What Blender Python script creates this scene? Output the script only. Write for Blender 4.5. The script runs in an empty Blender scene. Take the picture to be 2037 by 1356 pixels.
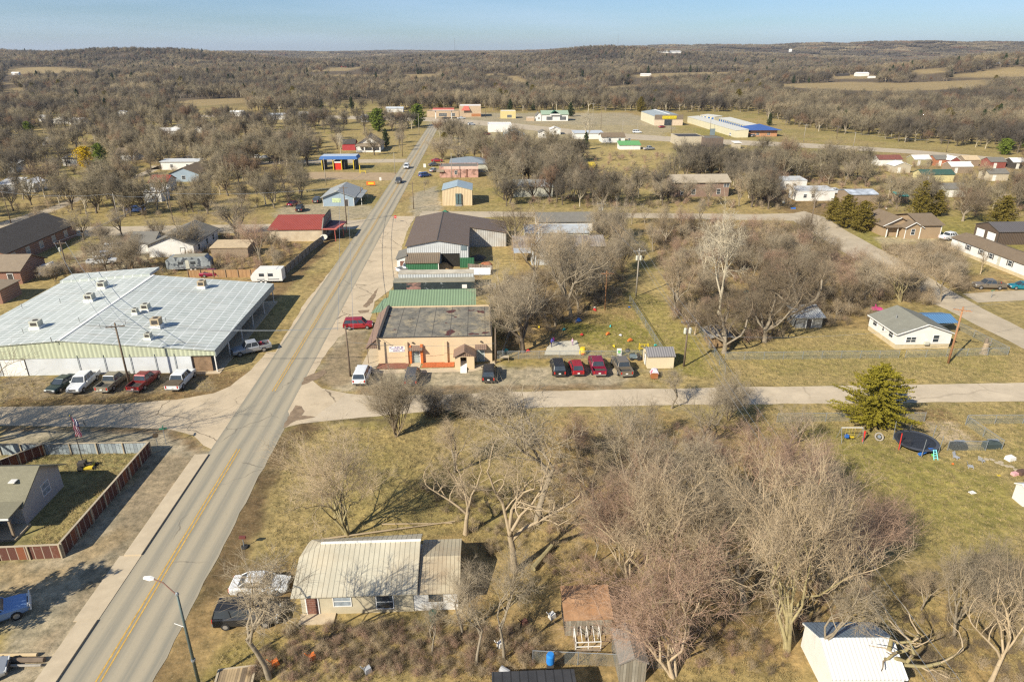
import bpy, math, random
import numpy as np
from mathutils import Vector, Matrix
R = math.radians
rnd = random.Random(11)
scene = bpy.context.scene
COL = scene.collection
# camera, sky, sun
CAMH = 42.0
PITCH = R(22.9)
FPX = 1358.0
cp, sp = math.cos(PITCH), math.sin(PITCH)
cam_d = bpy.data.cameras.new('camera')
cam_d.sensor_width = 36.0
cam_d.lens = 36.0 * FPX / 2037.0
cam_d.clip_start = 0.5
cam_d.clip_end = 40000
cam = bpy.data.objects.new('camera', cam_d)
cam.location = (0, 0, CAMH)
cam.rotation_euler = (math.pi / 2 - PITCH, 0, 0)
COL.objects.link(cam)
scene.camera = cam
SUN_EL, SUN_AZ = R(35), R(225)           # azimuth clockwise from +Y: the sun stands behind the camera, to the left
world = bpy.data.worlds.new('World')
scene.world = world
world.use_nodes = True
wn = world.node_tree
wn.nodes.clear()
w_out = wn.nodes.new('ShaderNodeOutputWorld')
w_bg = wn.nodes.new('ShaderNodeBackground')
w_sky = wn.nodes.new('ShaderNodeTexSky')
w_sky.sky_type = 'NISHITA'
w_sky.sun_disc = False
w_sky.sun_elevation = SUN_EL
w_sky.sun_rotation = SUN_AZ
w_sky.altitude = 200
w_sky.air_density = 1.0
w_sky.dust_density = 0.2
w_sky.ozone_density = 4.0
w_bg.inputs['Strength'].default_value = 0.072
wn.links.new(w_bg.outputs[0], w_out.inputs[0])
w_tc = wn.nodes.new('ShaderNodeTexCoord')
w_map = wn.nodes.new('ShaderNodeMapping')
w_map.inputs['Scale'].default_value = (1.4, 1.4, 16.0)
w_noi = wn.nodes.new('ShaderNodeTexNoise')
w_noi.inputs['Scale'].default_value = 2.2
w_noi.inputs['Detail'].default_value = 5
w_rmp = wn.nodes.new('ShaderNodeValToRGB')
w_rmp.color_ramp.elements[0].position = 0.36
w_rmp.color_ramp.elements[0].color = (0, 0, 0, 1)
w_rmp.color_ramp.elements[1].position = 0.85
w_rmp.color_ramp.elements[1].color = (0.4, 0.4, 0.4, 1)
w_mix = wn.nodes.new('ShaderNodeMixRGB')
w_mix.inputs['Color2'].default_value = (9.5, 9.8, 10.2, 1)
wn.links.new(w_tc.outputs['Generated'], w_map.inputs[0])
wn.links.new(w_map.outputs[0], w_noi.inputs[0])
wn.links.new(w_noi.outputs['Fac'], w_rmp.inputs[0])
wn.links.new(w_rmp.outputs[0], w_mix.inputs['Fac'])
wn.links.new(w_sky.outputs[0], w_mix.inputs['Color1'])
w_tint = wn.nodes.new('ShaderNodeMixRGB'); w_tint.blend_type = 'MULTIPLY'; w_tint.inputs['Fac'].default_value = 1.0
w_tint.inputs['Color2'].default_value = (.66, .80, 1.0, 1)
wn.links.new(w_mix.outputs[0], w_tint.inputs['Color1'])
wn.links.new(w_tint.outputs[0], w_bg.inputs['Color'])
sun_d = bpy.data.lights.new('sun', 'SUN')
sun_d.energy = 4.8
sun_d.angle = R(0.5)
sun_d.color = (1.0, 0.94, 0.82)
sun = bpy.data.objects.new('sun', sun_d)
sdir = Vector((math.sin(SUN_AZ) * math.cos(SUN_EL), math.cos(SUN_AZ) * math.cos(SUN_EL), math.sin(SUN_EL)))
sun.rotation_euler = sdir.to_track_quat('Z', 'Y').to_euler()
sun.location = (-60, -60, 120)
COL.objects.link(sun)
scene.view_settings.view_transform = 'Standard'
scene.view_settings.look = 'None'
scene.view_settings.gamma = 1
scene.view_settings.exposure = 0.60
scene.cycles.max_bounces = 5
scene.cycles.diffuse_bounces = 2
scene.cycles.glossy_bounces = 2
scene.cycles.transparent_max_bounces = 6
scene.cycles.volume_bounces = 0
scene.cycles.use_denoising = False
scene.cycles.filter_width = 1.3
scene.cycles.denoiser = 'OPENIMAGEDENOISE'
# photo pixel <-> world
def ray(u, v):
 dx, dy = u - 1018.5, v - 678.0
 return dx, FPX * cp - dy * sp, -(FPX * sp + dy * cp)
def G(u, v, z=0.0):
 a, b, c = ray(u, v)
 t = (z - CAMH) / c
 return Vector((a * t, b * t, z))
def HT(y, v):
 """height of a point standing at depth y whose picture row is v"""
 a, b, c = ray(1018.5, v)
 return CAMH + y * c / b
def PX(p):
 x, y, z = p[0], p[1], p[2] - CAMH
 d = y * cp - z * sp
 return 1018.5 + FPX * x / d, 678 + FPX * (-z * cp - y * sp) / d
# value noise + terrain
_rs = np.random.RandomState(5)
_tab = _rs.rand(256, 256)
def vn(x, y, s, o=0):
 x = np.asarray(x, float) / s + 37.3 + o * 17.1
 y = np.asarray(y, float) / s + 91.7 + o * 5.9
 xi, yi = np.floor(x).astype(int), np.floor(y).astype(int)
 fx, fy = x - xi, y - yi
 fx, fy = fx * fx * (3 - 2 * fx), fy * fy * (3 - 2 * fy)
 a = _tab[xi % 256, yi % 256]; b = _tab[(xi + 1) % 256, yi % 256]
 c = _tab[xi % 256, (yi + 1) % 256]; d = _tab[(xi + 1) % 256, (yi + 1) % 256]
 return (a * (1 - fx) + b * fx) * (1 - fy) + (c * (1 - fx) + d * fx) * fy
HILLS = [(2300, 3700, 1500, 500, .12, 66), (900, 4200, 900, 500, 0, 34), (-950, 1900, 330, 260, -.1, 33), (-1650, 2300, 600, 300, 0, 32),
   (290, 2150, 250, 200, .1, 38), (-150, 2500, 420, 250, 0, 26), (830, 1180, 210, 170, .3, 24), (-1500, 4200, 1900, 500, 0, 24),
   (-3500, 9500, 5000, 900, 0, 18), (3500, 6500, 4000, 900, 0, 45), (760, 2500, 380, 280, 0, 26), (-480, 1700, 90, 90, 0, 9)]
def T(x, y):
 x = np.asarray(x, float); y = np.asarray(y, float)
 d = np.sqrt(x * x + y * y)
 k = np.clip((d - 560) / 900, 0, 1); k = k * k * (3 - 2 * k)
 z = k * (vn(x, y, 420) * 11 - 3 + vn(x, y, 150, 2) * 3)
 k2 = np.clip((d - 3000) / 3500, 0, 1)
 z = z + k2 * (14 + vn(x, y, 1500, 3) * 20)
 for cx, cy, rx, ry, rot, h in HILLS:
  c, s = math.cos(rot), math.sin(rot)
  dx, dy = x - cx, y - cy
  a, b = (dx * c + dy * s) / rx, (-dx * s + dy * c) / ry
  z = z + h * np.exp(-(a * a + b * b) * .8) * (0.86 + .28 * vn(x, y, 240, 4))
 return np.where(y < 200, 0.0, z * np.clip((d - 560) / 200, 0, 1))
def T1(x, y):
 return float(T(np.array([x]), np.array([y]))[0])
def GT(u, v):
 a, b, c = ray(u, v)
 if c >= -2: c = -2.0
 t = CAMH / -c
 n = 400
 for i in range(n):
  tt = t * (i + 1) / n
  if CAMH + c * tt <= T1(a * tt, b * tt) + .01:
   return Vector((a * tt, b * tt, T1(a * tt, b * tt)))
 return Vector((a * t, b * t, 0))
# object helpers
def tag(o, label=None, cat=None, group=None, kind=None):
 if label: o['label'] = label
 if cat: o['category'] = cat
 if group: o['group'] = group
 if kind: o['kind'] = kind
 return o
def empty(name, loc=(0, 0, 0), rz=0.0, label=None, cat=None, group=None):
 o = bpy.data.objects.new(name, None)
 o.location = loc
 o.rotation_euler = (0, 0, rz)
 o.empty_display_size = .5
 COL.objects.link(o)
 return tag(o, label, cat, group)
def link_mesh(name, me, parent=None, loc=None, rot=None):
 o = bpy.data.objects.new(name, me)
 COL.objects.link(o)
 if parent is not None: o.parent = parent
 if loc is not None: o.location = loc
 if rot is not None: o.rotation_euler = rot
 return o
KIDS = {}
def copy_tree(o, parent=None):
 c = o.copy()
 COL.objects.link(c)
 if parent is not None: c.parent = parent
 for ch in list(o.children):
  copy_tree(ch, c)
 return c
class MB:
 """collects boxes, slabs, tubes and polygons; build() links them as one mesh object"""
 def __init__(s):
  s.v, s.f, s.m = [], [], []
 def poly(s, pts, m=0):
  n = len(s.v)
  s.v += [tuple(p) for p in pts]
  s.f.append(tuple(range(n, n + len(pts)))); s.m.append(m)
  return s
 def box(s, x0, y0, z0, x1, y1, z1, m=0, rot=None, org=None):
  P = [(x0, y0, z0), (x1, y0, z0), (x1, y1, z0), (x0, y1, z0), (x0, y0, z1), (x1, y0, z1), (x1, y1, z1), (x0, y1, z1)]
  if rot:
   c, q = math.cos(rot), math.sin(rot); ox, oy = org or ((x0 + x1) / 2, (y0 + y1) / 2)
   P = [(ox + (x - ox) * c - (y - oy) * q, oy + (x - ox) * q + (y - oy) * c, z) for x, y, z in P]
  n = len(s.v); s.v += P
  for f in ((0, 3, 2, 1), (4, 5, 6, 7), (0, 1, 5, 4), (1, 2, 6, 5), (2, 3, 7, 6), (3, 0, 4, 7)):
   s.f.append(tuple(n + i for i in f)); s.m.append(m)
  return s
 def slab(s, pts, t, m=0):
  """thick sheet under the polygon pts"""
  n, k = len(s.v), len(pts)
  s.v += [tuple(p) for p in pts] + [(p[0], p[1], p[2] - t) for p in pts]
  s.f.append(tuple(range(n, n + k))); s.m.append(m)
  s.f.append(tuple(range(n + 2 * k - 1, n + k - 1, -1))); s.m.append(m)
  for i in range(k):
   j = (i + 1) % k
   s.f.append((n + i, n + k + i, n + k + j, n + j)); s.m.append(m)
  return s
 def tube(s, p, q, r0, r1=None, n=8, m=0, cap=True):
  r1 = r0 if r1 is None else r1
  p, q = Vector(p), Vector(q)
  d = (q - p).normalized()
  a = d.orthogonal().normalized(); b = d.cross(a)
  k = len(s.v)
  for c, r in ((p, r0), (q, r1)):
   for i in range(n):
    t = 2 * math.pi * i / n
    s.v.append(tuple(c + a * (r * math.cos(t)) + b * (r * math.sin(t))))
  for i in range(n):
   j = (i + 1) % n
   s.f.append((k + i, k + j, k + n + j, k + n + i)); s.m.append(m)
  if cap:
   s.f.append(tuple(range(k + n - 1, k - 1, -1))); s.m.append(m)
   s.f.append(tuple(range(k + n, k + 2 * n))); s.m.append(m)
  return s
 def path(s, pts, r, n=6, m=0):
  for a, b in zip(pts, pts[1:]): s.tube(a, b, r, r, n, m)
  return s
 def lathe(s, prof, c=(0, 0, 0), n=12, m=0):
  k = len(s.v)
  for r, z in prof:
   for i in range(n):
    t = 2 * math.pi * i / n
    s.v.append((c[0] + r * math.cos(t), c[1] + r * math.sin(t), c[2] + z))
  for q in range(len(prof) - 1):
   for i in range(n):
    j = (i + 1) % n
    s.f.append((k + q * n + i, k + q * n + j, k + (q + 1) * n + j, k + (q + 1) * n + i)); s.m.append(m)
  s.f.append(tuple(range(k + n - 1, k - 1, -1))); s.m.append(m)
  e = k + (len(prof) - 1) * n
  s.f.append(tuple(range(e, e + n))); s.m.append(m)
  return s
 def loft(s, rings, m=0, cap=True):
  k, n = len(s.v), len(rings[0])
  for r in rings: s.v += [tuple(p) for p in r]
  for q in range(len(rings) - 1):
   for i in range(n):
    j = (i + 1) % n
    s.f.append((k + q * n + i, k + q * n + j, k + (q + 1) * n + j, k + (q + 1) * n + i)); s.m.append(m)
  if cap:
   s.f.append(tuple(range(k + n - 1, k - 1, -1))); s.m.append(m)
   e = k + (len(rings) - 1) * n
   s.f.append(tuple(range(e, e + n))); s.m.append(m)
  return s
 def mesh(s, name, mats, smooth=False):
  me = bpy.data.meshes.new(name)
  me.from_pydata(s.v, [], s.f)
  for x in (mats if isinstance(mats, (list, tuple)) else [mats]): me.materials.append(x)
  if any(s.m): me.polygons.foreach_set('material_index', s.m)
  if smooth: me.polygons.foreach_set('use_smooth', [True] * len(s.f))
  me.update()
  return me
 def build(s, name, mats, parent=None, loc=None, rz=None, smooth=False):
  return link_mesh(name, s.mesh(name, mats, smooth), parent, loc, (0, 0, rz) if rz is not None else None)
def text_part(name, body, size, mat, parent, loc, scale=(1, 1, 1), rot=(R(90), 0, 0)):
 c_ = bpy.data.curves.new(name, 'FONT'); c_.body = body; c_.size = size; c_.align_x = 'CENTER'; c_.align_y = 'CENTER'; c_.extrude = .01
 t_ = bpy.data.objects.new('tmp', c_); COL.objects.link(t_); bpy.context.view_layer.update()
 me = bpy.data.meshes.new_from_object(t_.evaluated_get(bpy.context.evaluated_depsgraph_get()))
 bpy.data.objects.remove(t_); me.materials.clear(); me.materials.append(mat)
 o = link_mesh(name, me, parent, loc, rot); o.scale = scale
 return o
# materials
MATS = {}
def nd(nt, t, **kw):
 n = nt.nodes.new(t)
 for k, v in kw.items():
  if k.startswith('i_'): n.inputs[k[2:].replace('_', ' ')].default_value = v
  else: setattr(n, k, v)
 return n
def mix(nt, a, b, fac, mode='MIX'):
 m = nt.nodes.new('ShaderNodeMixRGB'); m.blend_type = mode
 for s, x in (('Fac', fac), ('Color1', a), ('Color2', b)):
  if hasattr(x, 'links'): nt.links.new(x, m.inputs[s])
  elif isinstance(x, (int, float)): m.inputs[s].default_value = x
  else: m.inputs[s].default_value = (*x[:3], 1)
 return m.outputs[0]
def ramp(nt, src, p0, c0, p1, c1):
 r = nt.nodes.new('ShaderNodeValToRGB')
 e = r.color_ramp.elements
 e[0].position, e[1].position = p0, p1
 e[0].color = (c0, c0, c0, 1) if isinstance(c0, (int, float)) else (*c0[:3], 1)
 e[1].color = (c1, c1, c1, 1) if isinstance(c1, (int, float)) else (*c1[:3], 1)
 nt.links.new(src, r.inputs[0])
 return r.outputs[0]
def math_n(nt, op, a, b=0.0, c=None):
 m = nt.nodes.new('ShaderNodeMath'); m.operation = op
 for i, x in enumerate((a, b) if c is None else (a, b, c)):
  if hasattr(x, 'links'): nt.links.new(x, m.inputs[i])
  else: m.inputs[i].default_value = x
 return m.outputs[0]
def noise(nt, vec, scale, detail=4, rough=.6):
 n = nd(nt, 'ShaderNodeTexNoise'); n.inputs['Scale'].default_value = scale
 n.inputs['Detail'].default_value = detail; n.inputs['Roughness'].default_value = rough
 nt.links.new(vec, n.inputs['Vector'])
 return n.outputs['Fac']
def base_mat(name, rough=.85, metal=0.0, spec=.3):
 m = bpy.data.materials.new(name); m.use_nodes = True
 nt = m.node_tree; nt.nodes.clear()
 o = nd(nt, 'ShaderNodeOutputMaterial'); b = nd(nt, 'ShaderNodeBsdfPrincipled')
 b.inputs['Roughness'].default_value = rough; b.inputs['Metallic'].default_value = metal
 b.inputs['Specular IOR Level'].default_value = spec
 nt.links.new(b.outputs[0], o.inputs[0])
 tc = nd(nt, 'ShaderNodeTexCoord')
 return m, nt, b, tc
def M(name, col, rough=.85, var=.12, scale=1.5, metal=0.0, spec=.3, kind=None, axis=0, pitch=.3, dirt=.0, dirtcol=(.12, .09, .06), col2=None, objrand=0.0):
 if name in MATS: return MATS[name]
 m, nt, b, tc = base_mat(name, rough, metal, spec)
 vec = tc.outputs['Object']
 n1 = noise(nt, vec, scale, 5)
 lo = tuple(c * (1 - var) for c in col); hi = tuple(min(1, c * (1 + var)) for c in col)
 c = mix(nt, lo, hi, ramp(nt, n1, .3, 0, .7, 1))
 hgt = None
 if kind in ('rib', 'board', 'seam'):
  sx = nd(nt, 'ShaderNodeSeparateXYZ'); nt.links.new(vec, sx.inputs[0])
  x = math_n(nt, 'DIVIDE', sx.outputs[axis], pitch)
  if kind == 'rib':
   w = math_n(nt, 'SINE', math_n(nt, 'MULTIPLY', x, 2 * math.pi))
   hgt = w
   c = mix(nt, c, tuple(q * .74 for q in col), ramp(nt, math_n(nt, 'MULTIPLY_ADD', w, .5, .5), .0, .8, .45, 0))
  elif kind == 'seam':
   fr = math_n(nt, 'FRACT', x)
   w = math_n(nt, 'LESS_THAN', fr, .14)
   c = mix(nt, c, tuple(q * .55 for q in col), w); hgt = math_n(nt, 'MULTIPLY', w, -1.0)
  else:
   fl = math_n(nt, 'FLOOR', x); wn_ = nd(nt, 'ShaderNodeTexWhiteNoise', noise_dimensions='1D')
   nt.links.new(fl, wn_.inputs['W'])
   c = mix(nt, c, col2 or tuple(q * .6 for q in col), ramp(nt, wn_.outputs[0], .35, 0, .75, .9))
   fr = math_n(nt, 'FRACT', x)
   c = mix(nt, c, (.03, .025, .02), math_n(nt, 'LESS_THAN', fr, .07))
 elif kind == 'brick':
  bt = nd(nt, 'ShaderNodeTexBrick'); bt.inputs['Scale'].default_value = 1 / pitch
  bt.inputs['Color1'].default_value = (*lo, 1); bt.inputs['Color2'].default_value = (*hi, 1)
  bt.inputs['Mortar'].default_value = (*(col2 or (.35, .3, .25)), 1); bt.inputs['Mortar Size'].default_value = .03
  mp = nd(nt, 'ShaderNodeMapping'); mp.inputs['Rotation'].default_value = (R(90), 0, 0)
  nt.links.new(vec, mp.inputs[0]); nt.links.new(mp.outputs[0], bt.inputs['Vector'])
  c = mix(nt, bt.outputs['Color'], c, .45)
 elif kind == 'shingle':
  mp = nd(nt, 'ShaderNodeMapping'); mp.inputs['Scale'].default_value = (1, 1, 1)
  nt.links.new(vec, mp.inputs[0])
  bt = nd(nt, 'ShaderNodeTexBrick'); bt.inputs['Scale'].default_value = 1 / .45
  bt.inputs['Color1'].default_value = (*lo, 1); bt.inputs['Color2'].default_value = (*hi, 1)
  bt.inputs['Mortar'].default_value = (*tuple(q * .7 for q in col), 1); bt.inputs['Mortar Size'].default_value = .04
  nt.links.new(mp.outputs[0], bt.inputs['Vector'])
  c = mix(nt, bt.outputs['Color'], c, .5)
  c = mix(nt, c, tuple(q * .6 for q in col), ramp(nt, noise(nt, vec, 14, 2), .55, 0, .8, .7))
 elif kind == 'stone':
  vo = nd(nt, 'ShaderNodeTexVoronoi', feature='F1'); vo.inputs['Scale'].default_value = 1 / pitch
  nt.links.new(vec, vo.inputs['Vector'])
  c = mix(nt, c, col2 or tuple(q * .5 for q in col), ramp(nt, nd_sep(nt, vo.outputs['Color']), .35, 0, .8, 1))
 elif kind == 'speck':
  c = mix(nt, c, col2, ramp(nt, noise(nt, vec, pitch, 3), .5, 0, .56, 1))
 if dirt > 0:
  d = ramp(nt, noise(nt, vec, scale * .35 + .05, 6, .7), .42, 0, .72, dirt)
  c = mix(nt, c, dirtcol, d)
 if objrand > 0:
  oi = nd(nt, 'ShaderNodeObjectInfo')
  c = mix(nt, c, tuple(q * (1 - objrand) for q in col), oi.outputs['Random'])
 nt.links.new(c, b.inputs['Base Color'])
 if hgt is not None:
  bp = nd(nt, 'ShaderNodeBump'); bp.inputs['Strength'].default_value = .5; bp.inputs['Distance'].default_value = .04
  nt.links.new(hgt, bp.inputs['Height']); nt.links.new(bp.outputs[0], b.inputs['Normal'])
 MATS[name] = m
 return m
def nd_sep(nt, col):
 s = nd(nt, 'ShaderNodeSeparateColor'); nt.links.new(col, s.inputs[0]); return s.outputs[0]
# ground painting
DRY, GREEN, DIRT, GRAV, CONC, LITTER, STRAW, WET, OLIVE = (.32, .242, .102), (.225, .202, .045), (.185, .118, .058), (.345, .295, .21), (.50, .40, .27), (.295, .20, .088), (.38, .29, .118), (.085, .062, .040), (.22, .19, .068)
def inside_dist(x, y, poly):
 """signed distance (positive inside) of points to a polygon"""
 n = len(poly); ins = np.zeros(x.shape, bool); dm = np.full(x.shape, 1e9)
 for i in range(n):
  x0, y0 = poly[i]; x1, y1 = poly[(i + 1) % n]
  c = ((y0 > y) != (y1 > y))
  with np.errstate(divide='ignore', invalid='ignore'):
   xi = (x1 - x0) * (y - y0) / ((y1 - y0) if y1 != y0 else 1e-9) + x0
  ins ^= c & (x < xi)
  ex, ey = x1 - x0, y1 - y0
  t = np.clip(((x - x0) * ex + (y - y0) * ey) / (ex * ex + ey * ey + 1e-9), 0, 1)
  dm = np.minimum(dm, np.hypot(x - x0 - t * ex, y - y0 - t * ey))
 return np.where(ins, dm, -dm)
def PXA(x, y, z):
 z = z - CAMH; d = y * cp - z * sp
 return 1018.5 + FPX * x / d, 678 + FPX * (-z * cp - y * sp) / d
CLEARV = []          # parts of the view that stay open: nothing tall is planted where its crown would stand before them
def open_view(x, y, h):
 x = np.asarray(x, float); y = np.asarray(y, float); h = np.asarray(h, float) + 0 * x
 z0 = T(x, y); ok = np.ones(x.shape, bool)
 for f, lat in ((.3, 0), (.55, -.22), (.55, .22), (.92, 0)):
  u, v = PXA(x + lat * h, y, z0 + f * h)
  for p in CLEARV:
   us = [q[0] for q in p]; vs = [q[1] for q in p]
   m = (u > min(us)) & (u < max(us)) & (v > min(vs)) & (v < max(vs)) & ok
   if m.any():
    i = np.where(m)[0]; ok[i] &= ~(inside_dist(u[i], v[i], p) > 0)
 return ok
def gp(pix):
 return [tuple(G(u, v).xy) for u, v in pix]
def gtp(pix):
 return [tuple(GT(u, v).xy) for u, v in pix]
FPIX = [[(1530, 168), (1690, 163), (1780, 166), (1960, 159), (1975, 168), (1900, 178), (1760, 182), (1690, 180), (1560, 174)], [(1650, 150), (1740, 150), (1745, 157), (1660, 158)], [(1800, 141), (1870, 136), (1890, 144), (1830, 149)], [(1880, 152), (2000, 136), (2100, 134), (2100, 152), (1930, 156)],
 [(20, 136), (110, 134), (200, 139), (180, 144), (80, 147), (0, 150)], [(0, 177), (60, 174), (50, 182), (0, 186)], [(0, 163), (30, 162), (25, 168), (0, 169)], [(310, 204), (400, 198), (490, 195), (495, 204), (390, 212)], [(300, 177), (380, 175), (380, 179), (310, 181)],
 [(590, 141), (640, 139), (720, 132), (722, 137), (670, 142), (600, 144)], [(650, 149), (760, 149), (765, 153), (660, 153)], [(800, 149), (865, 147), (868, 153), (810, 156)], [(990, 153), (1030, 151), (1055, 164), (1040, 166)], [(1110, 156), (1200, 155), (1210, 159), (1150, 160)], [(1250, 150), (1410, 143), (1410, 148), (1330, 153), (1260, 155)],
 [(1170, 176), (1270, 168), (1275, 174), (1190, 179)], [(1390, 145), (1480, 142), (1480, 146), (1400, 149)], [(1305, 104), (1356, 104), (1356, 107), (1305, 107)], [(950, 148), (1000, 146), (1005, 149), (955, 152)]]
FIELDS = [gtp(p) for p in FPIX]
CLEARV += FPIX
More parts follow.
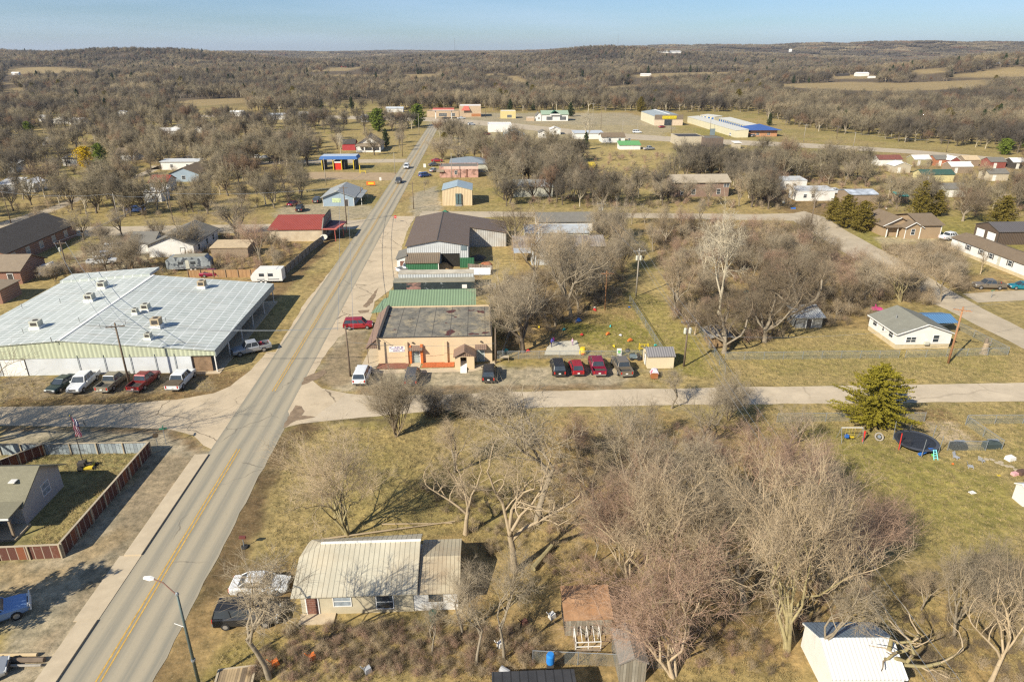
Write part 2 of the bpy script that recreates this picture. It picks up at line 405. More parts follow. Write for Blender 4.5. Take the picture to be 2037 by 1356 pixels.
PATCH = [  # pixel polygon, colour, feather in metres, strength, edge noise
 ([(520, 850), (700, 860), (1000, 820), (1500, 820), (2037, 815), (2037, 1356), (300, 1500), (420, 1100)], DRY, 2, .8, 2),
 ([(590, 845), (760, 860), (1100, 820), (1130, 1060), (900, 1060), (640, 1080), (520, 1100)], DRY, 2, .8, 2),
 ([(700, 880), (790, 900), (900, 960), (1100, 1000), (1090, 1060), (800, 1050), (640, 1060), (620, 1000)], GREEN, 4, .3, 5),
 ([(900, 1080), (1250, 1030), (1560, 1050), (1750, 1180), (1650, 1356), (900, 1356)], LITTER, 4, .92, 5),
 ([(1100, 840), (1550, 830), (1650, 1000), (1600, 1200), (1200, 1150), (1080, 1000)], LITTER, 4, .92, 5),
 ([(980, 1060), (1180, 1040), (1130, 1180), (1000, 1200)], DRY, 3, .6, 4),
 ([(1620, 860), (1760, 880), (1900, 920), (2037, 960), (2037, 1100), (1900, 1130), (1780, 1090), (1650, 960)], GREEN, 3, .7, 5),
 ([(1760, 1000), (2037, 1080), (2037, 1160), (1850, 1120)], DRY, 3, .6, 4),
 ([(1850, 1150), (2060, 1120), (2060, 1400), (1780, 1400)], LITTER, 3, .7, 4),
 ([(0, 752), (380, 742), (520, 735), (545, 700), (470, 765), (415, 792), (330, 798), (0, 815)], DIRT, 1.0, .9, .8),
 ([(0, 750), (400, 745), (420, 770), (200, 790), (0, 795)], GRAV, 1.0, .45, 2),
 ([(0, 846), (330, 852), (400, 880), (420, 905), (110, 1356), (0, 1356)], GRAV, 1.0, .95, 1.5),
 ([(0, 846), (240, 850), (330, 853), (385, 870), (405, 885), (395, 900), (330, 862), (150, 856), (0, 856)], DIRT, .8, .9, .8),
 ([(300, 895), (400, 890), (250, 1120), (120, 1290), (60, 1356), (20, 1356), (190, 1100)], DIRT, 1.5, .45, 3),
 ([(0, 1120), (120, 1120), (230, 1060), (200, 1110), (60, 1180), (0, 1180)], LITTER, 1.5, .6, 2),
 ([(0, 890), (285, 895), (110, 1110), (0, 1115)], OLIVE, .5, .95, .5),
 ([(120, 990), (230, 940), (280, 905), (290, 900), (230, 990), (115, 1100), (60, 1100)], DRY, 1.5, .6, 2),
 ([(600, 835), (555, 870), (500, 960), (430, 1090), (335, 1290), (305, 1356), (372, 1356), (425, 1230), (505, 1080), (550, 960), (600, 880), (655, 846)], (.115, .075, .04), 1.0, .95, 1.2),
 ([(345, 1260), (400, 1190), (560, 1200), (570, 1280), (480, 1356), (320, 1356)], LITTER, 1.2, .8, 2),
 ([(440, 1300), (560, 1260), (600, 1330), (480, 1356), (400, 1356)], GREEN, 1.5, .5, 2),
 ([(470, 1120), (590, 1110), (590, 1240), (440, 1240)], DIRT, 1.2, .8, 1.5),
 ([(560, 850), (640, 838), (760, 845), (800, 830), (700, 826), (600, 830)], WET, .8, .8, 1.2),
 ([(680, 650), (735, 655), (725, 720), (725, 770), (690, 782), (640, 760), (625, 745), (655, 700)], GRAV, 1.0, .9, 1.2),
 ([(655, 700), (690, 668), (735, 655), (722, 712), (715, 745), (700, 770), (645, 770), (630, 752)], DIRT, 1.2, .55, 2),
 ([(740, 738), (1000, 728), (1300, 735), (1310, 772), (1000, 779), (720, 785)], GRAV, 1.2, .9, 1.5),
 ([(720, 768), (1000, 766), (1300, 762), (1310, 773), (1000, 780), (700, 786)], DIRT, .7, .8, 1.2),
 ([(1255, 735), (1400, 735), (1420, 772), (1240, 772)], DRY, 1.2, .9, 2),
 ([(1010, 640), (1240, 570), (1320, 700), (1340, 730), (1170, 715), (1010, 720)], LITTER, 1.5, .8, 2),
 ([(1110, 640), (1210, 620), (1290, 650), (1315, 705), (1220, 712), (1160, 690)], GREEN, 2, .9, 2),
 ([(1145, 680), (1215, 690), (1225, 712), (1160, 712)], STRAW, 1.0, .9, 1),
 ([(1235, 580), (1300, 590), (1420, 700), (1440, 750), (1345, 740)], GREEN, 1.2, .75, 2),
 ([(1235, 580), (1300, 590), (1360, 650), (1330, 700)], STRAW, 2, .4, 3),
 ([(1400, 640), (1720, 650), (1900, 690), (2037, 700), (2037, 765), (1420, 770)], DRY, 1.5, .95, 3),
 ([(1500, 700), (1900, 690), (2000, 710), (2000, 745), (1500, 750)], GREEN, 2, .35, 4),
 ([(1640, 800), (2037, 795), (2037, 850), (1880, 850), (1500, 850), (1480, 815)], DRY, 1.2, .9, 2),
 ([(1800, 810), (1870, 810), (1960, 880), (1890, 890), (1830, 850)], DIRT, .8, .8, 1.2),
 ([(1830, 840), (1900, 840), (1960, 890), (1890, 890)], CONC, .6, .75, .8),
 ([(1400, 600), (1300, 500), (1250, 430), (1550, 440), (1720, 560), (1740, 650), (1560, 650)], LITTER, 3, .75, 4),
 ([(1560, 440), (1700, 480), (1730, 430), (2037, 430), (2037, 500), (1900, 480), (1740, 500), (1690, 475)], GREEN, 2, .6, 3),
 ([(1740, 472), (1940, 465), (1960, 490), (1900, 495), (1830, 480), (1760, 490)], CONC, 1, .7, 1),
 ([(1890, 540), (2037, 560), (2037, 575), (1930, 590)], LITTER, 1, .8, 2),
 ([(1940, 598), (2037, 592), (2037, 650)], DRY, 1, .9, 2),
 ([(1500, 380), (1760, 380), (1760, 430), (1560, 430)], DIRT, 4, .8, 5),
 ([(980, 470), (1180, 470), (1230, 560), (1240, 640), (1000, 640), (960, 580)], LITTER, 3, .7, 4),
 ([(940, 510), (1010, 490), (1040, 530), (980, 580), (940, 560)], STRAW, 1.5, .8, 2),
 ([(880, 550), (960, 530), (960, 560), (890, 560)], DIRT, 1.0, .8, 1),
 ([(540, 600), (560, 590), (690, 460), (660, 455), (640, 480), (560, 560), (480, 560), (500, 600)], DIRT, 1.2, .9, 2),
 ([(300, 520), (480, 470), (640, 460), (600, 520), (560, 560), (440, 570)], LITTER, 3, .7, 4),
 ([(400, 500), (480, 480), (540, 500), (500, 530), (420, 530)], STRAW, 2, .6, 3),
 ([(150, 500), (330, 460), (300, 520), (240, 560), (140, 560)], GRAV, 3, .8, 3),
 ([(60, 570), (140, 540), (100, 600), (0, 650)], DRY, 2, .9, 2),
 ([(200, 430), (700, 425), (760, 420), (760, 436), (200, 448)], DRY, 3, .5, 4),
 ([(640, 405), (740, 410), (760, 430), (600, 450), (540, 430), (560, 410)], GRAV, 1.5, .8, 2),
 ([(820, 385), (870, 370), (880, 420), (820, 430)], GRAV, 1.5, .95, 2),
 ([(620, 345), (830, 345), (800, 358), (640, 360)], STRAW, 2.0, .8, 2),
 ([(560, 330), (640, 330), (820, 330), (820, 345), (560, 345)], OLIVE, 3, .5, 4),
 ([(900, 430), (1560, 400), (1500, 420), (900, 440)], STRAW, 2.5, .4, 5),
 ([(1160, 290), (1340, 290), (1330, 330), (1200, 345), (1150, 320)], STRAW, 4, .9, 6),
 ([(1500, 290), (1700, 300), (1800, 330), (1600, 330), (1450, 310)], OLIVE, 6, .8, 6),
 ([(850, 225), (1250, 225), (1350, 255), (1300, 275), (1050, 280), (880, 265), (850, 250)], GRAV, 4, .8, 5),
 ([(950, 245), (1300, 250), (1420, 270), (1500, 275), (1480, 285), (1200, 285), (960, 270)], STRAW, 5, .35, 8),
 ([(1380, 255), (1480, 262), (1500, 275), (1380, 268)], GREEN, 4, .6, 4),
 ([(1780, 300), (2037, 318), (2037, 345), (1760, 330)], LITTER, 4, .6, 6),
 ([(640, 270), (860, 250), (830, 300), (640, 310)], DRY, 4, .6, 6),
]
def build_ground():
 def axis(a, b, step, grow_, far):
  out = list(np.arange(a, b, step)); s = step; x = b
  while x < far:
   out.append(x); s *= grow_; x += s
  out.append(far)
  return out
 ys = np.array([-400, -150, -60, -20, 0, 10, 18] + axis(24, 125, .62, 1.016, 16000))
 xp = axis(0, 78, .62, 1.035, 16000)
 xs = np.array([-q for q in xp[:0:-1]] + xp)
 X, Y = np.meshgrid(xs, ys)
 Z = T(X, Y)
 nx, ny = len(xs), len(ys)
 x, y = X.ravel(), Y.ravel()
 col = np.tile(np.array(DRY), (x.size, 1))
 d = np.hypot(x, y)
 for c, s, o, lo, hi, k in ((GREEN, 9, 1, .52, .8, .55), (LITTER, 14, 2, .5, .8, .6), (STRAW, 22, 3, .5, .75, .5), (OLIVE, 45, 4, .45, .75, .5), (DIRT, 5, 5, .68, .9, .5)):
  w = (vn(x, y, s, o) * .6 + vn(x, y, s * .35, o + 7) * .4)
  w = np.clip((w - lo) / (hi - lo), 0, 1) * k
  col = col * (1 - w[:, None]) + np.array(c) * w[:, None]
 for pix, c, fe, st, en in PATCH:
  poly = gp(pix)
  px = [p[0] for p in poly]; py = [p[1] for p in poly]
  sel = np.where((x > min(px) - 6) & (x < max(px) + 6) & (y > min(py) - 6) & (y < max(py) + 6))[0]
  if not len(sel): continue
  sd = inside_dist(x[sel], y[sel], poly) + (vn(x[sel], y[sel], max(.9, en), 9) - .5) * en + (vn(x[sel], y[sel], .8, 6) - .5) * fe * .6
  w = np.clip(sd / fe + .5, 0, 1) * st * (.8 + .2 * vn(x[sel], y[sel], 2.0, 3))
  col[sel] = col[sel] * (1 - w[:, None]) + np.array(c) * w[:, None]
 w = np.clip((d - 620) / 120, 0, 1)
 wood = np.array((.12, .09, .060))
 col = col * (1 - w[:, None]) + wood * w[:, None]
 for poly in FIELDS:
  px = [p[0] for p in poly]; py = [p[1] for p in poly]
  sel = np.where((x > min(px) - 60) & (x < max(px) + 60) & (y > min(py) - 60) & (y < max(py) + 60))[0]
  if not len(sel): continue
  sd = inside_dist(x[sel], y[sel], poly)
  w = np.clip(sd / 12 + .5, 0, 1) * (.8 + .2 * vn(x[sel], y[sel], 40, 3))
  fc = np.array((.33, .245, .12))
  col[sel] = col[sel] * (1 - w[:, None]) + fc * w[:, None]
 me = bpy.data.meshes.new('ground')
 me.vertices.add(nx * ny)
 me.vertices.foreach_set('co', np.stack([x, y, Z.ravel()], 1).ravel())
 a = (np.arange(ny - 1)[:, None] * nx + np.arange(nx - 1)[None, :]).ravel()
 q = np.stack([a, a + 1, a + nx + 1, a + nx], 1)
 me.loops.add(q.size); me.loops.foreach_set('vertex_index', q.ravel())
 me.polygons.add(len(q)); me.polygons.foreach_set('loop_start', np.arange(0, q.size, 4)); me.polygons.foreach_set('loop_total', np.full(len(q), 4))
 me.update(calc_edges=True)
 me.polygons.foreach_set('use_smooth', np.ones(len(q), bool))
 at = me.attributes.new('gcol', 'FLOAT_COLOR', 'POINT')
 at.data.foreach_set('color', np.concatenate([col, np.ones((x.size, 1))], 1).ravel())
 m, nt, b, tc = base_mat('ground_cover', .95, 0, .1)
 av = nd(nt, 'ShaderNodeAttribute', attribute_name='gcol')
 vec = tc.outputs['Object']
 c = av.outputs['Color']
 f1 = noise(nt, vec, .9, 8, .75)
 f2 = noise(nt, vec, .16, 5, .6)
 c = mix(nt, c, mix(nt, (.50, .52, .52), (1.55, 1.5, 1.45), ramp(nt, f1, .34, 0, .66, 1)), 1.0, 'MULTIPLY')
 c = mix(nt, c, mix(nt, (.80, .82, .80), (1.16, 1.14, 1.12), ramp(nt, f2, .3, 0, .7, 1)), 1.0, 'MULTIPLY')
 c = mix(nt, c, (.07, .06, .025), ramp(nt, noise(nt, vec, 2.7, 6, .8), .54, 0, .68, .65))
 c = mix(nt, c, (.42, .34, .2), ramp(nt, noise(nt, vec, 4.5, 5, .8), .55, 0, .68, .6))
 nt.links.new(c, b.inputs['Base Color'])
 bp = nd(nt, 'ShaderNodeBump'); bp.inputs['Strength'].default_value = .5; bp.inputs['Distance'].default_value = .12
 nt.links.new(noise(nt, vec, 2.2, 8, .75), bp.inputs['Height']); nt.links.new(bp.outputs[0], b.inputs['Normal'])
 me.materials.append(m)
 return tag(link_mesh('ground', me), kind='structure')
build_ground()
# roads
RO = Vector((G(195, 1356).x, G(195, 1356).y, 0))
RYAW = math.atan2((951 - 1018.5), 1474)      # heading of the main road, clockwise from +Y (negative = to the left)
def RS(x, s, z=0.0):
 c, q = math.cos(RYAW), math.sin(RYAW)
 return Vector((RO.x + x * c + s * q, RO.y - x * q + s * c, z))
def to_road(p):
 c, q = math.cos(RYAW), math.sin(RYAW); dx, dy = p[0] - RO.x, p[1] - RO.y
 return dx * c - dy * q, dx * q + dy * c
def sheet(name, pts, z, mat, jit=.0, step=2.0, thick=0, seed=1, label=None):
 r = random.Random(seed); out = []
 n = len(pts)
 for i in range(n):
  a, b = Vector(pts[i][:2]), Vector(pts[(i + 1) % n][:2])
  k = max(1, min(220, int((b - a).length / step))) if jit else 1
  for j in range(k):
   p = a.lerp(b, j / k)
   if jit and j: p += Vector((r.uniform(-jit, jit), r.uniform(-jit, jit)))
   out.append((p.x, p.y, z))
 from mathutils.geometry import tessellate_polygon
 tris = tessellate_polygon([[Vector(p) for p in out]])
 mb = MB(); mb.v = out
 for t in tris:
  a, b, c = (Vector(out[i]) for i in t)
  if (b - a).cross(c - a).z < 0: t = (t[0], t[2], t[1])
  mb.f.append(tuple(t)); mb.m.append(0)
 o = mb.build(name, mat)
 return tag(o, kind='structure')
def concrete_mat(name, col, crack=.13, seed=0.0, crk=1.0):
 m, nt, b, tc = base_mat(name, .9, 0, .15)
 vec = tc.outputs['Object']
 nz = nd(nt, 'ShaderNodeTexNoise'); nz.inputs['Scale'].default_value = .35; nz.inputs['Detail'].default_value = 6
 nt.links.new(vec, nz.inputs[0])
 w = nd(nt, 'ShaderNodeVectorMath', operation='MULTIPLY_ADD'); w.inputs[1].default_value = (2.4, 2.4, 0)
 nt.links.new(nz.outputs['Color'], w.inputs[0]); nt.links.new(vec, w.inputs[2])
 vo = nd(nt, 'ShaderNodeTexVoronoi', feature='DISTANCE_TO_EDGE'); vo.inputs['Scale'].default_value = crack
 nt.links.new(w.outputs[0], vo.inputs['Vector'])
 c = mix(nt, tuple(q * .80 for q in col), tuple(q * 1.12 for q in col), ramp(nt, noise(nt, vec, .3, 8, .7), .3, 0, .7, 1))
 c = mix(nt, c, tuple(q * .72 for q in col), ramp(nt, noise(nt, vec, 1.6, 6, .8), .52, 0, .78, .55))
 brk = ramp(nt, noise(nt, vec, .12, 2), .42, 0, .52, crk)
 line = math_n(nt, 'MULTIPLY', ramp(nt, vo.outputs['Distance'], .0035, 1, .0085, 0), brk)
 c = mix(nt, c, (.10, .075, .05), line)
 c = mix(nt, c, (.26, .19, .115), ramp(nt, noise(nt, vec, .22, 7, .75), .58, 0, .72, .6))
 nt.links.new(c, b.inputs['Base Color'])
 return m
m_conc = concrete_mat('old_concrete', (.54, .43, .285), .13, 0, .8)
m_conc2 = concrete_mat('street_concrete', (.54, .44, .305), .05, 0, .25)
m_lane = concrete_mat('gravel_lane', (.47, .385, .265), .05, 0, .2)
m_asph, nt, b, tc = base_mat('worn_asphalt', .9, 0, .2)
vec = tc.outputs['Object']
sx = nd(nt, 'ShaderNodeSeparateXYZ'); nt.links.new(vec, sx.inputs[0])
wob = math_n(nt, 'MULTIPLY_ADD', noise(nt, vec, .06, 3), .9, -.45)
trk = math_n(nt, 'SINE', math_n(nt, 'MULTIPLY_ADD', math_n(nt, 'ADD', sx.outputs[0], wob), 2 * math.pi / 1.68, .9))
mp = nd(nt, 'ShaderNodeMapping'); mp.inputs['Scale'].default_value = (2.2, .05, 1)
nt.links.new(vec, mp.inputs[0])
c = mix(nt, (.38, .325, .225), (.265, .24, .18), ramp(nt, math_n(nt, 'MULTIPLY_ADD', trk, .5, .5), .15, 0, .9, 1))
c = mix(nt, c, (.43, .355, .24), ramp(nt, noise(nt, mp.outputs[0], 1.4, 5, .7), .42, 0, .75, .6))
c = mix(nt, c, (.17, .15, .115), ramp(nt, noise(nt, vec, 2.5, 6, .8), .55, 0, .8, .45))
vo = nd(nt, 'ShaderNodeTexVoronoi', feature='DISTANCE_TO_EDGE'); vo.inputs['Scale'].default_value = .13
nzw = nd(nt, 'ShaderNodeTexNoise'); nzw.inputs['Scale'].default_value = .5; nzw.inputs['Detail'].default_value = 5; nt.links.new(vec, nzw.inputs[0])
wv_ = nd(nt, 'ShaderNodeVectorMath', operation='MULTIPLY_ADD'); wv_.inputs[1].default_value = (1.6, 1.6, 0); nt.links.new(nzw.outputs['Color'], wv_.inputs[0]); nt.links.new(vec, wv_.inputs[2])
nt.links.new(wv_.outputs[0], vo.inputs['Vector'])
c = mix(nt, c, (.13, .115, .09), ramp(nt, noise(nt, vec, .35, 3, .5), .70, 0, .76, .35))
c = mix(nt, c, (.14, .12, .09), math_n(nt, 'MULTIPLY', ramp(nt, vo.outputs['Distance'], .002, .8, .006, 0), ramp(nt, noise(nt, vec, .1, 2), .5, 0, .56, 1)))
nt.links.new(c, b.inputs['Base Color'])
EAST = [(560, 868), (600, 838), (640, 838), (700, 832), (850, 818), (1000, 812), (1300, 806), (2037, 798), (2200, 796), (2200, 757), (2037, 761), (1300, 773), (1000, 780), (860, 785), (740, 787), (690, 782),
  (640, 772), (620, 755), (640, 715), (672, 672), (700, 655), (735, 640), (745, 600), (775, 578), (792, 556), (790, 530), (800, 490), (812, 455), (828, 430)]
sheet('side_street', gp([(560, 852), (600, 842)] + EAST[2:16] + [(600, 790)]), .012, m_conc2, .10, 1.5, seed=3)
def vroad(x, v):
 """road-frame distance of the point that the photo shows at row v, x metres right of the centre line"""
 lo, hi = -20.0, 900.0
 for _ in range(40):
  mid = (lo + hi) / 2
  if PX(RS(x, mid))[1] > v: lo = mid
  else: hi = mid
 return lo
sheet('concrete_apron', gp([(560, 852), (612, 838), (660, 805)] + EAST[15:]) + [tuple(RS(2.5, vroad(2.5, 430)).xy), tuple(RS(2.5, vroad(2.5, 810)).xy)], .016, m_conc, .12, 1.5, seed=4)
WEST = [(-60, 812), (230, 803), (350, 795), (425, 782), (458, 768), (500, 735), (530, 700), (548, 700), (575, 655), (604, 606), (645, 555), (672, 520), (700, 485), (715, 468), (735, 462), (760, 445)]
sheet('west_apron', gp(WEST) + [tuple(RS(-2.2, vroad(-2.2, 440)).xy), tuple(RS(-2.2, vroad(-2.2, 895)).xy)] + gp([(430, 897), (405, 886), (385, 866), (330, 852), (200, 849), (-60, 846)]), .014, m_conc, .12, 1.5, seed=5)
sheet('north_street', gp([(140, 470), (130, 452), (400, 448), (640, 444), (760, 432), (775, 428), (770, 446), (700, 456), (400, 466)]), .010, m_lane, .2, 3, seed=6)
sheet('north_street', gp([(826, 440), (840, 420), (1000, 421), (1300, 424), (1500, 426), (1600, 424), (1600, 440), (1300, 434), (1000, 431)]), .010, m_lane, .2, 3, seed=7)
sheet('east_street', gp([(1560, 428), (1600, 452), (1660, 490), (1740, 540), (1830, 590), (1915, 632), (2037, 694), (2200, 778), (2200, 740), (2037, 655), (1936, 603), (1870, 565), (1790, 516), (1700, 468), (1640, 432), (1600, 420)]), .012, m_lane, .2, 3, seed=8)
sheet('east_lane', gp([(1915, 584), (2037, 577), (2200, 574), (2200, 592), (2037, 597), (1945, 602)]), .016, m_lane, .2, 3, seed=9)
sheet('west_street', gp([(-200, 520), (-30, 452), (100, 412), (160, 390), (420, 290), (440, 290), (180, 390), (120, 415), (-10, 462), (-160, 520)]), .008, m_lane, .2, 3, seed=10)
sheet('back_lane', gp([(300, 330), (500, 322), (640, 318), (826, 316), (822, 323), (640, 325), (500, 328), (300, 338)]), .008, m_lane, .2, 4, seed=11)
sheet('store_drive', gp([(560, 352), (620, 342), (800, 344), (806, 352), (780, 359), (640, 357)]), .008, concrete_mat('pale_gravel', (.40, .29, .17), .02, 0, .1), .3, 4, seed=12)
sheet('highway', gp([(300, 229), (560, 228), (860, 234), (1000, 243), (1180, 262), (1400, 276), (1620, 286), (1800, 297), (2037, 318), (2300, 342), (2300, 352), (2037, 327), (1800, 305), (1620, 295), (1400, 286), (1180, 273), (1000, 253), (860, 242), (560, 233), (300, 233)]), .014, m_lane, .2, 8, seed=13)
S0, S1, S2, S3 = -14.0, vroad(0, 893), vroad(0, 778), vroad(0, 246)
SA, SB = vroad(-3, 905), vroad(3.3, 800)
mb = MB()
r = random.Random(3)
lft, rgt = [], []
s = S0
while s < S3:
 near = s < SB - 4
 lft.append((-2.95 if s < SA else -3.15, s, 0)); rgt.append(((4.0 + r.uniform(-.12, .1)) if near else 3.35, s, 0))
 s += 1.6 if s < 120 else 8
for i in range(len(lft) - 1): mb.poly([lft[i], rgt[i], rgt[i + 1], lft[i + 1]])
road = mb.build('main_road', m_asph, loc=(RO.x, RO.y, .022), rz=-RYAW); tag(road, kind='structure')
m_yel = M('worn_yellow_paint', (.55, .33, .07), .8, .3, 3.0)
mb = MB()
for a, b2 in ((S0, S1), (S2, S3 - 60)):
 for x in (-.17, .17):
  mb.box(x - .06, a, 0, x + .06, b2, .004)
tag(mb.build('road_marking', m_yel, loc=(RO.x, RO.y, .026), rz=-RYAW), kind='structure')
m_kerb = M('kerb_concrete', (.52, .42, .28), .9, .10, .8, dirt=.25, dirtcol=(.3, .22, .13))
D0, D1 = vroad(-3.5, 1235), vroad(-3.5, 1105)
mb = MB()
mb.box(-4.5, S0, -.2, -2.97, D0, .17).box(-4.9, D0, -.2, -2.97, D1, .055).box(-4.5, D1, -.2, -2.97, SA, .17)
o = mb.build('kerb_walk', m_kerb, loc=(RO.x, RO.y, 0), rz=-RYAW); tag(o, kind='structure')
m_stain = M('damp_dirt', (.24, .17, .105), .9, .3, 1.2)
for i, px in enumerate(([(618, 745), (646, 735), (650, 741), (636, 752), (612, 762), (600, 766), (604, 752)], [(588, 806), (600, 808), (606, 818), (600, 826), (628, 829), (590, 836), (562, 852), (572, 830), (582, 816)],
      [(742, 585), (752, 572), (742, 600), (730, 612), (722, 610)], [(712, 618), (735, 616), (733, 621), (716, 623)])):
 sheet('damp_patch', gp(px), .028 + .001 * i, m_stain, .12, .6, seed=20 + i)
# trees
def segs_mesh(name, segs, mat, smooth=True):
 """tapered tubes; a segment is (p, q, r0, r1, sides); r1 = 0 makes a spike"""
 V, L, S, nv, tot = [], [], [], 0, []
 groups = {}
 for g in segs: groups.setdefault((g[4], g[3] == 0), []).append(g)
 for (n, spike), gs in groups.items():
  P = np.array([g[0] for g in gs]); Q = np.array([g[1] for g in gs])
  r0 = np.array([g[2] for g in gs]); r1 = np.array([g[3] for g in gs])
  d = Q - P; d /= np.linalg.norm(d, axis=1)[:, None] + 1e-9
  h = np.where(np.abs(d[:, 2:3]) < .9, np.array([[0, 0, 1.]]), np.array([[1., 0, 0]]))
  a = np.cross(d, h); a /= np.linalg.norm(a, axis=1)[:, None]; b = np.cross(d, a)
  t = np.arange(n) * 2 * math.pi / n
  ring = a[:, None, :] * np.cos(t)[None, :, None] + b[:, None, :] * np.sin(t)[None, :, None]
  A = P[:, None, :] + ring * r0[:, None, None]
  k = len(gs); i = np.arange(n); j = (i + 1) % n
  if spike:
   vv = np.concatenate([A, Q[:, None, :]], 1); w = n + 1
   base = (np.arange(k) * w + nv)[:, None]
   f = np.stack([base + i, base + j, np.broadcast_to(base + n, (k, n))], 2).reshape(-1, 3); c = 3
  else:
   vv = np.concatenate([A, Q[:, None, :] + ring * r1[:, None, None]], 1); w = 2 * n
   base = (np.arange(k) * w + nv)[:, None]
   f = np.stack([base + i, base + j, base + n + j, base + n + i], 2).reshape(-1, 4); c = 4
  V.append(vv.reshape(-1, 3)); nv += k * w
  L.append(f.ravel()); tot.append(np.full(len(f), c))
 V = np.concatenate(V); L = np.concatenate(L); tot = np.concatenate(tot)
 me = bpy.data.meshes.new(name)
 me.vertices.add(len(V)); me.vertices.foreach_set('co', V.ravel())
 me.loops.add(len(L)); me.loops.foreach_set('vertex_index', L)
 me.polygons.add(len(tot)); me.polygons.foreach_set('loop_start', np.concatenate([[0], np.cumsum(tot)[:-1]])); me.polygons.foreach_set('loop_total', tot)
 me.update(calc_edges=True)
 if smooth: me.polygons.foreach_set('use_smooth', np.ones(len(tot), bool))
 me.materials.append(mat)
 return me
def grow(seed, H=10., trunk=.28, r0=.2, limbs=5, angle=45, ratio=.62, counts=(7, 6, 6, 6), twig=(.55, .010), wob=.22, up=.13, stems=1, lean=0., stemspread=20, spread=1.0, cut=0.0, droop=0.0):
 """bare tree of height about H: returns (thick segments, thin segments)"""
 q = random.Random(seed); thick, thin = [], []
 U = Vector((0, 0, 1))
 nl = len(counts)
 def rv(s): return Vector((q.gauss(0, s), q.gauss(0, s), q.gauss(0, s)))
 def br(p, d, L, r, lev):
  if lev == nl:                                   # twig
   d2 = (d + rv(.25) - U * droop).normalized()
   e = p + d2 * L
   thin.append((tuple(p), tuple(e), r, 0.0, 3))
   return
  k = 4 if lev <= 1 else 3
  pts = [(p, r)]; dd = d
  tip = .45 if lev < 2 else .3
  for i in range(k):
   dd = (dd + rv(wob) + U * (up if lev < 2 else up * .5) - U * (droop if lev > 1 else 0)).normalized()
   p2 = p + dd * (L / k); rr = r * (1 - (1 - tip) * (i + 1) / k)
   (thick if lev == 0 else thin).append((tuple(p), tuple(p2), pts[-1][1], rr, 6 if lev == 0 else (5 if lev == 1 else 3)))
   p = p2; pts.append((p, rr))
  if lev and q.random() < cut: return
  n = counts[lev]
  for i in range(n):
   f = (.28 + .72 * (i + q.random()) / n) if lev else (.35 + .65 * (i + q.random()) / n)
   f = min(f, .999); s = int(f * k); g = f * k - s
   pp = pts[s][0].lerp(pts[s + 1][0], g); rr = pts[s][1] * (1 - g) + pts[s + 1][1] * g
   ax = dd.orthogonal().normalized()
   ax.rotate(Matrix.Rotation(q.uniform(0, 6.283), 3, dd))
   ang = R(q.gauss(angle, 9)) * (1.0 if lev else 1.0)
   cd = (dd * math.cos(ang) + ax * math.sin(ang)).normalized()
   ln = L * ratio * q.uniform(.7, 1.15) * (1.15 - .45 * f)
   if lev + 1 == nl: br(pp, cd, twig[0] * q.uniform(.6, 1.4), twig[1], lev + 1)
   else: br(pp, cd, ln, max(twig[1] * 1.25, rr * (.52 if lev else .62)), lev + 1)
  if lev + 1 < nl: br(p, dd, L * ratio * .8, rr * .9 if False else pts[-1][1], lev + 1)
 for sidx in range(stems):
  a0 = q.uniform(0, 6.283)
  t = R(stemspread) * (q.uniform(.5, 1.2) if stems > 1 else .12)
  d = Vector((math.sin(t) * math.cos(a0), math.sin(t) * math.sin(a0) , math.cos(t))) + Vector((lean, 0, 0))
  p = Vector((q.uniform(-.1, .1), q.uniform(-.1, .1), -.1)) if stems > 1 else Vector((0, 0, -.1))
  d.normalize(); th = H * trunk * q.uniform(.9, 1.1); rad = r0 * (1.0 if stems == 1 else .6)
  pts = p
  for i in range(3):
   d = (d + rv(wob * .25)).normalized(); p2 = pts + d * (th / 3)
   thick.append((tuple(pts), tuple(p2), rad * (1.25 if i == 0 else 1 - .08 * i), rad * (1 - .08 * (i + 1)), 9)); pts = p2
  L0 = H * (1 - trunk) * .56
  for i in range(limbs):
   a = a0 + 6.283 * (i + q.uniform(-.25, .25)) / limbs
   tt = R(angle * .8 * spread) * (q.uniform(.55, 1.1) if i else .2)
   cd = Vector((math.sin(tt) * math.cos(a), math.sin(tt) * math.sin(a), math.cos(tt)))
   cd = (cd + d * .3).normalized()
   br(pts - d * (q.uniform(0, .3) * th if i else 0), cd, L0 * q.uniform(.8, 1.1), rad * q.uniform(.5, .68), 0)
 return thick, thin
def norm_h(segs_pair, H):
 zs = [g[1][2] for g in segs_pair[1]]
 top = np.percentile(zs, 99.7); k = H / top
 f = lambda g: (tuple(c * k for c in g[0]), tuple(c * k for c in g[1]), g[2] * k, g[3] * k, g[4])
 return [f(g) for g in segs_pair[0]], [f(g) for g in segs_pair[1]]
def bark(name, c, c2=None, **k):
 m = M(name, c, .95, .25, 3.0, spec=.1, objrand=.22, **k)
 if 'distant' in name:          # stands of different species: grey, tan and dark patches of wood
  nt = m.node_tree; b_ = [n for n in nt.nodes if n.type == 'BSDF_PRINCIPLED'][0]; src = b_.inputs['Base Color'].links[0].from_socket
  oi = nd(nt, 'ShaderNodeObjectInfo'); f = noise(nt, oi.outputs['Location'], .011, 4, .7)
  x = mix(nt, src, (.10, .085, .070), ramp(nt, f, .40, .85, .52, 0)); x = mix(nt, x, (.42, .33, .20), ramp(nt, f, .54, 0, .66, .8))
  nt.links.new(mix(nt, x, (.26, .15, .09), ramp(nt, oi.outputs['Random'], .86, 0, .95, .6)), b_.inputs['Base Color'])
 return m
b_grey = bark('grey_bark', (.30, .245, .17)); b_pale = bark('pale_bark', (.55, .47, .33)); b_dark = bark('dark_bark', (.165, .13, .092))
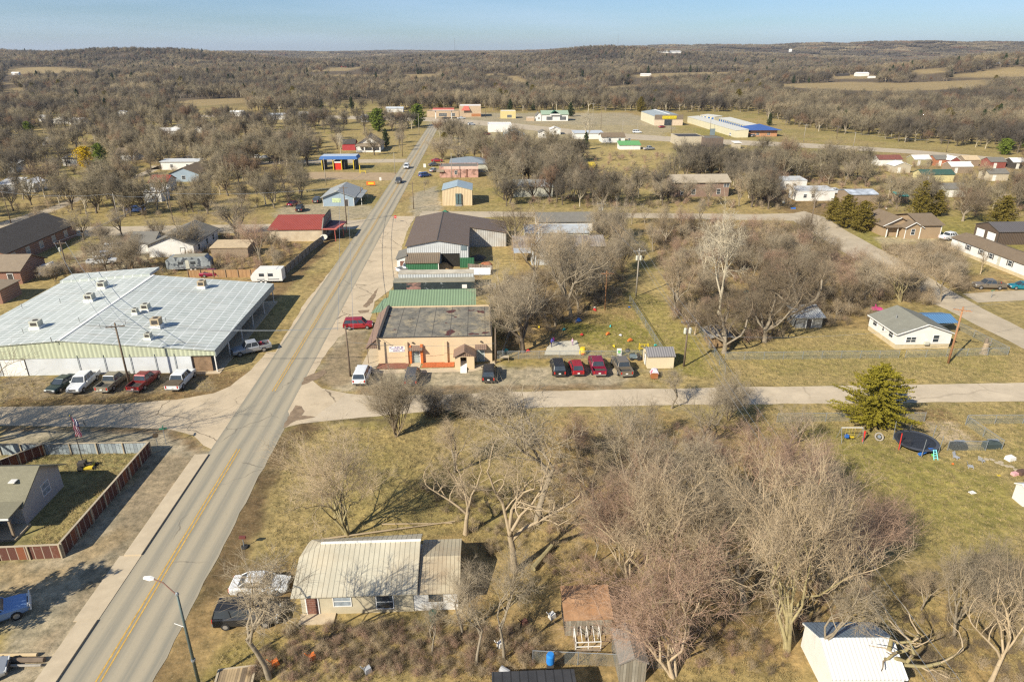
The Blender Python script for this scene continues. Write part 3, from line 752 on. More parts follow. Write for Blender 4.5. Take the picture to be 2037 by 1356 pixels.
b_moss = bark('mossy_bark', (.34, .28, .14)); b_pink = bark('reddish_twigs', (.42, .28, .19)); b_tan = bark('tan_twigs', (.47, .36, .225))
b_twig = bark('grey_twigs', (.39, .315, .21)); b_brn = bark('brown_twigs', (.25, .19, .12))
b_far = bark('distant_twigs', (.215, .175, .115)); b_far2 = bark('distant_pale_twigs', (.31, .255, .16))
TREES = {}
def proto(key, desc, tb, cb, **k):
 a, b_ = norm_h(grow(**k), 10.0)
 TREES[key] = (segs_mesh('trunk', a, tb), segs_mesh('crown', b_, cb), desc)
proto('oak', 'broad', b_dark, b_twig, seed=1, limbs=6, counts=(5, 5, 5, 5), twig=(.65, .0065), r0=.26, trunk=.20, angle=42, spread=1.25)
proto('oak2', 'wide-crowned', b_grey, b_brn, seed=2, limbs=6, counts=(5, 5, 4, 5), twig=(.65, .0065), r0=.23, trunk=.18, angle=46, spread=1.4)
proto('elm', 'grey', b_grey, b_twig, seed=3, limbs=5, counts=(5, 4, 4, 4), twig=(.8, .0058), r0=.17, trunk=.26, angle=34, spread=.95)
proto('elm2', 'tan-twigged', b_grey, b_tan, seed=4, limbs=5, counts=(5, 4, 4, 3), twig=(.9, .0058), r0=.16, trunk=.22, angle=36, spread=1.0, wob=.2)
proto('multi', 'many-stemmed', b_moss, b_tan, seed=5, limbs=3, counts=(4, 4, 4, 3), twig=(.9, .0058), r0=.17, trunk=.2, stems=4, stemspread=17, angle=32)
proto('multi2', 'pinkish-twigged', b_tan, b_pink, seed=6, limbs=3, counts=(4, 4, 4, 3), twig=(.9, .0058), r0=.15, trunk=.18, stems=4, stemspread=22, angle=34)
proto('vase', 'vase-shaped', b_brn, b_twig, seed=7, limbs=6, counts=(4, 4, 4, 3), twig=(.8, .006), r0=.13, trunk=.10, stems=5, stemspread=22, angle=17, wob=.07, up=.02)
proto('pink', 'pinkish slender', b_grey, b_pink, seed=8, limbs=5, counts=(5, 4, 4, 4), twig=(.8, .0058), r0=.14, trunk=.26, angle=30, spread=.9, wob=.13)
proto('syc', 'white-barked', b_pale, b_pale, seed=9, limbs=4, counts=(4, 4, 3, 3), twig=(.8, .010), r0=.14, trunk=.34, angle=38, wob=.15, spread=1.0)
proto('slim', 'slender', b_grey, b_twig, seed=10, limbs=3, counts=(5, 4, 4, 4), twig=(.6, .0065), r0=.11, trunk=.34, angle=36, spread=.7)
proto('gnarl', 'gnarled', b_tan, b_tan, seed=12, limbs=4, counts=(4, 4, 4, 4), twig=(.7, .007), r0=.17, trunk=.26, angle=42, wob=.26, spread=1.1, cut=.2)
proto('pollard', 'hard-pruned', b_moss, b_tan, seed=13, limbs=5, counts=(2, 2, 3, 3), twig=(.6, .010), r0=.22, trunk=.25, angle=50, wob=.36, spread=1.2, cut=.75)
proto('bushy', 'dense grey', b_brn, b_twig, seed=14, limbs=6, counts=(5, 5, 4, 5), twig=(.7, .0065), r0=.15, trunk=.12, angle=32, stems=3, stemspread=14, spread=.8)
proto('far1', 'grey', b_dark, b_far, seed=21, limbs=6, counts=(5, 6, 6), twig=(1.1, .020), r0=.22, trunk=.2, angle=46, spread=1.15)
proto('far2', 'brown', b_grey, b_far, seed=22, limbs=6, counts=(5, 6, 6), twig=(1.1, .020), r0=.22, trunk=.24, angle=44, spread=1.0)
proto('far3', 'pale', b_pale, b_far2, seed=23, limbs=5, counts=(5, 6, 6), twig=(1.1, .020), r0=.2, trunk=.24, angle=40, spread=.95)
proto('far4', 'broad', b_dark, b_far2, seed=24, limbs=7, counts=(5, 6, 6), twig=(1.0, .020), r0=.24, trunk=.18, angle=50, spread=1.3)
TREEPTS = []
def tree(key, x, y, h, label=None, group=None, wide=1.0, rz=None, z=0.0):
 tm, cm, desc = TREES[key]
 k = h / 10.0
 e = empty('bare_tree', (x, y, z), rnd.uniform(0, 6.28) if rz is None else rz, label, 'tree', group)
 e.scale = (k * wide, k * wide, k)
 link_mesh('trunk', tm, e); link_mesh('crown', cm, e)
 TREEPTS.append((x, y, h * .35))
 return e
def tree_px(key, u, v, vtop, label, wide=1.0, group=None, rz=None):
 p = G(u, v); return tree(key, p.x, p.y, max(2.0, HT(p.y, vtop)), label, group, wide, rz)
def cedar_mesh(seed, H=10., W=3.2, col=(.10, .105, .02), n=15000, shape='cone', leaf=.12, name='cedar_foliage'):
 q = np.random.RandomState(seed)
 nb = 420
 C = []
 for i in range(nb):
  f = (i + q.rand()) / nb
  z = H * (.03 + .93 * f)
  a = q.rand() * 6.283
  lump = .78 + .28 * math.sin(a * 3 + f * 9 + seed) + .16 * math.sin(a * 5 - f * 15)
  rad = W * ((1 - f) ** .5 * min(1, .6 + f * 3.2) * lump * (.75 + .35 * q.rand()) if shape == 'cone' else math.sqrt(max(.02, 1 - (2 * f - .95) ** 2)) * lump * (.8 + .3 * q.rand()))
  m = max(8, int(n / nb * (.35 + 1.2 * rad / W)))
  t = q.rand(m) ** .55
  c = np.stack([np.cos(a) * rad * t, np.sin(a) * rad * t, z + .22 * rad * t + (q.rand() - .5) * .3], 1)
  c += q.randn(m, 3) * (.36 * (1.2 - t)[:, None] * max(.45, rad / W)) * np.array([1, 1, .8])
  C.append(c)
 C = np.concatenate(C); m = len(C)
 d1 = q.randn(m, 3); d1 /= np.linalg.norm(d1, axis=1)[:, None]; d2 = np.cross(d1, q.randn(m, 3)); d2 /= np.linalg.norm(d2, axis=1)[:, None]
 s = leaf * (.6 + .8 * q.rand(m))[:, None]
 V = np.stack([C - d1 * s, C + d1 * s * .8 + d2 * s * .6, C + d2 * -s * .7 + d1 * s * .4], 1).reshape(-1, 3)
 me = bpy.data.meshes.new('crown')
 me.vertices.add(len(V)); me.vertices.foreach_set('co', V.ravel())
 me.loops.add(len(V)); me.loops.foreach_set('vertex_index', np.arange(len(V)))
 me.polygons.add(m); me.polygons.foreach_set('loop_start', np.arange(0, 3 * m, 3)); me.polygons.foreach_set('loop_total', np.full(m, 3))
 me.update(calc_edges=True)
 me.materials.append(M(name, col, .8, .45, 1.3, spec=.15))
 tb = MB().tube((0, 0, -.1), (0, 0, H * .5), .035 * H * .6, .02 * H * .6, 8).tube((0, 0, H * .5), (0, 0, H * .93), .02 * H * .6, .01, 6)
 return tb.mesh('trunk', b_dark, True), me
CED = {'cedar': cedar_mesh(1, 10, 6.3, (.215, .18, .02), 52000, 'cone', .105), 'cedar2': cedar_mesh(2, 10, 4.8, (.17, .13, .026), 12000, 'cone', .17, name='bronze_cedar_foliage'),
  'pine': cedar_mesh(3, 10, 4.0, (.16, .20, .03), 9000, 'ball', .22, name='green_pine_foliage'), 'dark': cedar_mesh(4, 10, 3.0, (.06, .075, .028), 7000, 'cone', .2, name='dark_cedar_foliage'),
  'gold': cedar_mesh(5, 10, 5.0, (.62, .42, .02), 8000, 'ball', .22, name='golden_foliage'), 'bronze': cedar_mesh(6, 10, 4.5, (.30, .22, .06), 6000, 'ball', .2, name='tan_foliage')}
def evergreen(key, u, v, vtop, label, wide=1.0, name='cedar_tree', group=None):
 p = G(u, v) if v > 235 else GT(u, v); h = max(1.5, HT(p.y, vtop) - p.z)
 e = empty(name, p, rnd.uniform(0, 6.28), label, 'tree', group)
 e.scale = (h / 10 * wide, h / 10 * wide, h / 10)
 link_mesh('trunk', CED[key][0], e); link_mesh('crown', CED[key][1], e)
 TREEPTS.append((p.x, p.y, h * .3))
 return e
# buildings
FOOT = []            # world rectangles kept free of trees
RZ = -RYAW
m_glass = M('dark_glass', (.045, .055, .065), .12, .2, 1.0, spec=.6)
m_glassL = M('curtained_glass', (.30, .33, .34), .2, .3, 2.0, spec=.5)
m_white = M('white_paint', (.74, .71, .64), .6, .05, .8, dirt=.18, dirtcol=(.45, .38, .28))
m_trim = M('trim_white', (.78, .75, .68), .6, .04)
m_dark = M('dark_trim', (.07, .06, .05), .7)
m_metal = M('bare_metal', (.42, .42, .40), .4, .15, 2, metal=.5)
m_wood = M('weathered_wood', (.28, .21, .14), .9, .25, 3)
m_found = M('concrete_block', (.55, .45, .28), .9, .12, 1.2, dirt=.3, dirtcol=(.35, .25, .12))
def shingle(n, c): return M(n, c, .95, .16, .9, kind='shingle', spec=.1)
sh_grey = shingle('grey_shingles', (.20, .185, .155)); sh_dark = shingle('charcoal_shingles', (.085, .075, .065)); sh_olive = shingle('olive_shingles', (.235, .215, .145))
sh_brown = shingle('brown_shingles', (.215, .160, .105)); sh_tan = shingle('tan_shingles', (.27, .21, .145)); sh_blue = shingle('pale_grey_shingles', (.33, .34, .33))
def win(root, side, W, D, pos, z, w, h, grid=True, frame=None, glass=None):
 """window: frame with a pane standing on it; pos is its centre along the wall"""
 t, e = .07, .05
 mb, pn = MB(), MB()
 def bx(m, a0, z0, a1, z1, d0, d1):
  if side == 'f': m.box(a0, -d1, z0, a1, -d0, z1)
  elif side == 'b': m.box(a0, D + d0, z0, a1, D + d1, z1)
  elif side == 'l': m.box(-d1, a0, z0, -d0, a1, z1)
  else: m.box(W + d0, a0, z0, W + d1, a1, z1)
 a0, a1 = pos - w / 2, pos + w / 2
 bx(mb, a0 - t, z - t, a1 + t, z, -.02, e); bx(mb, a0 - t, z + h, a1 + t, z + h + t, -.02, e)
 bx(mb, a0 - t, z, a0, z + h, -.02, e); bx(mb, a1, z, a1 + t, z + h, -.02, e)
 if grid:
  bx(mb, a0, z + h / 2 - .025, a1, z + h / 2 + .025, -.02, e - .005)
  if w > 1.3:
   k = int(w / .75)
   for i in range(1, k): bx(mb, a0 + w * i / k - .03, z, a0 + w * i / k + .03, z + h, -.02, e - .012)
 bx(pn, a0, z, a1, z + h, -.02, .02)
 f = mb.build('window', frame or m_trim, root)
 pn.build('pane', glass or m_glass, f)
 return f
def door(root, side, W, D, pos, w=.95, h=2.05, mat=None, z=0.0, garage=False):
 mb, k = MB(), MB()
 def bx(m, a0, z0, a1, z1, d0, d1):
  if side == 'f': m.box(a0, -d1, z0, a1, -d0, z1)
  elif side == 'b': m.box(a0, D + d0, z0, a1, D + d1, z1)
  elif side == 'l': m.box(-d1, a0, z0, -d0, a1, z1)
  else: m.box(W + d0, a0, z0, W + d1, a1, z1)
 bx(mb, pos - w / 2, z, pos + w / 2, z + h, -.02, .04)
 if garage:
  for i in range(1, 5): bx(mb, pos - w / 2 + .04, z + h * i / 5 - .02, pos + w / 2 - .04, z + h * i / 5 + .02, .04, .055)
 bx(k, pos + w / 2 - .15, z + 1.0, pos + w / 2 - .08, z + 1.12, .04, .09)
 o = mb.build('garage_door' if garage else 'door', mat or m_metal, root)
 fr = MB()
 bx(fr, pos - w / 2 - .09, z, pos - w / 2, z + h + .09, -.02, .06); bx(fr, pos + w / 2, z, pos + w / 2 + .09, z + h + .09, -.02, .06); bx(fr, pos - w / 2, z + h, pos + w / 2, z + h + .09, -.02, .06)
 fr.build('frame', m_trim if mat is not m_trim else m_dark, o)
 k.build('handle', m_dark, o)
 return o
def walls_roof(root, W, D, eave, rise, ridge, wall, roof, ov=.35, ox=0, oy=0, base=None, z0=0.0, thick=.14, wname='wall', rname='roof', fascia=True, trimm=None):
 w = MB(); r = MB(); x0, y0, x1, y1 = ox, oy, ox + W, oy + D; E = eave; Tt = eave + rise
 def side(pts): w.poly(pts)
 zb = z0 - (.15 if base is None else 0)
 if base: MB().box(x0 + .03, y0 + .03, -.1, x1 - .03, y1 - .03, z0).build('foundation', base, root)
 if ridge == 'flat':
  w.box(x0, y0, zb, x1, y1, E - .25)
  t = .22
  w.box(x0, y0, E - .25, x1, y0 + t, E).box(x0, y1 - t, E - .25, x1, y1, E).box(x0, y0 + t, E - .25, x0 + t, y1 - t, E).box(x1 - t, y0 + t, E - .25, x1, y1 - t, E)
  r.box(x0 + t, y0 + t, E - .25, x1 - t, y1 - t, E - .17)
 elif ridge in ('x', 'y'):
  s_ = rise / (D / 2 if ridge == 'x' else W / 2)
  if ridge == 'x':
   m = (y0 + y1) / 2
   side([(x0, y0, zb), (x1, y0, zb), (x1, y0, E), (x0, y0, E)]); side([(x1, y1, zb), (x0, y1, zb), (x0, y1, E), (x1, y1, E)])
   side([(x1, y0, zb), (x1, y1, zb), (x1, y1, E), (x1, m, Tt), (x1, y0, E)]); side([(x0, y1, zb), (x0, y0, zb), (x0, y0, E), (x0, m, Tt), (x0, y1, E)])
   u = ov
   r.slab([(x0 - u, y0 - u, E - u * s_ + thick), (x1 + u, y0 - u, E - u * s_ + thick), (x1 + u, m, Tt + thick), (x0 - u, m, Tt + thick)], thick)
   r.slab([(x0 - u, m, Tt + thick), (x1 + u, m, Tt + thick), (x1 + u, y1 + u, E - u * s_ + thick), (x0 - u, y1 + u, E - u * s_ + thick)], thick)
  else:
   m = (x0 + x1) / 2
   side([(x1, y0, zb), (x1, y1, zb), (x1, y1, E), (x1, y0, E)]); side([(x0, y1, zb), (x0, y0, zb), (x0, y0, E), (x0, y1, E)])
   side([(x0, y0, zb), (x1, y0, zb), (x1, y0, E), (m, y0, Tt), (x0, y0, E)]); side([(x1, y1, zb), (x0, y1, zb), (x0, y1, E), (m, y1, Tt), (x1, y1, E)])
   u = ov
   r.slab([(x0 - u, y0 - u, E - u * s_ + thick), (m, y0 - u, Tt + thick), (m, y1 + u, Tt + thick), (x0 - u, y1 + u, E - u * s_ + thick)], thick)
   r.slab([(m, y0 - u, Tt + thick), (x1 + u, y0 - u, E - u * s_ + thick), (x1 + u, y1 + u, E - u * s_ + thick), (m, y1 + u, Tt + thick)], thick)
 elif ridge == 'hip':
  w.box(x0, y0, zb, x1, y1, E); u = ov
  h = min(W, D) / 2 + u
  a, b2, c2, d2 = (x0 - u, y0 - u, E), (x1 + u, y0 - u, E), (x1 + u, y1 + u, E), (x0 - u, y1 + u, E)
  if W >= D: p, q = (x0 - u + h, (y0 + y1) / 2, Tt), (x1 + u - h, (y0 + y1) / 2, Tt)
  else: p, q = ((x0 + x1) / 2, y0 - u + h, Tt), ((x0 + x1) / 2, y1 + u - h, Tt)
  if W >= D:
   for f in ([a, b2, q, p], [b2, c2, q], [c2, d2, p, q], [d2, a, p]): r.slab([(t[0], t[1], t[2] + .1) for t in f], .1)
  else:
   for f in ([a, b2, p], [b2, c2, q, p], [c2, d2, q], [d2, a, p, q]): r.slab([(t[0], t[1], t[2] + .1) for t in f], .1)
 else:                                   # one slope: high at the back / front / left / right
  zf = {'hb': (E, E, Tt, Tt), 'hf': (Tt, Tt, E, E), 'hl': (Tt, E, E, Tt), 'hr': (E, Tt, Tt, E)}[ridge]
  P = [(x0, y0), (x1, y0), (x1, y1), (x0, y1)]
  for i in range(4):
   j = (i + 1) % 4
   side([(*P[i], zb), (*P[j], zb), (*P[j], zf[j]), (*P[i], zf[i])])
  u = ov
  gx = ((zf[1] - zf[0]) / W if W else 0); gy = (zf[3] - zf[0]) / D
  C4 = [(x0 - u, y0 - u), (x1 + u, y0 - u), (x1 + u, y1 + u), (x0 - u, y1 + u)]
  r.slab([(x, y, zf[0] + gx * (x - x0) + gy * (y - y0) + thick) for x, y in C4], thick)
 wo = w.build(wname, wall, root); ro = r.build(rname, roof, root)
 return wo, ro
def root_at(name, x0, s0, label, cat='house', group=None, rot=0.0, W=0, D=0, keep=True):
 e = empty(name, RS(x0, s0), RZ + rot, label, cat, group)
 if keep and W:
  c, q = math.cos(RZ + rot), math.sin(RZ + rot); o = RS(x0, s0)
  FOOT.append([(o.x + a * c - b_ * q, o.y + a * q + b_ * c) for a, b_ in ((-.8, -.8), (W + .8, -.8), (W + .8, D + .8), (-.8, D + .8))])
 return e
def bld(name, label, x0, x1, s0, s1, eave, rise, ridge, wall, roof, wins=(), doors=(), ov=.35, cat='house', base=None, z0=0.0, rot=0.0, group=None, glass=None, frame=None):
 W, D = x1 - x0, s1 - s0
 e = root_at(name, x0, s0, label, cat, group, rot, W, D)
 walls_roof(e, W, D, eave, rise, ridge, wall, roof, ov, base=base, z0=z0)
 for q in wins: win(e, q[0], W, D, *q[1:5], q[5] if len(q) > 5 else True, frame, glass)
 for q in doors: door(e, q[0], W, D, q[1], *(q[2:]))
 return e
def part(root, name, mat, fn, smooth=False):
 mb = MB(); fn(mb); return mb.build(name, mat, root, smooth=smooth)
wr = (-39.6, 52.6)
m_roofw, nt, b, tc = base_mat('patched_metal_roof', .6, .0, .3)
sx = nd(nt, 'ShaderNodeSeparateXYZ'); nt.links.new(tc.outputs['Object'], sx.inputs[0])
fy = math_n(nt, 'FRACT', math_n(nt, 'DIVIDE', sx.outputs[1], 1.02))
row = math_n(nt, 'FLOOR', math_n(nt, 'DIVIDE', sx.outputs[1], 1.02))
fx = math_n(nt, 'FRACT', math_n(nt, 'ADD', math_n(nt, 'DIVIDE', sx.outputs[0], 1.55), math_n(nt, 'MULTIPLY', row, .035)))
vec = tc.outputs['Object']
wv = noise(nt, vec, 1.2, 4)
c = mix(nt, (.36, .385, .34), (.52, .54, .48), ramp(nt, noise(nt, vec, .25, 6, .7), .3, 0, .7, 1))
c = mix(nt, c, (.70, .70, .65), math_n(nt, 'MULTIPLY', ramp(nt, fy, .13, 1, .24, 0), ramp(nt, wv, .3, .35, .6, .9)))
c = mix(nt, c, (.74, .74, .69), math_n(nt, 'MULTIPLY', ramp(nt, fx, .06, 1, .12, 0), ramp(nt, wv, .3, .5, .6, 1)))
mps = nd(nt, 'ShaderNodeMapping'); mps.inputs['Scale'].default_value = (.12, 1.1, 1); nt.links.new(vec, mps.inputs[0])
c = mix(nt, c, (.30, .24, .16), ramp(nt, noise(nt, mps.outputs[0], .9, 6, .7), .55, 0, .75, .55))
c = mix(nt, c, (.62, .62, .56), ramp(nt, noise(nt, vec, .2, 5, .6), .55, 0, .68, .5))
nt.links.new(c, b.inputs['Base Color'])
m_cg = M('cream_green_cladding', (.50, .52, .36), .6, .08, .5, kind='rib', axis=0, pitch=.62, spec=.3)
m_wb = M('white_block_wall', (.60, .61, .60), .8, .07, .5, dirt=.2, dirtcol=(.4, .36, .28))
m_fas = M('grey_blue_cladding', (.33, .36, .35), .6, .08, .5, kind='rib', axis=1, pitch=.6)
wh = root_at('warehouse', -46.5, 52.6, 'long low warehouse with white seamed metal roof, cream ribbed gable and parked trucks in front', 'warehouse', None, 0, 37, 32)
XL, XR, XRD, YD = 0.0, 33.5, 16.2, 30.0          # local: left wall, right wall, ridge, depth
zL, zR, zT = 4.15, 3.45, 5.3
part(wh, 'wall', m_wb, lambda q: q.poly([(XL, 0, -.1), (XR, 0, -.1), (XR, 0, 2.62), (XL, 0, 2.62)]).poly([(XR, 0, -.1), (XR, YD, -.1), (XR, YD, 3.4), (XR, 0, 3.4)]).poly([(XR, YD, -.1), (XL, YD, -.1), (XL, YD, zL), (XRD, YD, zT), (XR, YD, 3.4)]).poly([(XL, YD, -.1), (XL, 0, -.1), (XL, 0, zL), (XL, YD, zL)]))
part(wh, 'gable_cladding', m_cg, lambda q: q.slab([(XL, -.06, 2.62), (37, -.06, 2.62), (37, -.06, zR - .05), (XRD, -.06, zT - .05), (XL, -.06, zL - .05)][::1], 0) if False else
  q.poly([(XL, -.06, 2.6), (37, -.06, 2.6), (37, -.06, zR - .03), (XRD, -.06, zT - .03), (XL, -.06, zL - .03)]).poly([(XL, .0, 2.6), (XL, .0, zL - .03), (XRD, .0, zT - .03), (37, .0, zR - .03), (37, .0, 2.6)]).poly([(XL, -.06, 2.6), (XL, 0, 2.6), (37, 0, 2.6), (37, -.06, 2.6)]))
part(wh, 'roof', m_roofw, lambda q: q.slab([(-.4, -.25, zL + .0), (XRD, -.25, zT + .06), (XRD, 29.9, zT + .06), (-.4, 29.9, zL)], .12).slab([(XRD, -.25, zT + .06), (37.1, -.25, zR + .03), (37.1, 29.9, zR + .03), (XRD, 29.9, zT + .06)], .12)
  .slab([(-.4, 29.9, zL + .35), (15.5, 29.9, zT + .35), (15.5, 34, zT + .35), (-.4, 34, zL + .35)], .45))
part(wh, 'ridge_cap', m_trim, lambda q: q.box(XRD - .22, -.3, zT + .05, XRD + .22, 29.9, zT + .12))
part(wh, 'rear_annex_wall', m_fas, lambda q: q.box(-.1, 30.05, -.1, 15.3, 33.8, zL - .1))
part(wh, 'fascia', m_fas, lambda q: q.box(37.0, -.1, 2.45, 37.12, 29.9, zR + .0))
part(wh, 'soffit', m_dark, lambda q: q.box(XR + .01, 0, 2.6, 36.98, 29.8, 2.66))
for i, y in enumerate((.0, 5.6, 11.4, 17.2, 23.4, 29.3)):
 part(wh, 'post', m_white, lambda q: q.box(36.75, y, 0, 36.9, y + .14, 2.6))
part(wh, 'porch_slab', m_conc, lambda q: q.box(XR, -.6, -.1, 37.4, 30, .06))
m_rb = M('dark_red_brick', (.20, .085, .055), .9, .3, 2.0, kind='brick', pitch=.9, col2=(.3, .2, .15))
for a in (.3, 7.2, 20.4): part(wh, 'brick_pier', m_rb, lambda q: q.box(XR - .05, a, 0, XR + .12, a + 2.4, 2.6))
part(wh, 'brick_panel', M('brown_plywood', (.24, .155, .09), .9, .3), lambda q: q.box(33.6, .25, 0, 36.2, .33, 2.5))
for a in (4.9, 12.6, 16.4, 25.2):
 win(wh, 'r', XR, YD, a, .35, 3.0, 2.1, True, m_white)
for a in (9.4, 18.6): door(wh, 'r', XR, YD, a + .4, 1.1, 2.2, m_glass)
door(wh, 'f', XR, YD, 9.0, 3.3, 2.5, m_trim, 0, True)
for x in (3.0, 18.0, 21.6, 25.2, 28.6, 31.3): part(wh, 'downpipe', m_fas, lambda q: q.tube((x, -.1, 0), (x, -.1, 3.0), .045, n=6))
def roof_z(x): return (zT + .06 - (XRD - x) * (zT - zL) / (XRD + .4)) if x < XRD else (zT + .06 - (x - XRD) * (zT - zR) / (37.1 - XRD))
m_ac = M('cream_unit', (.52, .50, .40), .6, .1, 2); m_acb = M('tan_unit', (.45, .35, .22), .7, .12, 2)
ROOFDX, ROOFDY = None, None
def roof_pt(u, v):
 """local point of the warehouse roof that the photo shows at a pixel"""
 z = 4.6
 for _ in range(12):
  w = G(u, v, z); x, s = to_road(w); x -= -46.5; s -= 52.6; z = roof_z(x)
 return x, s, z
for i, (u, v, w_, h_, tan, lb) in enumerate(((74, 652, 1.5, 1.2, 0, 'pale rooftop cooling unit nearest the warehouse left edge'), (180, 598, 1.5, 1.2, 0, 'pale rooftop cooling unit left of the ridge, below the farthest pale one'), (205, 573, 1.5, 1.2, 0, 'pale rooftop cooling unit farthest back on the left roof slope'),
         (291, 617, 1.3, 1.1, 0, 'pale rooftop cooling unit just right of the ridge'), (270, 624, .9, .9, 0, 'small grey fan box beside the pale unit right of the ridge'), (313, 650, 1.5, 1.45, 1, 'tan rooftop unit standing mid slope with a round fan on top'),
         (403, 572, 1.4, 1.3, 1, 'tan rooftop unit near the far edge of the warehouse roof'), (296, 674, 1.0, .95, 0, 'small pale fan box near the front edge of the warehouse roof'))):
 x, y, z = roof_pt(u, v)
 e = empty('rooftop_unit', RS(-46.5 + x, 52.6 + y, z), RZ, lb, 'rooftop unit', 'units on the warehouse roof')
 MB().box(-w_ / 2, -w_ / 2, -.1, w_ / 2, w_ / 2, h_ * .3).build('base', m_trim, e)
 MB().box(-w_ * .42, -w_ * .42, h_ * .3, w_ * .42, w_ * .42, h_).build('cabinet', m_acb if tan else m_ac, e)
 MB().lathe([(w_ * .25, h_), (w_ * .25, h_ + .05)], (0, 0, 0), 12).box(-w_ * .3, -w_ * .43, h_ * .45, w_ * .3, -w_ * .421, h_ * .85).build('grille', m_dark, e)
for u, v in ((228, 572), (103, 680), (199, 652), (44, 612), (46, 662), (158, 640), (330, 640), (250, 645), (120, 602)):
 x, y, z = roof_pt(u, v); part(wh, 'vent_pipe', m_metal, lambda q: q.tube((x, y, z - .1), (x, y, z + .7), .06, n=6))
m_peach = M('peach_paint', (.64, .485, .30), .8, .05, .5, dirt=.12, dirtcol=(.45, .30, .16))
m_wroof, nt, b, tc = base_mat('weathered_felt_roof', .95, 0, .1)
vec = tc.outputs['Object']
c = mix(nt, (.12, .115, .10), (.26, .23, .175), ramp(nt, noise(nt, vec, .6, 8, .75), .36, 0, .62, 1))
c = mix(nt, c, (.40, .325, .20), ramp(nt, noise(nt, vec, .45, 7, .8), .50, 0, .62, .8))
c = mix(nt, c, (.06, .055, .05), ramp(nt, noise(nt, vec, .8, 6, .7), .56, 0, .66, .75))
c = mix(nt, c, (.10, .045, .04), ramp(nt, noise(nt, vec, .33, 3, .45), .655, 0, .668, 1))
sx = nd(nt, 'ShaderNodeSeparateXYZ'); nt.links.new(vec, sx.inputs[0])
c = mix(nt, c, (.07, .065, .06), math_n(nt, 'LESS_THAN', math_n(nt, 'FRACT', math_n(nt, 'DIVIDE', sx.outputs[0], 2.6)), .03))
nt.links.new(c, b.inputs['Base Color'])
m_brr = M('brown_metal', (.23, .155, .11), .55, .08, .6, kind='rib', axis=0, pitch=.3)
m_brry = M('brown_metal_side', (.26, .17, .12), .55, .08, .6, kind='rib', axis=1, pitch=.3)
dc = root_at('daycare_building', 13.0, 54.5, 'peach block building with blotched flat roof and orange framed door', 'building', None, 0, 16.6, 13.5)
walls_roof(dc, 16.6, 13.4, 4.0, 0, 'flat', m_peach, m_wroof, 0)
part(dc, 'parapet_cap', m_dark, lambda q: q.box(-.05, -.06, 4.0, .32, 13.4, 4.22).box(-.05, -.06, 4.0, 16.65, .14, 4.06).box(16.4, 0, 4.0, 16.66, 13.4, 4.07))
part(dc, 'awning', m_brry, lambda q: q.slab([(-1.7, -.5, 2.65), (-.02, -.5, 4.15), (-.02, 13.6, 4.15), (-1.7, 13.6, 2.65)], .12))
part(dc, 'awning_end', m_brr, lambda q: q.poly([(-1.65, -.35, 2.5), (-.02, -.35, 2.5), (-.02, -.35, 4.0)]).poly([(-.02, -.36, 4.0), (-.02, -.36, 2.5), (-1.65, -.36, 2.5)]))
for y in (-.2, 6.5, 13.0): part(dc, 'awning_post', m_wood, lambda q: q.tube((-1.5, y, 0), (-1.5, y, 2.6), .06, n=6))
for x in (3.9, 9.6): part(dc, 'buttress', m_peach, lambda q: q.box(x, -.3, 0, x + .45, 0.02, 3.35))
m_or = M('orange_paint', (.62, .17, .04), .7, .1, 2)
part(dc, 'orange_surround', m_or, lambda q: q.box(4.55, -.35, 0, 4.85, 0.02, 2.8).box(6.15, -.35, 0, 6.5, .02, 2.95))
part(dc, 'door_hood', m_brr, lambda q: q.slab([(4.5, -.9, 2.35), (6.5, -.9, 2.35), (6.5, 0, 2.75), (4.5, 0, 2.75)], .1))
door(dc, 'f', 16.6, 13.4, 5.5, 1.0, 2.1, M('grey_green_door', (.34, .38, .34), .6))
win(dc, 'f', 16.6, 13.4, 5.5, 1.25, .5, .6, False, m_dark)
door(dc, 'f', 16.6, 13.4, 14.9, 1.0, 2.1, MATS['grey_green_door'])
part(dc, 'door_hood', m_brr, lambda q: q.slab([(14.1, -.9, 2.35), (15.8, -.9, 2.35), (15.8, 0, 2.75), (14.1, 0, 2.75)], .1))
for x in (5.1, 15.0): part(dc, 'wall_lamp', m_dark, lambda q: q.box(x - .12, -.25, 3.15, x + .12, 0, 3.3))
part(dc, 'porch_wall', m_peach, lambda q: q.box(11.2, -2.6, 0, 12.0, 0, 2.0).box(12.9, -2.6, 0, 14.0, .0, 2.0).box(12.0, -2.6, 1.9, 12.9, 0, 2.0))
part(dc, 'porch_gable', m_brr, lambda q: q.poly([(11.2, -2.62, 2.0), (14.0, -2.62, 2.0), (12.6, -2.62, 2.75)]))
part(dc, 'porch_roof', m_brry, lambda q: q.slab([(11.0, -2.9, 2.02), (12.6, -2.9, 2.9), (12.6, 0, 2.9), (11.0, 0, 2.02)], .08).slab([(12.6, -2.9, 2.9), (14.2, -2.9, 2.02), (14.2, 0, 2.02), (12.6, 0, 2.9)], .08))
part(dc, 'ramp', m_trim, lambda q: q.slab([(12.0, -3.9, .1), (12.9, -3.9, .1), (12.9, -1.2, .75), (12.0, -1.2, .75)], .2))
sg = empty('wall_sign', RS(14.6, 54.46, 2.25), RZ, 'white wall sign with two lines of purple lettering beside the orange door', 'sign')
part(sg, 'board', m_trim, lambda q: q.box(0, -.05, -.45, 2.6, 0, .45))
m_pur = M('purple_paint', (.14, .04, .22), .7)
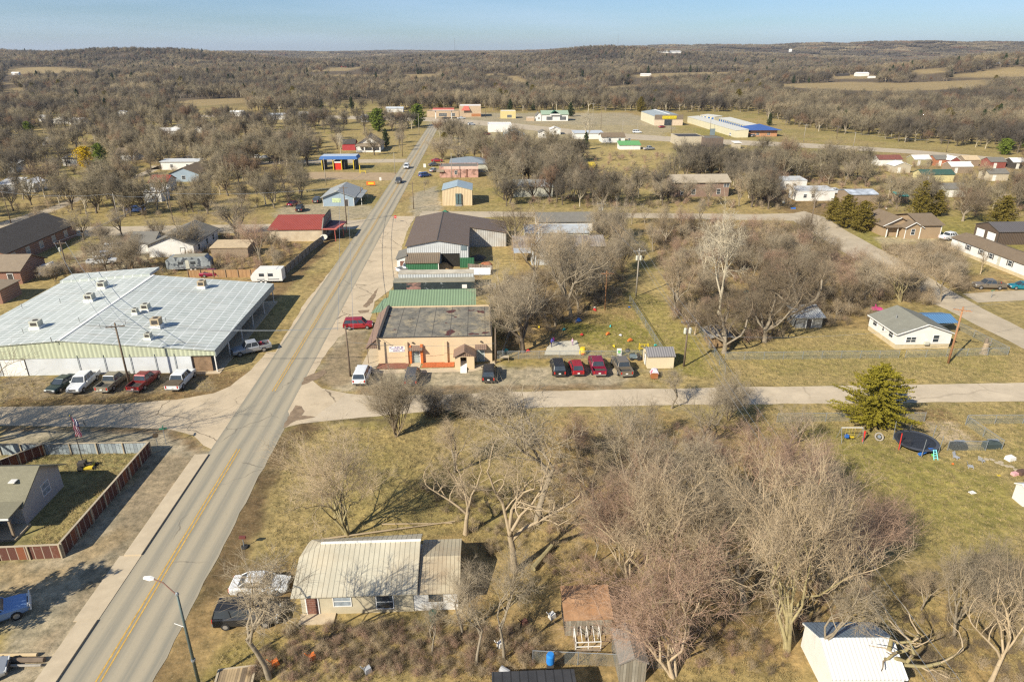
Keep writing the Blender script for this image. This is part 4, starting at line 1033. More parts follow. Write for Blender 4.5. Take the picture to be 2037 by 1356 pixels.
def scribble(q, x0, x1, z, h, n, seed):
 r = random.Random(seed); w = (x1 - x0) / n
 for i in range(n):
  if r.random() < .12: continue
  x = x0 + i * w
  q.box(x, -.065, z - h / 2, x + w * .25, -.05, z + h / 2)
  if r.random() < .7: q.box(x + w * .25, -.065, z + h * .25, x + w * .75, -.05, z + h * .5)
  if r.random() < .6: q.box(x + w * .25, -.065, z - h * .5, x + w * .75, -.05, z - h * .28)
  if r.random() < .5: q.box(x + w * .6, -.065, z - h / 2, x + w * .8, -.05, z + h / 2)
part(sg, 'lettering', m_pur, lambda q: (scribble(q, .1, 2.5, .27, .24, 13, 1), scribble(q, .6, 2.5, -.22, .2, 10, 2), scribble(q, .3, 2.0, .03, .1, 12, 3)))
tag(sheet('red_mulch_bed', [tuple(RS(x, s).xy) for x, s in ((13.1, 54.4), (17.5, 54.4), (17.3, 52.4), (12.9, 52.4))], .05, M('brown_red_mulch', (.23, .10, .065), .95, .3, 3), .05, .5, seed=31), kind='structure')
tag(sheet('red_mulch_bed', [tuple(RS(x, s).xy) for x, s in ((19.5, 54.4), (24.1, 54.4), (24.0, 52.7), (19.3, 52.6))], .05, M('red_mulch', (.46, .13, .045), .95, .3, 3), .05, .5, seed=32), kind='structure')
tag(sheet('daycare_walk', [tuple(RS(x, s).xy) for x, s in ((10.6, 54.4), (11.3, 68), (13, 68), (13, 54.4), (12.7, 52.3), (17.6, 52.2), (17.8, 54.3), (19.2, 54.3), (19.1, 52.3), (24.2, 52.4), (28.9, 53.6), (29.4, 54.4), (30.4, 54.4), (29.6, 52.4), (26.5, 50.9), (12.2, 50.9), (10.4, 52.4))], .045, m_kerb, 0), kind='structure')
m_green = M('green_metal_roof', (.205, .28, .16), .55, .06, .4, kind='rib', axis=0, pitch=.45)
m_greenw = M('green_metal_wall', (.045, .15, .07), .55, .08, .4, kind='rib', axis=0, pitch=.35)
gr = root_at('green_roof_shop', 12.8, 68.8, 'low shop under a pale green ribbed metal roof behind the peach building', 'building', None, 0, 14.5, 4.6)
walls_roof(gr, 14.3, 4.4, 3.7, 1.1, 'hb', m_white, m_green, .15)
part(gr, 'side_canopy', m_green, lambda q: q.slab([(-2.8, .0, 2.6), (-.1, 0, 2.9), (-.1, 7.0, 2.9), (-1.6, 7.0, 2.6)], .1))
for y in (.4, 6.6): part(gr, 'canopy_post', m_wood, lambda q: q.tube((-2.0 if y < 1 else -1.5, y, 0), (-2.0 if y < 1 else -1.5, y, 2.6), .06, n=6))
m_mural, nt, b, tc = base_mat('mural_paint', .6, .0, .4)
vec = tc.outputs['Object']
mp = nd(nt, 'ShaderNodeMapping'); mp.inputs['Scale'].default_value = (.55, 1, 1.1); nt.links.new(vec, mp.inputs[0])
c = mix(nt, (.018, .026, .028), (.035, .05, .05), ramp(nt, noise(nt, vec, 1, 3), .3, 0, .7, 1))
sx = nd(nt, 'ShaderNodeSeparateXYZ'); nt.links.new(vec, sx.inputs[0])
mid = math_n(nt, 'MULTIPLY', ramp(nt, sx.outputs[0], .0, 1, 1, 1), math_n(nt, 'LESS_THAN', sx.outputs[0], 9.8))
c = mix(nt, c, (.30, .33, .33), math_n(nt, 'MULTIPLY', mid, ramp(nt, noise(nt, mp.outputs[0], 1.7, 4, .7), .60, 0, .66, .8)))
pal = math_n(nt, 'MULTIPLY', math_n(nt, 'GREATER_THAN', sx.outputs[0], 2.4), math_n(nt, 'LESS_THAN', sx.outputs[0], 5.0))
c = mix(nt, c, (.34, .19, .15), math_n(nt, 'MULTIPLY', pal, ramp(nt, noise(nt, mp.outputs[0], 1.2, 4, .6), .42, 0, .55, .9)))
nt.links.new(c, b.inputs['Base Color'])
m_dust = M('dusty_metal_top', (.30, .27, .19), .8, .15, .8)
def trailer_box(x, s, L, Wd, H, label, skin, top, z=.15):
 e = root_at('box_trailer', x, s, label, 'trailer', None, 0, L, Wd)
 part(e, 'body', skin, lambda q: q.box(0, 0, z + .5, L, Wd, H))
 part(e, 'roof', top, lambda q: q.box(-.05, -.05, H, L + .05, Wd + .05, H + .09))
 for x_ in (L - 3.2, L - 1.8):
  for y in (.2, Wd - .45):
   wl = MB().tube((x_, y, .5), (x_, y + .25, .5), .5, n=14).build('wheel', m_dark, e)
   MB().tube((x_, y - .01, .5), (x_, y + .26, .5), .25, n=10).build('rim', m_metal, wl)
 for y in (.3, Wd - .45): part(e, 'support_leg', m_dark, lambda q: q.box(1.6, y, 0, 1.75, y + .15, .7))
 return e
t1 = trailer_box(12.0, 83.0, 14.9, 2.6, 3.1, 'black box trailer with a painted mural behind the green roof', m_mural, m_dust)
part(t1, 'notice_board', m_trim, lambda q: q.box(12.6, -.04, 1.9, 13.5, 0, 2.6))
trailer_box(12.4, 88.2, 14.3, 2.5, 3.1, 'white ribbed box trailer between the mural trailer and the barn', M('white_ribbed_side', (.56, .58, .56), .5, .1, .6, kind='rib', axis=0, pitch=.5, dirt=.25, dirtcol=(.4, .35, .26)), M('pale_rusty_top', (.50, .44, .33), .7, .25, .5))
m_bro = M('brown_barn_roof', (.165, .118, .082), .55, .05, .2, kind='rib', axis=1, pitch=.5)
m_brx = M('brown_lean_roof', (.20, .15, .10), .55, .06, .4, kind='rib', axis=0, pitch=.4)
m_wr = M('white_ribbed_wall', (.56, .57, .55), .6, .1, .5, kind='rib', axis=0, pitch=.42, dirt=.25, dirtcol=(.30, .22, .13))
m_wrd = M('rusty_white_wall', (.52, .50, .45), .7, .12, .5, kind='rib', axis=0, pitch=.42, dirt=.75, dirtcol=(.30, .21, .11))
bn = root_at('feed_barn', 12.7, 103.0, 'large barn with broad brown metal roof and white ribbed gable', 'barn', None, 0, 21.6, 27.5)
part(bn, 'wall', m_wr, lambda q: q.poly([(0, 0, -.1), (7.1, 0, -.1), (7.1, 0, 5.7), (6.4, 0, 5.75), (0, 0, 4.7)]).poly([(7.1, 0, 2.95), (11.0, 0, 2.95), (11.0, 0, 5.15), (7.1, 0, 5.7)]).poly([(11, 0, -.1), (12.8, 0, -.1), (12.8, 0, 4.75), (11, 0, 5.15)])
  .poly([(12.8, 0, -.1), (12.8, 16, -.1), (12.8, 16, 4.75), (12.8, 0, 4.75)]).poly([(0, 27, -.1), (0, 0, -.1), (0, 0, 4.7), (0, 27, 4.7)]).poly([(21.4, 27, -.1), (0, 27, -.1), (0, 27, 4.7), (6.4, 27, 5.75), (21.4, 27, 3.3)]))
part(bn, 'wing_wall', m_wrd, lambda q: q.poly([(12.8, 16, -.1), (21.4, 16, -.1), (21.4, 16, 3.3), (12.8, 16, 4.7)]).poly([(21.4, 16, -.1), (21.4, 27, -.1), (21.4, 27, 3.3), (21.4, 16, 3.3)]))
part(bn, 'roof', m_bro, lambda q: q.slab([(-.4, -.4, 4.7), (6.4, -.4, 5.95), (6.4, 27.4, 5.95), (-.4, 27.4, 4.7)], .12).slab([(6.4, -.4, 5.95), (13.0, -.4, 4.82), (13.0, 15.8, 4.82), (13.0, 27.4, 4.82), (6.4, 27.4, 5.95)], .12).slab([(13.0, 15.7, 4.82), (21.7, 15.7, 3.4), (21.7, 27.4, 3.4), (13.0, 27.4, 4.82)], .12))
part(bn, 'ridge_cap', m_dark, lambda q: q.box(6.3, -.42, 5.93, 6.5, 27.4, 5.98))
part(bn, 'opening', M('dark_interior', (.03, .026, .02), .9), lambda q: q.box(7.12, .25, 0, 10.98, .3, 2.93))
part(bn, 'green_panel', m_greenw, lambda q: q.box(11.0, -.8, 0, 14.0, -.7, 2.2))
part(bn, 'loft_hatch', M('blue_grey_panel', (.16, .20, .21), .6), lambda q: q.box(11.3, -.08, 3.6, 12.5, 0, 4.6))
gs = root_at('green_shed', 12.7, 98.9, 'small green metal shed with brown lean-to roof against the barn front', 'shed', None, 0, 6.8, 4.0)
walls_roof(gs, 6.7, 3.9, 2.15, .85, 'hb', m_greenw, m_brx, .2)
part(gs, 'corner_trim', m_trim, lambda q: q.box(6.6, -.04, 0, 6.76, .1, 2.2))
bld('annex_shed', 'small white annex with grey roof on the left side of the brown barn', 10.6, 12.5, 101.5, 107.5, 2.3, .6, 'hr', m_white, sh_grey, doors=(('f', 1.1, .9, 1.9, m_rb),), ov=.25, cat='shed')
part(root_at('green_canopy', 16.6, 131.4, 'green pyramid canopy roof showing behind the barn', 'canopy'), 'canopy_top', M('green_canvas', (.035, .17, .09), .7, .1), lambda q: q.poly([(0, 0, 3.4), (5.4, 0, 3.4), (2.7, 2.7, 5.6)]).poly([(5.4, 0, 3.4), (5.4, 5.4, 3.4), (2.7, 2.7, 5.6)]).poly([(5.4, 5.4, 3.4), (0, 5.4, 3.4), (2.7, 2.7, 5.6)]).poly([(0, 5.4, 3.4), (0, 0, 3.4), (2.7, 2.7, 5.6)]))
for o in [x for x in bpy.data.objects if x.name == 'green_canopy']:
 for x, y in ((.1, .1), (5.3, .1), (.1, 5.3), (5.3, 5.3)): MB().tube((x, y, 0), (x, y, 3.4), .06, n=6).build('leg', m_metal, o)
m_red = M('red_metal_roof', (.34, .07, .045), .6, .10, .5, kind='rib', axis=0, pitch=.4)
m_plas = M('stained_plaster', (.56, .46, .32), .9, .15, .6, dirt=.4, dirtcol=(.33, .23, .13))
rr = root_at('red_roof_store', -22.5, 126.0, 'old store with red ribbed roof, grey false front and red porch', 'building', None, 0, 12.8, 10.5)
walls_roof(rr, 12.6, 10.3, 2.9, 1.15, 'hb', m_plas, m_red, .3)
m_gr = M('grey_stucco', (.22, .20, .165), .85, .12, .7)
part(rr, 'false_front', m_gr, lambda q: q.box(12.6, -.3, 0, 12.85, 10.6, 3.1).poly([(12.6, -.3, 3.1), (12.85, -.3, 3.1), (12.85, 2.2, 5.2), (12.6, 2.2, 5.2)]).poly([(12.85, -.3, 3.1), (12.85, 10.6, 3.1), (12.85, 10.6, 5.6), (12.85, 2.2, 5.2)]).poly([(12.6, 10.6, 3.1), (12.6, -.3, 3.1), (12.6, 2.2, 5.2), (12.6, 10.6, 5.6)]))
m_rp = M('faded_red_paint', (.50, .13, .09), .7, .15)
part(rr, 'porch_roof', M('maroon_porch_roof', (.10, .035, .04), .6), lambda q: q.slab([(12.86, -.1, 3.0), (17.0, 1.6, 2.9), (17.0, 8.6, 2.9), (12.86, 9.5, 3.0)], .14))
part(rr, 'porch_trim', m_rp, lambda q: q.slab([(12.86, -.6, 3.12), (16.2, -.6, 3.06), (16.2, .1, 3.06), (12.86, .1, 3.12)], .18).slab([(15.5, .1, 3.06), (16.2, .1, 3.06), (17.1, 5.5, 3.02), (16.3, 5.5, 3.02)], .18))
for x, y in ((15.7, -.3), (16.8, 4.0), (16.8, 8.3)): part(rr, 'porch_post', m_rp, lambda q: q.tube((x, y, 0), (x, y, 2.95), .09, n=8))
door(rr, 'r', 12.85, 10, 4.5, 1.2, 2.1, m_dark); win(rr, 'r', 12.85, 10, 7.3, .8, 1.8, 1.3)
sd = empty('satellite_dish', RS(-9.3, 124.6, 1.2), RZ, 'large pale dish leaning at the corner of the red roofed store', 'dish')
part(sd, 'bowl', m_ac, lambda q: q.lathe([(.02, 0), (.5, .06), (.85, .2), (.87, .22)], (0, 0, 0), 16)); part(sd, 'stand', m_metal, lambda q: q.tube((0, 0, -1.2), (0, 0, 0), .06, n=6)); sd.rotation_euler = (R(35), 0, RZ)
m_bl = M('pale_blue_siding', (.30, .37, .42), .8, .06, .5)
bh = bld('blue_house', 'pale blue gabled shop house with grey shingle roof and white trim', -18.2, -9.2, 166.8, 181.0, 2.75, 1.7, 'y', m_bl, sh_blue, wins=(('r', 9.5, .9, 1.3, 1.2), ('r', 3.5, .9, 1.3, 1.2), ('l', 6, .9, 1.3, 1.2)), doors=(('f', 6.9, .9, 2.0, m_dark),), ov=.6)
part(bh, 'poster', M('green_yellow_poster', (.50, .58, .33), .8, .35, 1.6), lambda q: q.box(2.7, -.04, 1.1, 5.2, 0, 2.4))
part(bh, 'white_trim', m_trim, lambda q: q.box(8.95, -.04, 0, 9.06, .1, 2.75).box(-.06, -.04, 0, .05, .1, 2.75))
part(bh, 'side_porch', sh_blue, lambda q: q.slab([(9.3, 1.0, 2.6), (11.2, 1.0, 2.3), (11.2, 13.0, 2.3), (9.3, 13.0, 2.6)], .1))
for y in (1.4, 12.6): part(bh, 'porch_post', m_white, lambda q: q.box(10.95, y, 0, 11.1, y + .12, 2.25))
m_cream = M('cream_cladding', (.66, .51, .31), .6, .06, .4, kind='rib', axis=0, pitch=.45)
m_bgr = M('blue_grey_roof', (.34, .41, .43), .5, .08, .4, kind='rib', axis=1, pitch=.6)
cb = bld('cream_metal_building', 'tall cream metal building with blue-grey gabled roof', 17.0, 25.8, 166.0, 176.5, 4.6, 1.1, 'y', m_cream, m_bgr, ov=.15, cat='building')
part(cb, 'window_bay', M('teal_glass', (.10, .15, .15), .3), lambda q: q.box(3.9, -.5, .6, 4.7, 0, 3.6).box(4.9, -.5, .6, 5.6, 0, 3.6))
part(cb, 'step', m_metal, lambda q: q.box(3.8, -1.1, 0, 5.7, -.5, .5))
m_pink = M('pink_stone', (.52, .30, .23), .9, .15, 1, kind='stone', pitch=.8, col2=(.26, .15, .11))
pk = bld('pink_stone_building', 'flat-roofed pink stone building with pale parapet', 13.6, 27.6, 215.5, 224.5, 3.9, 0, 'flat', m_pink, sh_grey, wins=(('f', 5.9, 1.2, .8, 1.3),), ov=0, cat='building')
part(pk, 'parapet_band', M('pale_pink_band', (.62, .45, .36), .8), lambda q: q.box(1.6, -.05, 3.0, 14.05, 0, 4.05).box(-.05, -.05, 3.98, 1.6, .2, 4.05))
part(pk, 'pier', m_rb, lambda q: q.box(9.6, -.12, 0, 10.1, 0, 3.0))
part(pk, 'corner_canopy', sh_tan, lambda q: q.slab([(-1.1, -.6, 2.2), (1.6, -.6, 2.2), (1.6, .0, 2.9), (-1.1, 0, 2.9)], .1).slab([(-1.1, 0, 2.2), (0, 0, 2.9), (0, 4, 2.9), (-1.1, 4, 2.2)], .1))
bld('grey_roof_hall', 'low hall with a faded grey hipped roof behind the pink stone building', 17.0, 31.5, 227.0, 240.0, 3.2, 1.7, 'hip', m_ac, shingle('faded_blue_grey_roof', (.24, .27, .29)), ov=.4, cat='building')
ch = bld('white_gabled_house', 'white gabled house with brown roof and wide front porch', -28.0, -17.2, 288.5, 300.0, 3.3, 3.4, 'y', m_white, sh_tan, wins=(('f', 5.4, 4.1, 1.2, 1.1), ('r', 3.5, 1.0, 1.2, 1.5), ('r', 7.5, 1.0, 1.2, 1.5)), ov=.8)
part(ch, 'porch_roof', sh_tan, lambda q: q.slab([(-.5, -3.0, 2.7), (11.3, -3.0, 2.7), (10.2, .0, 3.7), (.6, 0, 3.7)], .15))
for x in (.1, 3.6, 7.2, 10.6): part(ch, 'porch_pier', m_white, lambda q: q.box(x, -2.7, 0, x + .5, -2.2, 2.6))
part(ch, 'porch_rail', m_white, lambda q: q.box(.1, -2.6, .0, 11, -2.4, .8))
bld('red_door_outbuilding', 'small outbuilding with a red side and dark roof left of the white gabled house', -35.5, -29.5, 293, 299, 3.0, 1.6, 'x', M('red_board', (.38, .05, .05), .7, .1), sh_dark, ov=.3, cat='outbuilding')
m_blue = M('blue_fascia', (.035, .115, .30), .5, .06, .5)
cw = root_at('car_wash', -33.7, 235.0, 'open car wash with blue canopy roof and yellow posts', 'car wash', None, 0, 14.8, 8)
part(cw, 'roof', M('pale_blue_top', (.45, .50, .55), .6), lambda q: q.slab([(.6, .6, 5.1), (14.2, .6, 5.1), (14.2, 7.4, 5.1), (.6, 7.4, 5.1)], .2))
part(cw, 'fascia', m_blue, lambda q: q.poly([(0, 0, 4.0), (14.8, 0, 4.0), (14.2, .6, 5.15), (.6, .6, 5.15)]).poly([(14.8, 0, 4.0), (14.8, 8, 4.0), (14.2, 7.4, 5.15), (14.2, .6, 5.15)]).poly([(0, 8, 4.0), (0, 0, 4.0), (.6, .6, 5.15), (.6, 7.4, 5.15)]).poly([(0, .05, 4.0), (14.8, .05, 4.0), (14.8, 8, 4.0), (0, 8, 4.0)]))
m_yp = M('yellow_paint', (.62, .45, .04), .6)
for x in (.8, 5.1, 8.3, 12.9): part(cw, 'post', m_yp, lambda q: q.box(x, .3, 0, x + .3, .6, 4.0))
part(cw, 'bay_wall', M('black_wash_wall', (.045, .045, .04), .7), lambda q: q.box(.9, .65, 0, 1.5, 7.4, 3.4).box(8.8, 1.0, 0, 9.6, 7.4, 3.6).box(13.1, .6, 0, 13.8, 7.4, 3.3))
part(cw, 'equipment_room', M('bright_red_paint', (.62, .04, .02), .6), lambda q: q.box(5.4, .8, 0, 8.2, 6, 2.6))
part(cw, 'room_cap', m_white, lambda q: q.box(5.2, .6, 2.6, 8.4, 6.2, 3.1))
def far(name, label, u0, u1, v, D, eave, rise, ridge, wall, roof, cat='building', **k):
 a, b_ = to_road(G(u0, v)), to_road(G(u1, v)); vt = PX(G(u0, v) + Vector((0, 0, eave)))[1]
 f_ = .2 if u1 < 560 and v < 400 else .12
 CLEARV.append([(u0 + (u1 - u0) * f_, vt - 1), (u1 - (u1 - u0) * f_, vt - 1), (u1 - (u1 - u0) * f_, v - (v - vt) * .3), (u0 + (u1 - u0) * f_, v - (v - vt) * .3)])
 return bld(name, label, a[0], b_[0], a[1], a[1] + D, eave, rise, ridge, wall, roof, cat=cat, **k)
m_gas = M('tan_brick_store', (.50, .37, .24), .9, .1, .6)
gas = far('gas_station_store', 'tan service station store with red trimmed corner beyond the end of the road', 914, 957, 233, 16, 7.5, 0, 'flat', m_gas, m_white, cat='store', ov=0)
part(gas, 'red_gable', m_rp, lambda q: q.slab([(1.5, -1.6, 4.6), (7.5, -1.6, 4.6), (6.5, 0, 7.4), (3.5, 0, 7.4)], .2))
part(gas, 'lower_band', M('orange_brown_band', (.40, .17, .07), .8), lambda q: q.box(8.5, -.1, .4, 15, 0, 2.2))
bld('tan_side_store', 'low tan store with dark shopfront left of the service station store', to_road(G(850, 233))[0], to_road(G(913, 233))[0], to_road(G(850, 233))[1], to_road(G(850, 233))[1] + 12, 4.0, 0, 'flat', m_gas, sh_tan, ov=0, cat='store', wins=(('f', 11, 0.5, 5.5, 2.0), ('f', 18, .5, 3, 2.0)))
fc = root_at('fuel_canopy', to_road(G(862, 236))[0], to_road(G(862, 236))[1] - 4, 'long red and white fuel canopy on four posts', 'canopy', None, 0, 16, 9)
part(fc, 'canopy_roof', m_rp, lambda q: q.box(0, 0, 5.6, 14.5, 8, 6.7)); part(fc, 'canopy_band', m_trim, lambda q: q.box(-.05, -.06, 5.6, 14.55, 0, 5.95))
for x in (1.5, 12.5):
 for y in (1.5, 6): part(fc, 'leg', m_white, lambda q: q.box(x, y, 0, x + .4, y + .4, 5.6))
m_pc = M('primrose_wall', (.62, .50, .22), .7, .06)
far('primrose_store', 'small primrose yellow store with flat pale roof by the highway', 996, 1026, 236, 9, 5.0, 0, 'flat', m_pc, m_white, ov=0, wins=(('f', 6, .6, 3, 1.8),))
far('white_flat_building', 'white flat-topped building with cluttered roof beside the lane', 971, 1018, 263, 14, 4.2, 0, 'flat', m_white, m_white, ov=0, doors=(('f', 12, 1.0, 2.1, m_dark),))
far('blue_gable_building', 'small blue gabled metal building in front of the white flat-topped one', 1003, 1044, 280, 10, 2.8, 1.5, 'y', M('royal_blue_wall', (.07, .12, .25), .6), M('pale_steel_roof', (.42, .43, .38), .5), ov=.3)
gsh = far('green_trim_store', 'white roadside store with pale green roof and green gable', 1078, 1130, 241, 12, 4.2, 2.0, 'x', m_white, M('faded_green_roof', (.30, .38, .26), .6), ov=.5, wins=(('f', 5, .6, 4, 2.2), ('f', 14, .6, 4, 2.2)))
part(gsh, 'green_dormer', M('dark_green_gable', (.03, .10, .05), .6), lambda q: q.slab([(5.5, -1, 4.6), (8.6, -1, 6.6), (8.6, 5, 6.6), (5.5, 5, 4.6)], .2).slab([(8.6, -1, 6.6), (11.7, -1, 4.6), (11.7, 5, 4.6), (8.6, 5, 6.6)], .2))
part(gsh, 'valance', m_trim, lambda q: q.box(5.2, -1.2, 3.9, 12, -1.0, 4.6))
far('white_cottage', 'tiny white gabled cottage left of the green trimmed store', 1066, 1077, 241, 8, 3.4, 2.0, 'y', m_white, sh_grey, ov=.4, cat='cottage', wins=(('f', 2.0, 1.2, .8, 1.2),))
far('tan_rooftop_block', 'low tan block beside the white cottage near the highway', 1048, 1063, 241, 6, 2.2, 0, 'flat', m_gas, m_white, ov=0)
m_bandb = M('brown_parapet', (.20, .155, .11), .8)
dx0, ds0 = to_road(G(1301, 250)); dx1 = to_road(G(1358, 250))[0]
dg = root_at('discount_store', dx0, ds0, 'cream metal store with grey gabled roof and long yellow sign', 'store', None, 0, dx1 - dx0, 38)
walls_roof(dg, dx1 - dx0, 38, 5.4, 1.3, 'y', M('cream_store_wall', (.66, .60, .42), .6, .06, .3, kind='rib', axis=1, pitch=1.2), M('grey_store_roof', (.36, .39, .37), .5, .08, .3, kind='rib', axis=1, pitch=1.0), .1)
DW = dx1 - dx0
part(dg, 'parapet', m_bandb, lambda q: q.box(0, -.35, 3.5, DW + .1, -.01, 6.4)); part(dg, 'front_wall', M('pale_brick_front', (.60, .47, .33), .8), lambda q: q.box(0, -.3, 0, DW * .35, -.01, 3.5).box(DW * .62, -.3, 0, DW, -.01, 3.5))
part(dg, 'entrance', m_glass, lambda q: q.box(DW * .36, -.2, 0, DW * .61, -.02, 3.3))
part(dg, 'ridge_cap', m_trim, lambda q: q.box(DW / 2 - .5, 0, 6.7, DW / 2 + .5, 38, 6.9))
m_ysign = M('yellow_sign', (.80, .62, .02), .5)
sgn = part(dg, 'sign_board', m_ysign, lambda q: q.box(DW * .27, -.6, 4.1, DW * .76, -.36, 5.7))
text_part('lettering', 'DOLLAR GENERAL', 1.25, m_dark, sgn, (DW * .515, -.62, 4.9), (.82, 1, 1))
m_su = M('cream_storage_wall', (.62, .56, .38), .7, .06, .3, kind='rib', axis=1, pitch=2.0)
def storage(label, P, Q, D, h, doors=False, gname='storage_units'):
 a, b_ = Vector(P), Vector(Q); L = (b_ - a).length; rz = math.atan2((b_ - a).y, (b_ - a).x)
 e = empty(gname, (a.x, a.y, 0), rz, label, 'storage units')
 c, q = math.cos(rz), math.sin(rz)
 FOOT.append([(a.x + i * c - j * q, a.y + i * q + j * c) for i, j in ((-1, -1), (L + 1, -1), (L + 1, D + 1), (-1, D + 1))])
 walls_roof(e, L, D, h, .5, 'hb' , M('cream_storage_wall_x', (.62, .56, .38), .7, .06, .3, kind='rib', axis=0, pitch=1.6), M('pale_storage_roof', (.58, .55, .46), .6), .15)
 if doors:
  n = int(L / 3.4)
  for i in range(n):
   x = 1.7 + i * (L - 3.4) / max(1, n - 1)
   MB().box(x - 1.1, -.05, 0, x + 1.1, .02, h - .4).build('unit_door', M('blue_roller_door', (.035, .13, .36), .5), e)
 return e
def g2(u, v): return G(u, v).xy
storage('long cream storage row with plain wall facing the highway', g2(1466, 275) , g2(1366, 242), 7, 4.2) if False else None
sa, sb = g2(1367, 244), g2(1462, 274)
storage('long cream storage row with plain wall slanting toward the highway', sa, sb, 7, 3.6)
storage('long storage row with many blue roller doors beyond the cream row', g2(1429, 247), g2(1484, 264), 7, 3.6, True)
storage('short far storage row with blue doors at the wood edge', g2(1392, 240), g2(1420, 244), 6, 3.4, True)
bo = far('blue_roof_office', 'brick office with bright blue metal roof beside the storage rows', 1492, 1546, 272, 15, 3.4, 2.4, 'hip', M('orange_brick_wall', (.48, .24, .12), .9, .15), M('bright_blue_roof', (.06, .12, .32), .5, .08, .3, kind='rib', axis=0, pitch=.8), ov=1.6, wins=(('f', 4, .8, 1.5, 1.3), ('f', 10, .8, 1.5, 1.3)))
far('white_long_house', 'white house with brown roof behind the green-roofed shed', 1197, 1243, 284, 9, 2.7, 1.6, 'x', m_white, sh_brown, cat='house', wins=(('f', 4, .9, 1.2, 1.1), ('f', 9, .9, 1.2, 1.1), ('f', 14, .9, 1.2, 1.1)))
far('green_roof_shed', 'long low white shed with bright green roof', 1232, 1274, 298, 5.5, 2.1, 1.1, 'hb', m_white, M('bright_green_roof', (.14, .34, .12), .6), cat='shed', doors=(('f', 6, 1, 1.9, m_white),))
far('pale_roof_house', 'white house with pale flat roof behind the big round pale tree', 1142, 1200, 277, 9, 3.0, .4, 'hb', m_white, M('silver_roof', (.50, .52, .52), .5), cat='house', wins=(('f', 6, .8, 1.4, 1.2),))
m_blk = M('pale_block_ruin', (.48, .41, .29), .9, .12)
far('block_ruin', 'roofless pale block walls by the highway, open at the top', 1348, 1400, 290, 14, 4.3, 0, 'flat', m_blk, m_dark, cat='ruin', ov=0)
far('brown_block_building', 'brown flat-roofed block building joined right of the roofless walls', 1402, 1438, 293, 10, 4.3, 0, 'flat', M('brown_block', (.155, .115, .09), .9), sh_grey, ov=0)
far('small_canopy_shed', 'tiny open shed with pale roof right of the brown block building', 1460, 1473, 296, 4, 2.6, .3, 'hb', m_blk, m_white, cat='shed')
m_rbk = M('weathered_red_brick', (.24, .145, .10), .9, .2, .7, kind='brick', pitch=1.2)
far('brick_schoolhouse', 'two-storey old brick building with pale shingle roof among bare trees', 1338, 1450, 392, 9, 4.6, 1.6, 'x', m_rbk, shingle('pale_tan_roof', (.42, .35, .25)), ov=.5, wins=(('f', 3, .8, 1.1, 1.6), ('f', 6.5, .8, 1.1, 1.6), ('f', 14.5, .8, 1.1, 1.6), ('f', 16.8, 3.0, 1.6, 1.0), ('f', 4, 3.0, 1.1, 1.0)))
far('grey_metal_shop', 'low grey metal building with pale roof behind the tall bare trees', 1022, 1100, 392, 10, 3.2, 1.3, 'x', m_ac, M('silver_grey_roof', (.33, .35, .34), .5, .1, .4, kind='rib', axis=0, pitch=.8), ov=.3)
far('metal_roof_house', 'low house with broad pale metal roof behind the open sided shed', 1046, 1171, 487, 8, 2.8, 1.0, 'x', m_ac, M('silver_canopy3', (.40, .42, .42), .5, .15, .5), ov=.3)
far('grey_roof_house', 'house with wide grey roof behind the broad pale metal one', 1069, 1180, 461, 8, 2.6, 1.4, 'x', m_white, sh_grey, cat='house', ov=.4)
far('brown_lean_shed', 'small brown gabled shed left of the grey metal building', 1003, 1022, 386, 6, 2.6, .8, 'y', m_plas, sh_dark, cat='shed')
far('faded_wood_shed', 'small faded shed at the field edge beside the yellow container', 1130, 1152, 340, 5, 2.6, .8, 'hb', m_metal, m_metal, cat='shed')
ybx = far('yellow_container', 'bright yellow metal bin standing in the straw coloured field', 1171, 1184, 343, 3.4, 2.6, .6, 'hb', m_yp, m_yp, cat='container', ov=.05)
part(ybx, 'bin_door', M('dark_yellow_panel', (.45, .33, .03), .6), lambda q: q.box(.4, -.05, .2, 1.4, 0, 2.2))
ls = root_at('long_open_shed', 35.2, 107.0, 'long open sided shed with rusty and pale metal roof sheets', 'shed', None, 0, 20.5, 8)
m_rust = M('rusty_metal_roof', (.20, .145, .105), .7, .25, .35, kind='rib', axis=0, pitch=.6, dirt=.7, dirtcol=(.38, .38, .36))
part(ls, 'roof', m_rust, lambda q: q.slab([(0, 0, 3.1), (20.4, 0, 3.1), (20.4, 5, 4.3), (0, 5, 4.3)], .1).slab([(0, 5, 4.3), (20.4, 5, 4.3), (20.4, 8, 3.4), (0, 8, 3.4)], .1))
part(ls, 'front_canopy', M('silver_canopy', (.50, .52, .52), .4, .1, .4, metal=.3), lambda q: q.slab([(0, -2.6, 2.5), (13, -2.6, 2.5), (13, -.02, 2.9), (0, -.02, 2.9)], .08))
part(ls, 'back_wall', m_wood, lambda q: q.box(0, 7.6, 0, 20.4, 7.8, 3.3))
for x in (.2, 5, 10, 15, 20.2): part(ls, 'post', m_wood, lambda q: q.tube((x, .1, 0), (x, .1, 3.0), .1, n=6))
cp_ = bld('chapel_front', 'narrow white metal tower front with steep gable in the middle of the open shed', 39.0, 42.6, 103.5, 106.7, 3.6, 2.2, 'y', M('silver_white_wall', (.60, .62, .61), .45, .08, .5, metal=.2), M('silver_canopy2', (.55, .57, .57), .4, metal=.3), ov=.1, cat='tower')
part(cp_, 'bell_frame', m_white, lambda q: [q.tube((1.5 + a, 1.5 + b_, 5.6), (1.5 + a, 1.5 + b_, 7.4), .06, n=6) for a in (0, .7) for b_ in (0, .7)] and q.box(1.4, 1.4, 7.4, 2.3, 2.3, 7.5).box(1.4, 1.4, 6.5, 2.3, 2.3, 6.56))
m_tan = M('tan_siding', (.36, .255, .15), .8, .07, .5)
